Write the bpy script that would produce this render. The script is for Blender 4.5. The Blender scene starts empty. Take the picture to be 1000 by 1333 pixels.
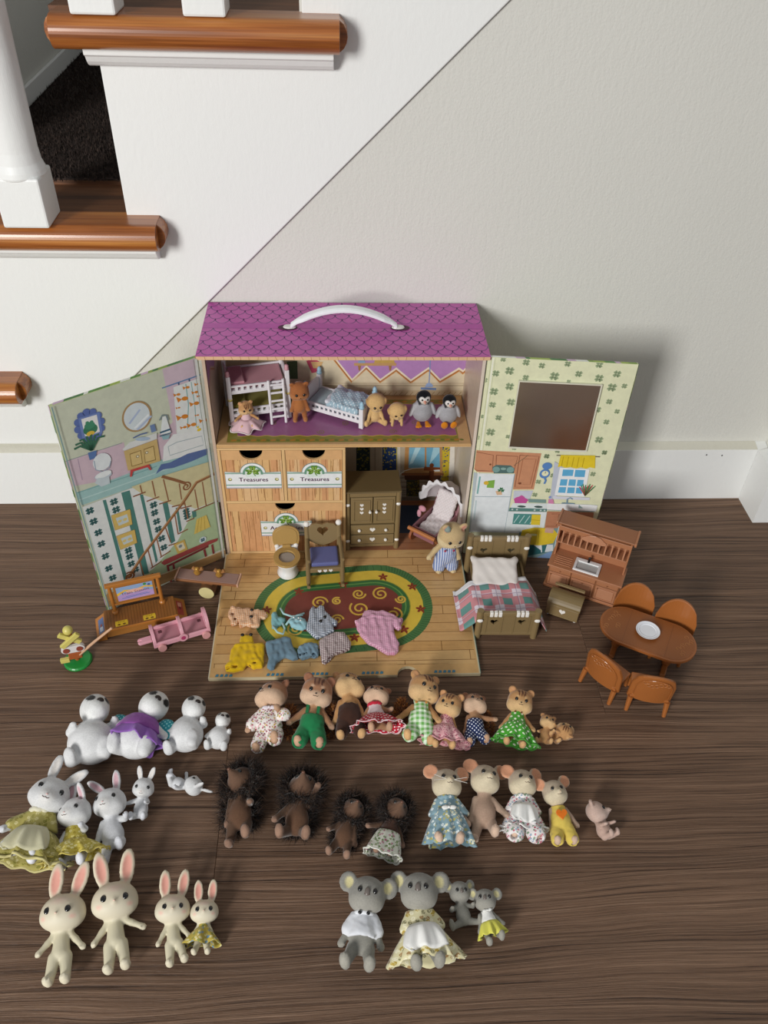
import bpy, bmesh, math, random
import numpy as np
from mathutils import Vector, Matrix, Euler
from mathutils.geometry import tessellate_polygon
random.seed(7)
C = bpy.context.scene.collection
sin, cos, pi = math.sin, math.cos, math.pi
def rad(a): return math.radians(a)

# ---------------- camera, world, lights, exposure ----------------
scn = bpy.context.scene
cam = bpy.data.cameras.new('camera'); camo = bpy.data.objects.new('camera', cam); C.objects.link(camo)
R_ = Vector((0.998517,-0.045956,0.029191)); D_ = Vector((-0.008467,-0.660726,-0.750580)); F_ = Vector((0.053781,0.749219,-0.660135))
M = Matrix((R_, -D_, -F_)).transposed().to_4x4(); M.translation = (0, 0, 0.66)
camo.matrix_world = M
cam.sensor_fit = 'VERTICAL'; cam.sensor_height = 24; cam.lens = 24 * 1063.56 / 1333
cam.clip_start = 0.01
scn.camera = camo
world = bpy.data.worlds.new('world'); scn.world = world; world.use_nodes = True
world.node_tree.nodes['Background'].inputs[0].default_value = (0.93, 0.965, 1.0, 1)
world.node_tree.nodes['Background'].inputs[1].default_value = 0.33
def area(name, loc, target, size, size_y, power, color):
    l = bpy.data.lights.new(name, 'AREA'); l.shape = 'RECTANGLE'; l.size = size; l.size_y = size_y
    l.energy = power; l.color = color
    o = bpy.data.objects.new(name, l); C.objects.link(o); o.location = loc
    o.rotation_euler = (Vector(target) - Vector(loc)).to_track_quat('-Z', 'Y').to_euler()
area('window_light', (-1.25, -1.45, 1.05), (0.05, 0.6, 0.1), 0.5, 0.8, 52, (1.0, 0.99, 0.965))
scn.view_settings.view_transform = 'Standard'; scn.view_settings.look = 'None'
scn.view_settings.gamma = 1; scn.view_settings.use_curve_mapping = False
scn.view_settings.exposure = 0.0

# ---------------- helpers ----------------
def lin(h):
    if not isinstance(h, str): return tuple(h)[:3]
    h = h.lstrip('#'); h = ''.join(q*2 for q in h) if len(h) == 3 else h; o = []
    for i in (0, 2, 4):
        c = int(h[i:i+2], 16) / 255
        o.append(c / 12.92 if c <= 0.04045 else ((c + 0.055) / 1.055) ** 2.4)
    return tuple(o)
def lc(h): return (*lin(h), 1)
MATS = {}
class NT:
    def __init__(s, name):
        s.m = bpy.data.materials.new(name); s.m.use_nodes = True
        s.t = s.m.node_tree; s.b = s.t.nodes['Principled BSDF']
    def n(s, typ, **kw):
        x = s.t.nodes.new(typ)
        for k, v in kw.items(): setattr(x, k, v)
        return x
    def l(s, a, b): s.t.links.new(a, b)
    def math(s, op, a, b=None):
        x = s.n('ShaderNodeMath', operation=op)
        for i, v in enumerate((a, b)):
            if v is None: continue
            if isinstance(v, (int, float)): x.inputs[i].default_value = v
            else: s.l(v, x.inputs[i])
        return x.outputs[0]
    def mix(s, f, a, b, mode='MIX'):
        x = s.n('ShaderNodeMix', data_type='RGBA', blend_type=mode)
        for i, v in ((0, f), (6, a), (7, b)):
            if isinstance(v, (int, float)): x.inputs[i].default_value = v
            elif isinstance(v, tuple): x.inputs[i].default_value = (*v[:3], 1)
            else: s.l(v, x.inputs[i])
        return x.outputs[2]
    def noise(s, vec, scale, detail=3, rough=0.5, dist=0.0):
        x = s.n('ShaderNodeTexNoise'); x.inputs['Scale'].default_value = scale; x.inputs['Detail'].default_value = detail
        x.inputs['Roughness'].default_value = rough; x.inputs['Distortion'].default_value = dist
        if vec is not None: s.l(vec, x.inputs['Vector'])
        return x.outputs[0]
    def map(s, vec, scale=(1,1,1), loc=(0,0,0), rot=(0,0,0)):
        x = s.n('ShaderNodeMapping'); x.inputs['Scale'].default_value = scale; x.inputs['Location'].default_value = loc
        x.inputs['Rotation'].default_value = rot; s.l(vec, x.inputs['Vector']); return x.outputs[0]
    def ramp(s, f, stops):
        x = s.n('ShaderNodeValToRGB'); e = x.color_ramp.elements
        while len(e) < len(stops): e.new(0.5)
        for i, (p, c) in enumerate(stops): e[i].position = p; e[i].color = (*c[:3], 1)
        s.l(f, x.inputs[0]); return x.outputs[0]
    def bump(s, h, strength, dist):
        x = s.n('ShaderNodeBump'); x.inputs['Strength'].default_value = strength; x.inputs['Distance'].default_value = dist
        s.l(h, x.inputs['Height']); s.l(x.outputs[0], s.b.inputs['Normal'])
    def objc(s): return s.n('ShaderNodeTexCoord').outputs['Object']
    def pos(s): return s.n('ShaderNodeNewGeometry').outputs['Position']
    def set(s, **kw):
        for k, v in kw.items():
            i = s.b.inputs[k.replace('_', ' ')]
            i.default_value = v
        return s
def plastic(col, rough=0.38, coat=0.0, metal=0.0, mott=0.0, sss=0):
    key = ('pl', col, rough, coat, metal, mott)
    if key in MATS: return MATS[key]
    t = NT('plastic'); c = lin(col)
    n = t.noise(t.objc(), 60, 2)
    t.l(t.mix(n, tuple(v * (0.93 - mott) for v in c), tuple(min(1, v * (1.05 + mott)) for v in c)), t.b.inputs['Base Color'])
    t.set(Roughness=rough, Coat_Weight=coat, Metallic=metal)
    MATS[key] = t.m; return t.m
def flock():
    if 'flock' in MATS: return MATS['flock']
    t = NT('flock'); a = t.n('ShaderNodeAttribute', attribute_name='Col')
    n = t.noise(t.objc(), 900, 2); n2 = t.noise(t.objc(), 120, 2)
    c = t.mix(0.22, a.outputs['Color'], t.ramp(n2, [(0.3, (0.45,)*3), (0.7, (1,)*3)]), 'MULTIPLY')
    t.l(t.mix(0.25, c, t.ramp(n, [(0.35, (0.55,)*3), (0.65, (1,)*3)]), 'MULTIPLY'), t.b.inputs['Base Color'])
    t.set(Roughness=0.92, Sheen_Weight=0.35, Sheen_Roughness=0.4, Specular_IOR_Level=0.2)
    t.bump(n, 0.4, 0.0004)
    MATS['flock'] = t.m; return t.m
def vinyl():
    if 'vinyl' in MATS: return MATS['vinyl']
    t = NT('smooth_vinyl'); a = t.n('ShaderNodeAttribute', attribute_name='Col')
    t.l(a.outputs['Color'], t.b.inputs['Base Color']); t.set(Roughness=0.55, Specular_IOR_Level=0.35)
    MATS['vinyl'] = t.m; return t.m
def printed():
    if 'print' in MATS: return MATS['print']
    t = NT('printed_card'); a = t.n('ShaderNodeAttribute', attribute_name='Col')
    n = t.noise(t.pos(), 140, 3, 0.6)
    c = t.mix(0.35, a.outputs['Color'], t.ramp(n, [(0.3, (0.72, 0.72, 0.74)), (0.7, (1, 1, 1))]), 'MULTIPLY')
    t.l(c, t.b.inputs['Base Color']); t.set(Roughness=0.3, Specular_IOR_Level=0.4)
    MATS['print'] = t.m; return t.m
def fabric(kind='plain', cols=('#ffffff',), scale=300, ax='xz', rough=0.9):
    key = ('fab', kind, tuple(cols), scale, ax)
    if key in MATS: return MATS[key]
    t = NT('fabric_' + kind); v = t.objc(); c = [lin(x) for x in cols]
    sp = t.n('ShaderNodeSeparateXYZ'); t.l(v if ax != 'uv' else t.n('ShaderNodeTexCoord').outputs['UV'], sp.inputs[0])
    X = sp.outputs['XYZ'.index(ax[0].upper()) if ax != 'uv' else 0]; Z = sp.outputs['XYZ'.index(ax[1].upper()) if ax != 'uv' else 1]
    cb = t.n('ShaderNodeCombineXYZ'); t.l(X, cb.inputs[0]); t.l(Z, cb.inputs[1]); uv = cb.outputs[0]
    def sq(a, s, th=0.5):
        return t.math('LESS_THAN', t.math('FRACT', t.math('ADD', t.math('MULTIPLY', a, s), 100)), th)
    if kind == 'plain': out = t.mix(t.noise(v, 80), tuple(q*0.9 for q in c[0]), c[0])
    elif kind == 'gingham':
        f = t.math('MULTIPLY', t.math('ADD', sq(X, scale), sq(Z, scale)), 0.5); out = t.mix(f, c[0], c[1])
    elif kind == 'tartan':
        out = t.mix(t.math('MULTIPLY', sq(X, scale, .45), sq(Z, scale, .45)), c[0], c[1])
        both = t.math('MULTIPLY', t.math('SUBTRACT', 1, sq(X, scale, .55)), t.math('SUBTRACT', 1, sq(Z, scale, .55)))
        out = t.mix(both, out, c[2])
        ln = t.math('MAXIMUM', sq(t.math('ADD', X, .5/scale*.45), scale, .05), sq(t.math('ADD', Z, .5/scale*.45), scale, .05))
        out = t.mix(t.math('MULTIPLY', ln, .6), out, c[3])
        l2 = t.math('MAXIMUM', sq(t.math('ADD', X, .26/scale), scale, .04), sq(t.math('ADD', Z, .26/scale), scale, .04))
        out = t.mix(t.math('MULTIPLY', l2, .5), out, c[4])
    elif kind == 'stripes':
        out = t.mix(sq(X, scale), c[0], c[1])
    elif kind in ('dots', 'floral'):
        w = t.n('ShaderNodeTexVoronoi', voronoi_dimensions='2D'); w.inputs['Scale'].default_value = scale
        w.inputs['Randomness'].default_value = 0.0 if kind == 'dots' else 0.85
        rr = t.map(uv, rot=(0, 0, 0.7)); t.l(rr, w.inputs['Vector'])
        m = t.math('LESS_THAN', w.outputs['Distance'], 0.24 if kind == 'dots' else 0.42)
        if kind == 'dots': out = t.mix(m, c[0], c[1])
        else:
            ss = t.n('ShaderNodeSeparateColor'); t.l(w.outputs['Color'], ss.inputs[0])
            k = len(c) - 1; st = [(i / k, c[i + 1]) for i in range(k)]
            rp = t.n('ShaderNodeValToRGB'); rp.color_ramp.interpolation = 'CONSTANT'; e = rp.color_ramp.elements
            while len(e) < k: e.new(0.5)
            for i, (p, q) in enumerate(st): e[i].position = p; e[i].color = (*q, 1)
            t.l(ss.outputs[0], rp.inputs[0])
            keep = t.math('LESS_THAN', ss.outputs[1], 0.72)
            wob = t.math('GREATER_THAN', t.noise(uv, scale * 3, 1), 0.42)
            out = t.mix(t.math('MULTIPLY', t.math('MULTIPLY', m, keep), wob), c[0], rp.outputs[0])
    t.l(out, t.b.inputs['Base Color']); t.set(Roughness=rough, Sheen_Weight=0.2, Specular_IOR_Level=0.2)
    a = t.noise(v, 1400, 1); t.bump(a, 0.3, 0.0003)
    MATS[key] = t.m; return t.m

def link(name, me, parent=None, label=None, kind=None):
    o = bpy.data.objects.new(name, me); C.objects.link(o)
    if parent: o.parent = parent
    if label: o['label'] = label
    if kind: o['kind'] = kind
    return o
def tag(o, label, cat=None, group=None, kind=None):
    o['label'] = label
    if cat: o['category'] = cat
    if group: o['group'] = group
    if kind: o['kind'] = kind
    return o
def thing(name, label, cat, loc=(0,0,0), rz=0, group=None, kind=None):
    o = bpy.data.objects.new(name, None); o.empty_display_size = 0.01; C.objects.link(o)
    o.location = loc; o.rotation_euler = (0, 0, rz)
    return tag(o, label, cat, group, kind)
def setcol(me, cols):
    a = me.color_attributes.new('Col', 'FLOAT_COLOR', 'POINT')
    c = np.ones((len(me.vertices), 4), dtype=np.float32); c[:, :3] = cols
    a.data.foreach_set('color', c.ravel())
class MB:
    def __init__(s): s.v = []; s.f = []; s.x = Matrix()
    def at(s, loc=(0,0,0), rot=(0,0,0)):
        s.x = Matrix.Translation(loc) @ Euler(rot).to_matrix().to_4x4(); return s
    def add(s, vs, fs):
        b = len(s.v); s.v += [tuple(s.x @ Vector(q)) for q in vs]; s.f += [tuple(i + b for i in f) for f in fs]; return s
    def box(s, x0, x1, y0, y1, z0, z1):
        v = [(x, y, z) for z in (z0, z1) for y in (y0, y1) for x in (x0, x1)]
        return s.add(v, [(0,2,3,1),(4,5,7,6),(0,1,5,4),(2,6,7,3),(0,4,6,2),(1,3,7,5)])
    def cbox(s, c, d): return s.box(c[0]-d[0]/2, c[0]+d[0]/2, c[1]-d[1]/2, c[1]+d[1]/2, c[2]-d[2]/2, c[2]+d[2]/2)
    def tube(s, pts, r, n=10, cap=True):
        pts = [Vector(q) for q in pts]; rs = r if isinstance(r, (list, tuple)) else [r] * len(pts)
        vs = []; fs = []; prev = None
        for i, q in enumerate(pts):
            t = (pts[min(i+1, len(pts)-1)] - pts[max(i-1, 0)]).normalized()
            a = prev if prev is not None else (Vector((0,0,1)) if abs(t.z) < 0.9 else Vector((1,0,0)))
            a = (a - t * a.dot(t)).normalized(); b = t.cross(a); prev = a
            for k in range(n):
                th = 2*pi*k/n; vs.append(tuple(q + a*cos(th)*rs[i] + b*sin(th)*rs[i]))
        for i in range(len(pts)-1):
            for k in range(n):
                k2 = (k+1) % n; fs.append((i*n+k, i*n+k2, (i+1)*n+k2, (i+1)*n+k))
        if cap: fs.append(tuple(range(n))[::-1]); fs.append(tuple((len(pts)-1)*n+k for k in range(n)))
        return s.add(vs, fs)
    def lathe(s, prof, c=(0,0,0), n=20, sy=1):
        vs = []; fs = []
        for r, z in prof:
            for k in range(n): vs.append((c[0]+r*cos(2*pi*k/n), c[1]+sy*r*sin(2*pi*k/n), c[2]+z))
        for i in range(len(prof)-1):
            for k in range(n):
                k2 = (k+1) % n; fs.append((i*n+k, i*n+k2, (i+1)*n+k2, (i+1)*n+k))
        fs.append(tuple(range(n))[::-1]); fs.append(tuple((len(prof)-1)*n+k for k in range(n)))
        return s.add(vs, fs)
    def sph(s, c, r, n=12):
        if not isinstance(r, (tuple, list)): r = (r, r, r)
        m = n // 2; vs = [(c[0], c[1], c[2]+r[2])]; fs = []
        for i in range(1, m):
            for k in range(n):
                vs.append((c[0]+r[0]*sin(pi*i/m)*cos(2*pi*k/n), c[1]+r[1]*sin(pi*i/m)*sin(2*pi*k/n), c[2]+r[2]*cos(pi*i/m)))
        vs.append((c[0], c[1], c[2]-r[2]))
        for k in range(n):
            k2 = (k+1) % n; fs.append((0, 1+k, 1+k2))
            for i in range(m-2): fs.append((1+i*n+k, 1+(i+1)*n+k, 1+(i+1)*n+k2, 1+i*n+k2))
            fs.append((1+(m-2)*n+k, len(vs)-1, 1+(m-2)*n+k2))
        return s.add(vs, fs)
    def prism(s, poly, d0, d1, ax='y', holes=()):
        """2D polygon extruded along ax from d0 to d1; polygon coords are the other two axes"""
        loops = [list(poly)] + [list(h) for h in holes]
        tri = tessellate_polygon([[Vector((a, b, 0)) for a, b in lp] for lp in loops])
        flat = [q for lp in loops for q in lp]; n = len(flat)
        def p3(a, b, d): return {'y': (a, d, b), 'z': (a, b, d), 'x': (d, a, b)}[ax]
        vs = [p3(a, b, d0) for a, b in flat] + [p3(a, b, d1) for a, b in flat]; fs = []
        for t in tri: fs.append(tuple(t)); fs.append(tuple(i + n for i in t[::-1]))
        b = 0
        for lp in loops:
            for i in range(len(lp)):
                j = (i+1) % len(lp); fs.append((b+i, b+j, b+j+n, b+i+n))
            b += len(lp)
        return s.add(vs, fs)
    def build(s, name, mat, parent=None, bevel=0, smooth=False, label=None, seg=2, kind=None):
        me = bpy.data.meshes.new(name); me.from_pydata(s.v, [], s.f); me.validate()
        bm = bmesh.new(); bm.from_mesh(me); bmesh.ops.recalc_face_normals(bm, faces=bm.faces); bm.to_mesh(me); bm.free()
        me.materials.append(mat)
        if smooth: me.shade_smooth()
        o = link(name, me, parent, label, kind)
        if bevel:
            b = o.modifiers.new('b', 'BEVEL'); b.width = bevel; b.segments = seg; b.limit_method = 'ANGLE'; b.angle_limit = rad(40)
        return o
def arc(cx, cy, r, a0, a1, n, ry=None):
    ry = ry or r
    return [(cx + r*cos(rad(a0+(a1-a0)*i/(n-1))), cy + ry*sin(rad(a0+(a1-a0)*i/(n-1)))) for i in range(n)]
def heart(cx, cy, w):
    o = []
    for i in range(20):
        t = 2*pi*i/20
        o.append((cx + w*16*sin(t)**3/32, cy + w*(13*cos(t)-5*cos(2*t)-2*cos(3*t)-cos(4*t))/32))
    return o

# flat printed artwork: coloured polygons in millimetres on a board
class Art:
    def __init__(s, es=1.0): s.v = []; s.f = []; s.c = []; s.k = 0; s.es = es
    def poly(s, col, pts):
        if len(pts) < 3: return
        z = s.k * 0.018; s.k += 1; b = len(s.v)
        s.v += [(a, q, z) for a, q in pts]; s.c += [lin(col)] * len(pts)
        s.f += [tuple(b + i for i in t) for t in tessellate_polygon([[Vector((a, q, 0)) for a, q in pts]])]
    def many(s, col, polys):
        for q in polys: s.poly(col, q); s.k -= 1
        s.k += 1
    def ell(s, col, c, rx, ry=None, rot=0, n=18):
        ry = ry or rx; rx *= s.es; ry *= s.es; ca, sa = cos(rad(rot)), sin(rad(rot)); P = []
        for i in range(n):
            x, y = rx*cos(2*pi*i/n), ry*sin(2*pi*i/n); P.append((c[0]+x*ca-y*sa, c[1]+x*sa+y*ca))
        s.poly(col, P)
    def line(s, col, pts, w):
        L = []; Rr = []
        for i, q in enumerate(pts):
            a = pts[max(i-1, 0)]; b = pts[min(i+1, len(pts)-1)]
            dx, dy = b[0]-a[0], b[1]-a[1]; d = math.hypot(dx, dy) or 1
            L.append((q[0]-dy/d*w/2, q[1]+dx/d*w/2)); Rr.append((q[0]+dy/d*w/2, q[1]-dx/d*w/2))
        z = s.k * 0.018; s.k += 1; b = len(s.v); n = len(pts)
        s.v += [(a, q, z) for a, q in L + Rr]; s.c += [lin(col)] * (2*n)
        s.f += [(b+i, b+i+1, b+n+i+1, b+n+i) for i in range(n-1)]
    def clover(s, col, c, r, leaves=3, rot=90):
        k0 = s.k; r *= s.es; es = s.es; s.es = 1.0
        for i in range(leaves):
            a = rot + i*360/leaves if leaves == 4 else rot + (i-1)*105
            for da in ((-19, 19) if leaves == 3 else (-15, 15)):
                s.k = k0; q = (c[0]+r*.56*cos(rad(a+da)), c[1]+r*.56*sin(rad(a+da)))
                s.ell(col, q, r*.44, r*.26, a+da*1.1, 9)
        s.k = k0; s.line(col, [c, (c[0]+r*.15, c[1]-r*.55), (c[0]+r*.35, c[1]-r*.85)], r*.16)
        s.k = k0 + 2; s.es = es
    def spiral(s, col, c, r, turns, w, a0=0, sgn=1):
        s.line(col, [(c[0]+r*(1-t/30*.85)*cos(a0+sgn*2*pi*turns*t/30), c[1]+r*(1-t/30*.85)*sin(a0+sgn*2*pi*turns*t/30)) for t in range(31)], w)
    def text(s, col, txt, c, size, rot=0):
        cu = bpy.data.curves.new('t', 'FONT'); cu.body = txt; cu.size = size; cu.align_x = 'CENTER'; cu.align_y = 'CENTER'; cu.resolution_u = 2
        o = bpy.data.objects.new('t', cu); C.objects.link(o)
        me = bpy.data.meshes.new_from_object(o.evaluated_get(bpy.context.evaluated_depsgraph_get()))
        z = s.k * 0.018; s.k += 1; b = len(s.v); ca, sa = cos(rad(rot)), sin(rad(rot))
        s.v += [(c[0]+v.co.x*ca-v.co.y*sa, c[1]+v.co.x*sa+v.co.y*ca, z) for v in me.vertices]; s.c += [lin(col)] * len(me.vertices)
        s.f += [tuple(b+i for i in f.vertices) for f in me.polygons]
        bpy.data.objects.remove(o); bpy.data.curves.remove(cu); bpy.data.meshes.remove(me)
    def build(s, name, parent, o, u, v, label=None):
        o, u, v = Vector(o) / 1000, Vector(u).normalized(), Vector(v).normalized(); n = u.cross(v)
        me = bpy.data.meshes.new(name)
        me.from_pydata([tuple(o + (u*a + v*q + n*z)/1000) for a, q, z in s.v], [], s.f)
        setcol(me, np.array(s.c)); me.materials.append(printed())
        return link(name, me, parent, label)

# ---------------- setting: planked floor, walls, baseboards, staircase ----------------
def planks_mat():
    t = NT('dark_vinyl_plank'); p = t.pos()
    oi = t.n('ShaderNodeObjectInfo').outputs['Random']
    off = t.n('ShaderNodeCombineXYZ'); t.l(t.math('MULTIPLY', oi, 7.0), off.inputs[0]); t.l(t.math('MULTIPLY', oi, 3.0), off.inputs[2])
    va = t.n('ShaderNodeVectorMath', operation='ADD'); t.l(p, va.inputs[0]); t.l(off.outputs[0], va.inputs[1]); q = va.outputs[0]
    warp = t.noise(t.map(q, (3, 9, 1)), 1.0, 2)
    wv = t.n('ShaderNodeCombineXYZ'); t.l(t.math('MULTIPLY', warp, 0.03), wv.inputs[1])
    vb = t.n('ShaderNodeVectorMath', operation='ADD'); t.l(q, vb.inputs[0]); t.l(wv.outputs[0], vb.inputs[1]); w = vb.outputs[0]
    g1 = t.noise(t.map(w, (3.6, 430, 1)), 1.0, 6, 0.74)
    g2 = t.noise(t.map(w, (10, 700, 1)), 1.0, 3, 0.6)
    g3 = t.noise(t.map(w, (2, 26, 1)), 1.0, 3, 0.5)
    knot = t.noise(t.map(q, (5, 12, 1)), 1.0, 2)
    c = t.ramp(g1, [(0.36, (0.050, 0.026, 0.015)), (0.43, (0.155, 0.088, 0.053)), (0.56, (0.225, 0.136, 0.086)), (0.72, (0.35, 0.230, 0.155))])
    c = t.mix(0.55, c, t.ramp(g3, [(0.3, (0.55, 0.52, 0.5)), (0.7, (1.12, 1.1, 1.08))]), 'MULTIPLY')
    c = t.mix(0.6, c, t.ramp(g2, [(0.35, (0.55, 0.52, 0.49)), (0.55, (1.12, 1.1, 1.08))]), 'MULTIPLY')
    c = t.mix(t.math('MULTIPLY', oi, 0.35), c, t.mix(1.0, c, (0.72, 0.66, 0.62), 'MULTIPLY'))
    t.l(c, t.b.inputs['Base Color']); t.set(Specular_IOR_Level=0.35)
    t.l(t.math('ADD', t.math('MULTIPLY', g1, 0.25), 0.36), t.b.inputs['Roughness'])
    t.bump(t.math('ADD', g1, t.math('MULTIPLY', g2, 0.4)), 0.9, 0.0016)
    return t.m
PM = planks_mat()
floor = thing('floor', 'dark brown embossed wood plank floor under all the toys', 'floor', kind='structure')
MB().box(-2.4, 2.4, -1.6, 2.2, -0.03, -0.0025).build('subfloor', plastic('#241b16', 0.9), floor)
yb = [-1.372 + 0.152*i for i in range(16)]
for i in range(15):
    y0, y1 = yb[i], yb[i+1]
    if y1 > 0.78: y1 = 0.78
    if abs(y0 - 0.452) < 0.01: cuts = [-2.4, -0.86, 0.2545, 1.3, 2.4]
    elif abs(y0 - 0.300) < 0.01: cuts = [-2.4, -1.1, -0.104, 0.95, 2.4]
    elif abs(y0 - 0.148) < 0.01: cuts = [-2.4, -.62, 0.78, 2.4]
    else: a = -2.4 + (i*0.37) % 0.8 + 0.3; cuts = [-2.4, a, a+1.15 if abs(a+1.15)>.5 else a+1.9, 2.0, 2.4]
    for k in range(len(cuts)-1):
        if cuts[k+1] - cuts[k] < 0.02: continue
        MB().box(cuts[k]+.0001, cuts[k+1]-.0001, y0+.0001, y1-.0001, -0.0025, 0).build('plank', PM, floor, bevel=0.00035, seg=1)
def paint(name, col, rough=0.6, sc=260, st=0.25, mott=0.03, dist=0.001):
    t = NT(name); c = lin(col); p = t.pos()
    n = t.noise(p, sc, 4, 0.6); n2 = t.noise(p, 5, 3); n3 = t.noise(t.map(p, (40, 40, 14), rot=(0, .5, 0)), 6, 3)
    t.l(t.mix(n2, tuple(v*(1-mott) for v in c), tuple(min(v*(1+mott), 1) for v in c)), t.b.inputs['Base Color'])
    t.set(Roughness=rough, Specular_IOR_Level=0.3); t.bump(t.math('ADD', n, n3), st, dist); return t.m
wallm = paint('wall_paint', '#d9d8d1', 0.7, 420, 0.35, 0.03, 0.0012)
whitem = paint('trim_paint', '#eeefed', 0.42, 160, 0.25, 0.02, 0.0008)
capm = paint('cap_paint', '#d9d6c8', 0.6, 200, 0.3)
def struct(name, mb, m, parent=None, **k):
    o = mb.build(name, m, parent, **k)
    if parent is None: o['kind'] = 'structure'
    return o
WY = 0.783
struct('wall_back', MB().prism([(-0.372,-0.03),(2.4,-0.03),(2.4,1.3),(-0.03,1.3),(-0.03,0.49),(-0.2,0.49),(-0.2,0.32),(-0.372,0.32),(-0.372,0.148),(-2.4,0.148),(-2.4,-0.03)], WY, WY+0.05), wallm)
o = struct('wall_right', MB().box(0.520, 2.4, 0.737, WY+0.02, 0, 1.3), wallm); o['label'] = 'pale wall jog at the right edge of the photo'; o['category'] = 'wall'
bpy.data.objects['wall_back']['label'] = 'pale grey textured wall behind the dollhouse'; bpy.data.objects['wall_back']['category'] = 'wall'
def baseboard(name, x0, x1, y, lab, ret=False):
    prof = [(y, 0), (y, 0.0765), (y+0.0125, 0.0800), (y+0.0132, 0.0800), (y+0.0132, 0)]
    b = struct(name, MB().prism(prof, x0, x1, 'x'), whitem, bevel=0.0012)
    tag(b, lab, 'baseboard'); return b
bbk = baseboard('baseboard_back', -2.4, 0.5195, 0.7700, 'white painted baseboard along the back wall')
cm = MB().prism([(0.7705,0.0770),(0.7828,0.0805),(0.7828,0.0775),(0.7705,0.0766)], -2.3, 0.506, 'x').build('caulk_line', capm, bbk)
for x, z in ((0.4445, 0.0695), (0.464, 0.0685)):
    MB().sph((x, 0.7699, z), (0.0009, 0.0004, 0.0012), 8).build('nail_hole', plastic('#38332c', .8), bbk)
b2 = struct('baseboard_right', MB().prism([(0.5065,0),(0.5065,0.0765),(0.5190,0.0800),(0.5198,0.0800),(0.5198,0)], 0.7236, 0.7695, 'y'), whitem)
MB().prism([(0.7235,0),(0.7235,0.0765),(0.7360,0.0800),(0.7368,0.0800),(0.7368,0)], 0.5066, 2.4, 'x').build('baseboard_face', whitem, b2)
tag(b2, 'scuffed white baseboard wrapping the wall jog at the right', 'baseboard')
# staircase seen from its open side, climbing to the right
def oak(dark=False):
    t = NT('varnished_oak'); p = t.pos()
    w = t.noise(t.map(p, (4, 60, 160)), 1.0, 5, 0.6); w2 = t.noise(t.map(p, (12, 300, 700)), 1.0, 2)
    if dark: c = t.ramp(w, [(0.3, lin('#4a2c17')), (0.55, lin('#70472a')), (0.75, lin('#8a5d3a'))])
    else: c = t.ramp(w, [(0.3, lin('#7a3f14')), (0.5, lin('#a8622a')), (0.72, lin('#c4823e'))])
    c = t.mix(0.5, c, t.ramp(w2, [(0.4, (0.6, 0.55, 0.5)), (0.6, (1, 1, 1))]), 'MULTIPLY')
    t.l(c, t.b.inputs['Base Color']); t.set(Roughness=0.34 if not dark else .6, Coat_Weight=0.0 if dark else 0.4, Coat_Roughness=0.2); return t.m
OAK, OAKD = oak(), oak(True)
st = thing('staircase', 'white painted staircase with orange varnished oak treads behind the dollhouse, upper left', 'staircase', kind='structure')
T = [None, 0.1805, 0.3525, 0.5225]
# skirt panel in front of the wall, cut by the diagonal joint
dg = lambda z: -0.2035 + (z-0.1934)*0.3477/0.3419
MB().prism([(-1.2,0.0835),(dg(0.0835),0.0835),(dg(1.25),1.25),(-0.028,1.25),(-0.028,0.4955),(-0.200,0.4955),(-0.200,0.3255),(-0.372,0.3255),(-0.372,0.1535),(-1.2,0.1535)], 0.7790, 0.7828).build('skirt_panel', whitem, st, bevel=0.0012)
MB().prism([(dg(0.0835),0.0835),(dg(0.0835)+.0009,0.0835),(dg(1.25)+.0009,1.25),(dg(1.25),1.25)], 0.7822, 0.7829).build('joint_shadow_gap', plastic('#3a3a38', .9), st)
for k in (1, 2, 3):
    z = T[k]; xr = {1: -0.333, 2: -0.161, 3: 0.011}[k]; xl = xr - 0.246 if k > 1 else -0.9
    prof = arc(0.7575, z-0.0128, 0.0128, 95, 265, 19) + [(0.786, z-0.0256), (0.786, z)]
    nz = MB().prism([(a, b) for a, b in prof], xl+0.008, xr-0.008, 'x')
    tread = nz.build('tread_nosing', OAK, st, smooth=False, bevel=0.0015)
    for xe, sg in ((xl, 1), (xr, -1)):   # rounded returns at both ends
        pr = arc(0, 0, 0.0128, 95, 265, 9)
        MB().prism([(xe+0.0128*sg + sg*a*0.9, z-0.0128+b) for a, b in pr], 0.7585, 0.7788, 'y').build('nosing_return', OAK, tread, bevel=0.002)
    xb = xr - 0.039
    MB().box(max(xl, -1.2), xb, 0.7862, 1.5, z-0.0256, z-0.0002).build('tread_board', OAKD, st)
    cz = z - 0.0262
    cp = [(0.7782, cz), (0.7605, cz), (0.7605, cz-0.0045), (0.7635, cz-0.006), (0.7665, cz-0.0105), (0.7700, cz-0.0135), (0.7735, cz-0.015), (0.7782, cz-0.0155)]
    MB().prism(cp, max(xl+0.028, -1.2), xr-0.013, 'x').build('cove_molding', whitem, st, bevel=0.0006)
    MB().box(xb+0.001, xb+0.012, 0.784, 1.5, z, z+0.146).build('riser', whitem, st)
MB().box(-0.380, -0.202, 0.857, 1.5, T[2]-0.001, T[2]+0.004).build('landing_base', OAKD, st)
rng = np.random.RandomState(3)
cv = []; cf = []
N = 26000; X = rng.uniform(-0.378, -0.2015, N); Y = 0.857 + (rng.rand(N)**1.25)*0.62
for x, y in zip(X, Y):
    b = len(cv); a = rng.uniform(0, 2*pi); w = 0.0011; h = rng.uniform(0.004, 0.009)
    cv += [(x-w*cos(a), y-w*sin(a), T[2]+.003), (x+w*cos(a), y+w*sin(a), T[2]+.003), (x+rng.uniform(-.003,.003), y+rng.uniform(-.003,.003), T[2]+.003+h)]; cf.append((b, b+1, b+2))
me = bpy.data.meshes.new('carpet_pile'); me.from_pydata(cv, [], cf)
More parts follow.
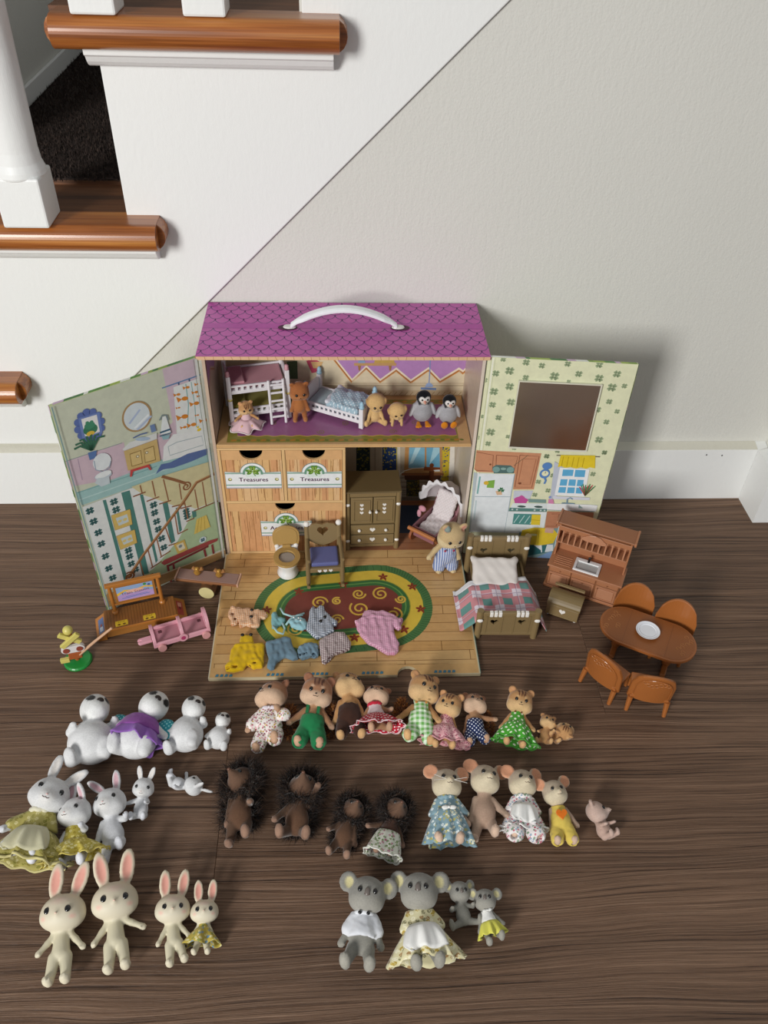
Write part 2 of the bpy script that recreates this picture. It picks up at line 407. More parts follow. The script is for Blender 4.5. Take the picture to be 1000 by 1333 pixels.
t = NT('dark_carpet'); t.l(t.ramp(t.noise(t.pos(), 400, 2), [(0.3, lin('#1c1512')), (0.6, lin('#3b2e28')), (0.75, lin('#5a493f'))]), t.b.inputs['Base Color']); t.set(Roughness=0.95)
me.materials.append(t.m); link('carpet_pile', me, st, kind='stuff')
MB().box(-0.380, -0.2015, 0.857, 1.5, T[2]+.004, T[2]+0.006).build('carpet_backing', t.m, st)
def baluster(x, z0, sz, full):
    m = MB(); h = 0.044
    m.box(x-sz/2, x+sz/2, 0.785-sz, 0.785, z0, z0+h)
    top = arc(0, 0, sz/2, 0, 360, 5)
    c = (x, 0.785-sz/2, z0)
    m.lathe([(sz*.30, h-.004), (sz*.56, h-.002), (sz*.54, h+.004), (sz*.49, h+.010), (sz*.47, h+.02), (sz*.49, h+.09), (sz*.53, h+.20), (sz*.5, h+.4)], c, 72)
    m.build('baluster', whitem, st, bevel=0.002)
baluster(-0.283, T[2], 0.041, 1); baluster(-0.1905, T[3], 0.036, 0); baluster(-0.104, T[3], 0.034, 0)
o = struct('wall_left', MB().box(-0.43, -0.3805, 0.90, 1.9, T[2]-0.05, 1.0), wallm); tag(o, 'shaded wall beside the carpeted landing, far upper left', 'wall')
o = struct('trim_1', MB().box(-0.3803, -0.3755, 0.90, 1.6, T[2]+.0065, T[2]+0.028), whitem, bevel=.001); tag(o, 'white skirting strip along the dark landing carpet', 'trim')
o = struct('wall_hall', MB().box(-0.38, 0.6, 1.62, 1.66, T[2], 1.3), wallm); tag(o, 'far wall of the stair hall beyond the carpet', 'wall')

# ---------------- the dollhouse case ----------------
CARD = plastic('#c9a06c', 0.5); CARDIN = plastic('#c2a37c', .5)
house = thing('dollhouse_case', 'open cardboard dollhouse carry case with purple shingle roof and white handle', 'dollhouse', (0, 0, 0))
def art_card(o_, u, v, w, h):  # blank art with background
    a = Art(); return a
x0, x1, yf, ybk, zt = -0.1285, 0.1405, 0.675, 0.7675, 0.262
woodc = plastic('#d9b37e', 0.45); woodd = plastic('#b98d5c', 0.5)
body = MB().box(x0, x1, ybk-0.002, ybk, 0.0005, zt-0.004).build('back_board', CARDIN, house)
MB().box(x0, x0+0.003, yf, ybk-.002, 0.0005, zt-0.004).build('side_board', plastic('#bfa792', .5), house)
MB().box(x1-0.003, x1, yf, ybk-.002, 0.0005, zt-0.004).build('side_board', plastic('#d9c9ba', .5), house)
MB().box(x0+.003, x1-.003, yf+0.0015, ybk-.002, 0.0005, 0.0045).build('base_board', CARD, house, bevel=.0004)
shelf = MB().box(x0+.0035, x1-.0045, yf, ybk-.0025, 0.1545, 0.1580).build('shelf_board', woodc, house, bevel=0.0006)
roof = MB().box(-0.1335, 0.1445, 0.6725, 0.7805, zt-0.0036, zt).build('roof', plastic('#a8518f', .35), house, bevel=.0006)
# roof print: scalloped shingles with a plain band where the handle is
A = Art(); A.poly('#bb58a2', [(0,0),(277.5,0),(277.5,107.5),(0,107.5)])
A.k += 1; rr = random.Random(4)
for row in range(12):
    yy = 2.5 + row*8.7
    if 50 < yy < 63: continue
    sc = 14.0; off = (row % 2) * sc/2
    for k in range(21):
        cx = k*sc - 3 + off
        pts = [(cx + sc/2*cos(rad(a)), yy + 8.6 + 8.6*sin(rad(a))) for a in range(180, 361, 20)]
        pts = [q for q in pts if 0 <= q[0] <= 277 and q[1] < 107]
        if len(pts) > 2:
            A.k = 2; A.line('#6e3a78', pts, 1.0)
A.k = 3; A.poly('#b04a9c', [(0,53.5),(277.5,53.5),(277.5,63.5),(0,63.5)])
A.line('#8a3f80', [(0,53.5),(277.5,53.5)], .6)
A.build('roof_print', roof, (-133.3, 672.8, 262.06), (1,0,0), (0,1,0))
A = Art(); A.poly('#e2b992', [(0,0),(277,0),(277,3.6),(0,3.6)]); A.k += 1
for i in range(34): A.line('#a8744a', [(i*8.2+rr.random()*2, 0), (i*8.2+rr.random(), 3.5)], .4); A.k -= 1
A.build('roof_edge_print', roof, (-133.3, 672.45, 258.4), (1,0,0), (0,0,1))
# handle
hx0, hx1 = -0.047, 0.058
hp = [(hx0+(hx1-hx0)*i/16, 0.727, zt+0.0008+0.0185*sin(pi*i/16)**0.8) for i in range(17)]
hm = MB(); vs = []; fs = []
for i, (x, y, z) in enumerate(hp):
    w = 0.0058 if 1 < i < 15 else 0.0035
    vs += [(x, y-w, z), (x, y+w, z), (x, y+w, z+0.003), (x, y+w*.5, z+.0042), (x, y-w*.5, z+.0042), (x, y-w, z+0.003)]
for i in range(16):
    for k in range(6): fs.append((i*6+k, i*6+(k+1) % 6, (i+1)*6+(k+1) % 6, (i+1)*6+k))
fs += [(0,1,2,3,4,5), tuple(16*6+k for k in range(6))]
handle = hm.add(vs, fs).build('handle', plastic('#eceef0', 0.3), house, smooth=False, bevel=.0006)
for x in (hx0-.003, hx1+.003):
    MB().lathe([(0.0095,0),(0.0095,.0004)], (x, 0.727, zt+.0006), 18, 0.55).build('handle_slot', plastic('#4f2a40', .8), roof)
    MB().lathe([(0.0065,0),(0.0058,.0012),(.003,.0016)], (x+(.002 if x<0 else -.002), 0.727, zt+.0012), 16, 0.6).build('handle_cap', plastic('#d8d4d0', .3), handle)

# upper room print
A = Art(); A.poly('#e2d3b4', [(3,159),(266,159),(266,257),(3,257)])
zr = [(142,179.4),(157.7,196.8),(173.1,179.4),(190.2,194),(206.8,178.8),(225.3,194.4),(239,179.4),(258.9,194),(263.4,190.6)]
zz = [(3, 222), (14, 214), (34, 232), (53, 213), (73, 232), (92, 213), (107, 231)] + zr + [(266, zr[-1][1]+3)]
A.poly('#b98abf', zz + [(266,257),(3,257)]); A.line('#f1e2cc', [(a, b-1) for a, b in zz], 2.4); A.line('#b9763e', [(a, b-3.6) for a, b in zz], 1.8)
A.line('#d49a5a', [(a, b-5) for a, b in zz], .8)
A.line('#b09a78', [(3,171),(266,171)], .9); A.line('#cbb593', [(3,174),(266,174)], .7); A.poly('#d6c29f', [(3,159),(266,159),(266,165),(3,165)])
for i in range(44): A.line('#9a7d4e', [(3+i*6,159),(6+i*6,163)], .5); A.k -= 1
A.k += 1; A.poly('#c79c69', [(144.4,199.6),(190,199.7),(190.1,196.2),(144.5,196.2)]); A.poly('#a97a49', [(148.6,196.2),(151.9,196.2),(151.1,190.1),(149.5,190.1)]); A.poly('#a97a49', [(181.8,196.2),(185.1,196.2),(184.5,190.1),(182.8,190.1)])
A.poly('#c9a55a', [(165.9,199.6),(166.7,203.1),(187.3,203.8),(188.3,199.7)]); A.poly('#8aa4c9', [(148.6,199.6),(149.4,202.6),(156,202.7),(156.5,199.6)])
for i in range(9): A.ell('#8c6a34', (112+i*3.0+60, 247.5+(i%2)*1.2), 1.3); A.k -= 1
A.k += 1; A.line('#7f9acb', [(226.4,205.4),(226.9,188.2),(227,173.5)], 1.0)
A.poly('#9fb6dd', [(223.4,171.5),(224.9,174.5),(229.1,174.5),(231.6,171.5),(231.4,169.3),(222.7,168.9)]); A.poly('#7e97c4', [(218.4,168.9),(235.5,168.1),(235.4,165.3),(218.2,166.1)])
A.poly('#c8506a', [(93.3,202.3),(100.9,205.1),(107.7,201.2),(109.2,189.2),(98.7,187.1)]); A.poly('#4f6a45', [(72.6,201.1),(83.7,202.3),(83.5,179.8),(74,179.8)]); A.poly('#d9b07a', [(98.1,201.1),(111.2,201.2),(108.2,193.2),(100.6,193.2)])
A.build('upper_room_print', body, (-128, 765.3, 0), (1,0,0), (0,0,1))
# side wall prints, inner faces
for sx, xx in ((1, x0+.0031), (-1, x1-.0031)):
    A = Art(); A.poly('#cdbba8', [(0,159),(90,159),(90,257),(0,257)])
    A.poly('#b98abf', [(0,222),(22,236),(45,222),(68,236),(90,222),(90,257),(0,257)]); A.line('#c08a52', [(0,219),(22,233),(45,219),(68,233),(90,219)], 2)
    A.line('#a88a68', [(0,170),(90,170)], 1.0)
    A.poly('#cbbdac', [(0,5),(90,5),(90,153),(0,153)]); A.poly('#d5cbb8', [(40,5),(60,5),(60,153),(40,153)]); A.poly('#d8b64c', [(64,40),(72,40),(72,153),(64,153)])
    A.poly('#7e93a8', [(14,50),(34,60),(34,150),(14,150)]); A.line('#9f7a4c', [(2,5),(2,257)], 2.2); A.poly('#a46d52', [(0,5),(90,5),(90,22),(0,22)])
    A.build('side_wall_print', body, (xx*1000, 676.5, 0), (0, 1, 0), (0, 0, 1))
for o_ in C.objects:   # the left wall print must face +x, the right one -x
    pass
# shelf floor print: purple rug with a wavy green-gold border on pale boards
A = Art(); A.poly('#cfa873', [(4,0.5),(264,0.5),(264,90),(4,90)])
w1 = [(15+i*4.0, 7 + 1.0*sin(i*1.5)) for i in range(60)]
A.poly('#90893a', [(13,4),(252,4),(252,82),(13,82)])
A.poly('#d8b454', [(q[0], q[1]+7.5) for q in w1[2:]] + [(247,74),(18,74)]); A.poly('#a0648f', [(q[0], q[1]+8.6) for q in w1[2:]] + [(246,73),(19,73)])
for i in range(24):
    A.ell('#b9812f', (20+i*10, 7.5), 3.2, 1.6, 15); A.k -= 1
    A.ell('#6f7b2e', (25+i*10, 7.5), 2.2, 1.4, -15); A.k -= 1
A.k += 1
for i in range(9): A.spiral('#8c7a45', (34+i*25, 22+(i%3)*16), 4.2, 1.6, .8, i); A.k -= 1
A.k += 1
for i in range(24): A.ell('#b9812f', (20+i*10, 78), 3, 1.6, 15); A.k -= 1
A.build('shelf_print', shelf, (-128, 675, 158.08), (1,0,0), (0,1,0))
A = Art(); A.poly('#d6ae7a', [(0,0),(261,0),(261,3.4),(0,3.4)]); A.line('#b78b57', [(0,1.6),(261,1.9)], .5)
A.build('shelf_edge_print', shelf, (-125, 674.7, 154.6), (1,0,0), (0,0,1))

# lower right room print
A = Art(); A.poly('#b5a893', [(130,5),(266,5),(266,153),(130,153)])
def strip(p, c1, c2, seed):
    A.poly(c1, p); r = random.Random(seed)
    xs = [q[0] for q in p]; ys = [q[1] for q in p]
    for i in range(60):
        x, y = r.uniform(min(xs)+1.5, max(xs)-1.5), r.uniform(min(ys)+1.5, max(ys)-1.5); A.ell(c2, (x, y), r.uniform(.8, 1.7), r.uniform(.5, .9), r.uniform(0, 180), 7); A.k -= 1
    A.k += 1
strip([(147.6,91.8),(163.5,91.7),(164.4,42.1),(147.9,42.2)], '#2c3a3d', '#8a8330', 1)
strip([(178,91.6),(194.7,91.5),(196.6,41.8),(179.4,42)], '#26406e', '#b0a02e', 2)
strip([(208.6,37.5),(224.5,37.3),(226.1,11),(209.8,11.1)], '#3d4638', '#9a8a2c', 3)
strip([(247.7,91.3),(256.8,91.2),(262.7,19.5),(252,19.6)], '#c9b034', '#3d527c', 4)
A.line('#b7a78e', [(164.8,91.7),(166.4,7.1)], 1.4); A.line('#8d7f6c', [(169.3,91.7),(171.2,7)], .8); A.line('#d9cfbc', [(197.1,91.5),(200.6,6.7)], 3.5); A.line('#cfc04c', [(194.7,91.5),(196.8,37.6)], .8)
A.poly('#b98a56', [(204.7,91.5),(247.7,91.3),(251.7,47.8),(205.2,48.2)])
A.poly('#7fb4cb', [(209.5,86.2),(227.9,86.1),(229.8,55.4),(210.2,55.5)]); A.poly('#6fa9c4', [(229.8,86.1),(245.3,86),(248.1,55.3),(231.8,55.4)])
A.poly('#b6d8e2', [(216.8,86.2),(223.3,86.2),(214.8,62.8),(210.8,60.8)]); A.poly('#a6cfdc', [(238,86.1),(245.3,86),(245.8,79.1),(234.8,60.6)])
A.poly('#8a5a3a', [(202.2,48.2),(253.2,47.8),(253.5,44),(202.4,44.4)]); A.poly('#5d3a2a', [(205.7,44.3),(250.1,44),(249,37.1),(206.9,37.5)]); A.line('#a5653e', [(202.3,45.6),(253.4,45.3)], .8)
A.poly('#8a4b2a', [(229.2,57.5),(248.4,56.3),(247.9,51),(228.7,51.8)]); A.ell('#7a4326', [(237.8,59.5)][0], 2.6, 3.2); A.poly('#6b3a22', [(235.4,51.1),(241.2,51.1),(241.4,37.2),(243.5,30.7),(238.7,26.3),(232.5,31.8),(236.7,37.2)])
A.line('#e8e2d6', [(199,45),(205.4,51.4),(215.2,55.1),(228.4,56)], 1.1); A.poly('#f0ede6', [(240.3,52.6),(247.8,53.2),(248.5,50.4),(242.2,50)])  # pale curve is a reflection, drawn into the print as colour
A.line('#d7cdba', [(248.7,95.3),(263.3,95.2)], 1); A.poly('#e6e0d4', [(257.5,91.2),(262.8,91.2),(268.3,15),(260.9,15.1)])
A.poly('#8b8070', [(202.2,9),(262.3,8.4),(262.9,0.5),(202.5,1.1)])
for i in range(5): A.line('#5e3c2c', [(134, 10+i*8),(262,10+i*8)], .6)
A.poly('#6d4634', [(202.6,0.9),(268.2,0.2),(270,-21.5),(203.5,-20.7)]); A.poly('#56483e', [(203.5,-20.7),(229.7,-21),(231.6,-54.3),(204.9,-53.9)])
for i in range(6): A.line('#4a2e22', [(134, 8+i*6.5),(262,8+i*6.5)], .5); A.k -= 1
A.build('lower_room_print', body, (-128, 765.3, 0), (1,0,0), (0,0,1))
A = Art(); A.poly('#a8714f', [(134,1.5),(265,1.5),(265,90),(134,90)])
for i in range(10): A.line('#7d4f38', [(134,4+i*9),(265,4+i*9)], .6); A.k -= 1
A.k += 1; A.poly('#3c4a63', [(150,30),(225,30),(225,80),(150,80)])
A.build('lower_floor_print', body, (-128, 676, 4.55), (1,0,0), (0,1,0))

# drawer cabinet at the lower left and its three drawers
frame = MB()
fx0, fx1 = -0.1250, 0.0062
def woodprint_panel(A, pts, seed, step=7.5, base='#d8ad78', ln='#9a6a40'):
    A.poly(base, pts); r = random.Random(seed); xs = [q[0] for q in pts]; ys = [q[1] for q in pts]
    a, b, c, d = min(xs), max(xs), min(ys), max(ys); x = a + r.uniform(2, 5); cols = ['#d9a777', '#e0b888', '#cf9d68', '#dcb27c', '#d39d6f']
    last = a
    while x < b:
        A.poly(r.choice(cols), [(last, c), (x, c), (x, d), (last, d)]); A.k -= 1
        last = x; x += step * r.uniform(.7, 1.3)
    A.poly(r.choice(cols), [(last, c), (b, c), (b, d), (last, d)]); A.k += 1; x = a; r2 = random.Random(seed); x = a + r2.uniform(2, 5)
    for q_ in range(30):
        x = a + 4 + q_*step
        if x < b - 1: A.line('#8f6238', [(x, c), (x+r.uniform(-.6,.6), (c+d)/2), (x+r.uniform(-.4,.4), d)], .55); A.k -= 1
    A.k += 1
    for i in range(int((b-a)/1.5)):
        x = a + r.uniform(.5, b-a-.8); y0 = r.uniform(c, d); y1 = min(d, y0 + r.uniform(8, 30)); A.line('#b98453' if i % 3 else ln, [(x, y0), (x+r.uniform(-.4,.4), (y0+y1)/2), (x+r.uniform(-.5,.5), y1)], .28 if i % 3 else .45); A.k -= 1
    A.k += 1
th = 0.0030
for (a, b, c, d) in ((fx0, fx1, 0.1516, 0.1540), (fx0, fx1, 0.0048, 0.0078), (fx0, fx0+th, .0078, .1516), (fx1-th, fx1, .0078, .1516), (fx0+th, fx1-th, 0.0800, 0.0832), (-0.0595, -0.0562, .0832, .1516)):
    frame.box(a, b, yf-0.0012, 0.764, c, d)
frame.build('drawer_frame', woodc, house, bevel=0.0006)
def drawer(xa, xb, za, zb, seed, word, plate_w, lab, cover=0):
    fr = yf - 0.0006
    hx = (xa+xb)/2; r = 0.0118 if word != 'Accessories' else .0108
    poly = [(xa, za), (xb, za), (xb, zb)] + [(hx + r*cos(rad(a)), zb + r*sin(rad(a))*1.0) for a in range(0, -181, -15)] + [(xa, zb)]
    dr = MB().prism(poly, fr, fr+0.0025, 'y').build('drawer', woodc, house, label=lab)
    MB().box(xa+.001, xb-.001, fr+.0585, fr+.06, za, zb-.003).box(xa+.001, xb-.001, fr+.003, fr+.0585, za, za+.001).build('drawer_box', plastic('#140f0c', .9), dr)
    A = Art(); P = [(a*1000, b*1000) for a, b in poly]
    woodprint_panel(A, [(xa*1000, za*1000), (xb*1000, za*1000), (xb*1000, (zb-r*1.02)*1000), (xa*1000, (zb-r*1.02)*1000)], seed)
    for s_ in (0, 1):
        q = [P[2]] + [p for p in P[3:16] if p[0] >= hx*1000] if s_ == 0 else [p for p in P[3:16] if p[0] <= hx*1000+.01] + [P[-1]]
        if s_ == 0: q = q + [((hx)*1000, (zb-r*1.02)*1000), (xb*1000, (zb-r*1.02)*1000)]
        else: q = q + [(xa*1000, (zb-r*1.02)*1000), (hx*1000, (zb-r*1.02)*1000)]
        A.poly('#d9ab78', q); A.k -= 1
    A.k += 2
    zc = (za + (zb-za)*(.44 if word != 'Accessories' else .50))*1000; w = plate_w/2; X0, X1 = hx*1000-w, hx*1000+w
    def plate(col, dx, z0, z1, rr_):
        A.poly(col, [(X0+dx, zc+z0), (X1-dx, zc+z0), (X1-dx, zc+z1)] + [(hx*1000+rr_*cos(rad(a)), zc+z1-1.0+rr_*.95*sin(rad(a))) for a in range(0, 181, 15)] + [(X0+dx, zc+z1)])
    plate('#7c8c86', -.4, -12.4, 10.4, 13.4)
    plate('#eceeee', 0, -12, 10, 12.8)
    A.poly('#8fae9f', [(X0,zc+7.2),(X1,zc+7.2),(X1,zc+9),(X0,zc+9)]); A.poly('#eceeee', [(X0,zc-6.5),(X1,zc-6.5),(X1,zc+7),(X0,zc+7)])
    A.poly('#8fae9f', [(X0,zc-8.6),(X1,zc-8.6),(X1,zc-6.8),(X0,zc-6.8)]); A.poly('#b9b4c6', [(X0,zc-12),(X1,zc-12),(X1,zc-10.8),(X0,zc-10.8)])
    cx = hx*1000; A.poly('#6f9a82', [(cx+10.6*cos(rad(a)), zc+8+10.5*sin(rad(a))) for a in range(-8, 189, 14)]); A.poly('#dde9e0', [(cx+8.2*cos(rad(a)), zc+8+8.2*sin(rad(a))) for a in range(-40, 221, 16)])
    A.clover('#5f8a34', (cx, zc+11.2), 7.6, 3); A.clover('#8fb252', (cx, zc+11.6), 5.0, 3)
    for xx in (X0+4.5, X1-4.5): A.ell('#8a8a5a', (xx, zc), 2.1); A.ell('#e6dfa8', (xx+.3, zc+.4), 1.3); A.k -= 1
    A.k += 1; A.text('#7f2f70', word, (cx, zc-.4), 7.6); A.k -= 1; A.text('#7f2f70', word, (cx+.25, zc-.4), 7.6)
    A.build('drawer_print', dr, (0, fr*1000-.05, 0), (1,0,0), (0,0,1))
drawer(-0.1216, -0.0600, 0.0836, 0.1512, 5, 'Treasures', 58, 'upper left drawer front with a clover plate')
drawer(-0.0558, 0.0028, 0.0836, 0.1512, 8, 'Treasures', 57, 'upper right drawer front with a clover plate')
drawer(-0.1216, 0.0028, 0.0082, 0.0796, 11, 'Accessories', 56, 'wide lower drawer front half hidden by the potty')

# fold-down front floor panel
panel = MB().box(-0.1300, 0.1385, 0.4995, 0.6735, 0.0003, 0.0045)
pb = [(-0.130,0.4995),(0.054,0.4995)] + [(0.066+0.0105*cos(rad(a)), 0.4995+0.0105*sin(rad(a))) for a in range(180,-1,-20)] + [(0.1385,0.4995),(0.1385,0.6735),(-0.130,0.6735)]
fp = MB().prism(pb, 0.0003, 0.0045, 'z').build('front_panel', plastic('#cdbf9c', .5), house, label='front flap folded down with planks and an oval rug printed on it', bevel=0)
A = Art()
PB = [((a+0.130)*1000, (b-0.500)*1000) for a, b in pb]
A.poly('#cfa56c', [(q[0]*.992+.8, q[1]*.99+.8) if not (180 < q[0] < 210 and q[1] < 20) else q for q in PB])
r = random.Random(3)
for i in range(14):
    yy = 5 + i*12.3
    A.poly(r.choice(['#cba069', '#d3ab73', '#c99c62', '#d0a56e']), [(3, yy), (265, yy), (265, yy+12), (3, yy+12)] if i else [(3,12),(265,12),(265,17),(3,17)]); A.k -= 1
A.k += 1
for i in range(14):
    yy = 5 + i*12.3
    if i: A.line('#8a6236', [(3, yy), (266, yy)], .7); A.k -= 1
    for k in range(3):
        x = (i*67 + k*95) % 262 + 4; A.line('#8a6236', [(x, yy), (x+.3, yy+12.3)] if i else [(x,12),(x,17)], .7); A.k -= 1
    for k in range(16):
        x = r.uniform(5, 225); y = yy + r.uniform(1.5, 11); y = max(y, 12.5); A.line('#b98b54', [(x, y), (x+r.uniform(8,18), y+r.uniform(-.5,.5)), (x+r.uniform(20,36), y)], .35); A.k -= 1
A.k += 1
def stad(col, cx, cy, w, h):  # stadium-like oval
    rr_ = h; P = [(cx+w-rr_ + rr_*cos(rad(a)), cy + rr_*sin(rad(a))) for a in range(-90, 91, 10)] + [(cx-w+rr_ + rr_*cos(rad(a)), cy + rr_*sin(rad(a))) for a in range(90, 271, 10)]
    A.poly(col, [rug(q) for q in P])
RA = rad(6)
def rug(q): return (133+(q[0]-133)*cos(RA)-(q[1]-89)*sin(RA), 89+(q[0]-133)*sin(RA)+(q[1]-89)*cos(RA))
stad('#4f7a48', 133, 89, 96, 61)
for k in range(110):
    a = 2*pi*k/110; rr_ = 58; ex = 133 + (35 if cos(a) > 0 else -35) + 58*cos(a) if abs(cos(a)) > .05 else 133; 
    q = (133 + 35*max(-1, min(1, cos(a)*3)) + 53*cos(a), 89 + 53*sin(a)); q2 = (133 + 35*max(-1, min(1, cos(a)*3)) + 61*cos(a+.04), 89 + 61*sin(a+.04))
    A.line('#335a38', [rug(q), rug(q2)], .7); A.k -= 1
A.k += 1
for k in range(46):
    for yy in ((36.5, 28.5), (141.5, 149.5)):
        A.line('#335a38', [rug((99+k*1.5, yy[0])), rug((99.6+k*1.5, yy[1]))], .6); A.k -= 1
A.k += 1
stad('#dfc04a', 133, 89, 86, 52); stad('#a9a23e', 133, 89, 72.5, 38.5); stad('#3f7040', 133, 89, 71.5, 37.5); stad('#6b9a52', 133, 89, 68, 34); stad('#3f7040', 133, 89, 66.5, 32.5); stad('#7e4038', 133, 89, 63, 29)
A.k += 1
for c, rr_, a, sg in ([(125.8,99)][0], 5.5, 1, 1), ([(150.1,88)][0], 11, 2.4, 1), ([(149.6,109.2)][0], 7.5, 0, -1), ([(173.5,108.8)][0], 9.5, 1, 1), ([(195.3,100.6)][0], 6, 3, 1), ([(107,97.2)][0], 9, 0, 1), ([(104.2,75.7)][0], 8, 1, 1), ([(83.2,60.1)][0], 9, 2, 1), ([(186.2,78.2)][0], 10, 1.5, -1), ([(125.7,72.9)][0], 7, 0, 1):
    A.spiral('#d8b04c', c, rr_, 1.7, 2.1, a, sg); A.k -= 1
A.k += 1
for c in [(84.5,113.9),(132.9,124),(177.2,134.3),(208.7,119),(215.5,85.9),(51.4,87.9),(143.7,47.9),(177,50.3),(195.7,57.8)]:
    for i in range(5): A.ell('#8f3f2c', (c[0]+3.0*cos(i*1.256+.3), c[1]+3.0*sin(i*1.256+.3)), 2.6, 1.5, math.degrees(i*1.256+.3), 8); A.k -= 1
    A.k += 1; A.line('#8f3f2c', [c, (c[0]+3, c[1]-6)], 1); A.k -= 1
A.k += 1
for x, w in ((6, 22), (56, 22), (100, 20), (150, 26), (222, 24)):
    for k in range(int(w/4.5)):
        A.poly('#3f7f98', [(x+k*4.5, .9), (x+k*4.5+3.2, .9), (x+k*4.5+3.6, 3.6), (x+k*4.5+1.2, 4.2)]); A.k -= 1
A.build('panel_print', fp, (-130, 500, 4.56), (1,0,0), (0,1,0))
for s_, xx in ((0, -0.1304), (1, 0.1386)):
    m = MB().box(xx, xx+.0004, .5, .6735, .0004, .0046); m.build('panel_edge_print', plastic('#e6ddc8' if not s_ else '#5b8a86', .5), fp)

# left door: bathroom and stair hall print
lu = Vector((-.115, -.082, 0)).normalized(); lnrm = Vector((0,0,1)).cross(lu)   # towards the camera
def board(name, hinge, u, n, W_, Hh, th_, mat_, lab):
    m = MB(); P = []
    h = Vector(hinge); back = -n*th_
    c = [h, h+u*W_, h+u*W_+back, h+back]
    vs = [tuple(q) for q in c] + [(q.x, q.y, Hh) for q in c]
    return m.add(vs, [(0,1,2,3),(4,5,6,7),(0,1,5,4),(1,2,6,5),(2,3,7,6),(3,0,4,7)]).build(name, mat_, house, label=lab, bevel=.0005)
LD = board('door', (-.1310, .675, .0006), lu, lnrm, 0.1415, 0.2605, 0.0032, plastic('#b9c48e', .45), 'left door panel printed with a bathroom above a stair hall')
A = Art(.70)
A.poly('#c6cbb6', [(0.5,1),(141,1),(141,260),(0.5,260)])
# bathroom
A.poly('#cdb9c4', [(36.6,263.2),(4.2,264.1),(1.5,185.3),(36.3,191.2),(35.4,199.2)])
A.poly('#cbb5bf', [(141.4,201.4),(87.6,198.7),(86.6,190),(50.8,193.2),(34.7,201),(31.6,172.2),(58.2,149.1),(88,159),(141,184.1)])
A.poly('#cbb5bf', [(138.7,201.1),(85.8,198.9),(88,159),(142.9,172.3)])
for a, b in (((180,640),(205,739)), ((330,590),(350,640)), ((380,575),(410,700))): A.line('#a994a8', [(130.1,199.2),(131.3,175.1)], .6)
A.line('#8e9a98', [(141.4,201.4),(109.8,199.9),(87.6,198.7)], .7)
A.poly('#9cc0bd', [(140,163.6),(83,162.6),(58,164),(18.2,158.7),(-4.3,155.2),(0.3,133.3),(54.2,143.1),(137.9,147.6)])
A.line('#7aa7a6', [(140,163.6),(83.6,159.1),(59,158.1)], 1.0); A.line('#b7d3cf', [(138.8,154.7),(81.5,151.8),(45.7,149.9)], 1.2)
A.poly('#dfe3e0', [(29,237.8),(3.2,238),(0.8,167.6),(34.3,173.4)])
A.line('#5f87b0', [(40.2,241),(19.4,241),(-1.9,241)], 1.3)
for q in [(23.3,239.5),(12.3,239.4),(2.9,239.8)]: A.ell('#4a5f80', q, 1.2, 2.2); A.k -= 1
A.k += 1
A.line('#7fb0ae', [(16.4,236.9),(16.8,214.3),(21.7,187.2)], .9); A.line('#7fb0ae', [(10.8,236.9),(10.5,211.8),(12.2,185.4)], .7)
def fish(q, s_):
    A.ell('#d28433', q, 3.4*s_, 2.2*s_, 20, 10); A.poly('#d28433', [(q[0]+2*s_, q[1]+.3), (q[0]+5.6*s_, q[1]+3.2*s_), (q[0]+5*s_, q[1]-1.2*s_)]); A.k -= 2
for q, s_ in zip([(19.5,221.7),(8.6,212.1),(22.4,202.2),(14.6,189.6),(25.3,228.5),(7,224.2),(15.1,232.6),(24.1,190.4),(1.9,189.7),(29.3,180.9),(3.1,232),(26.8,214.1),(8.9,198.4),(3.5,218.6)], (1.5,1.3,1.6,1.3,.9,.9,.9,.9,1.2,1.2,.9,.6,.6,.7)): fish((-0+q[0], q[1]), s_)
A.k += 2
A.poly('#e3e6e4', [(48.8,177.6),(36.9,187.3),(3.5,177.5),(1.7,152.5),(52.4,160.8)]); A.line('#9fb0b4', [(44.4,175.6),(34.7,176.8),(8.1,172.9),(7.5,161.7),(44.2,164.7),(44.4,175.6)], .8)
A.ell('#e6c83a', [(9.9,181.3)][0], 3.2, 2.4); A.ell('#e6c83a', [(10.8,184.8)][0], 1.8)
A.poly('#5a6f9e', [(61.9,149.7),(54.7,158.5),(45.5,156.5),(25.8,158.7),(3.3,155.4),(5.2,148.4),(23.4,147.6),(42.9,148.6),(53.9,151.6)])
A.ell('#a88a60', [(68.8,220.9)][0], 20.6, 23.5, 0, 30); A.ell('#cfd9dc', [(68.8,220.9)][0], 18.0, 20.8, 0, 30)
for d_ in (0, 35, 65): A.line('#aebcd6' if d_ != 35 else '#e6ecee', [tuple(q) for q in [(77.2,216.4),(64.7,227.1)]] if d_ == 0 else [(q[0]-d_*.08, q[1]-d_*.08) for q in [(76.3,212.1),(60.4,221.5)]], 2.0)
# frog picture
F4 = [(112.7,229.1)][0]
for i in range(12): A.ell('#5d70a8', (F4[0]+10.8*cos(i*pi/6), F4[1]+14*sin(i*pi/6)), 5.0, 5.6, 0, 10); A.k -= 1
A.k += 1; A.poly('#6f84b8', [(120.8,240.1),(101.5,238.9),(103.3,216.4),(121.6,218.4)]); A.poly('#e3e2df', [(118.5,238.2),(104.3,237.5),(105.2,219.2),(119,219.2)])
A.ell('#3f7a5c', [(112.8,224.9)][0], 9.5, 8); A.ell('#47886a', [(112.7,229.1)][0], 7, 5.2); A.ell('#47886a', [(114.2,232.6)][0], 2.4); A.ell('#47886a', [(110.3,232)][0], 2.4); A.ell('#d9b84a', [(113.7,220.8)][0], 5.5, 3.6)
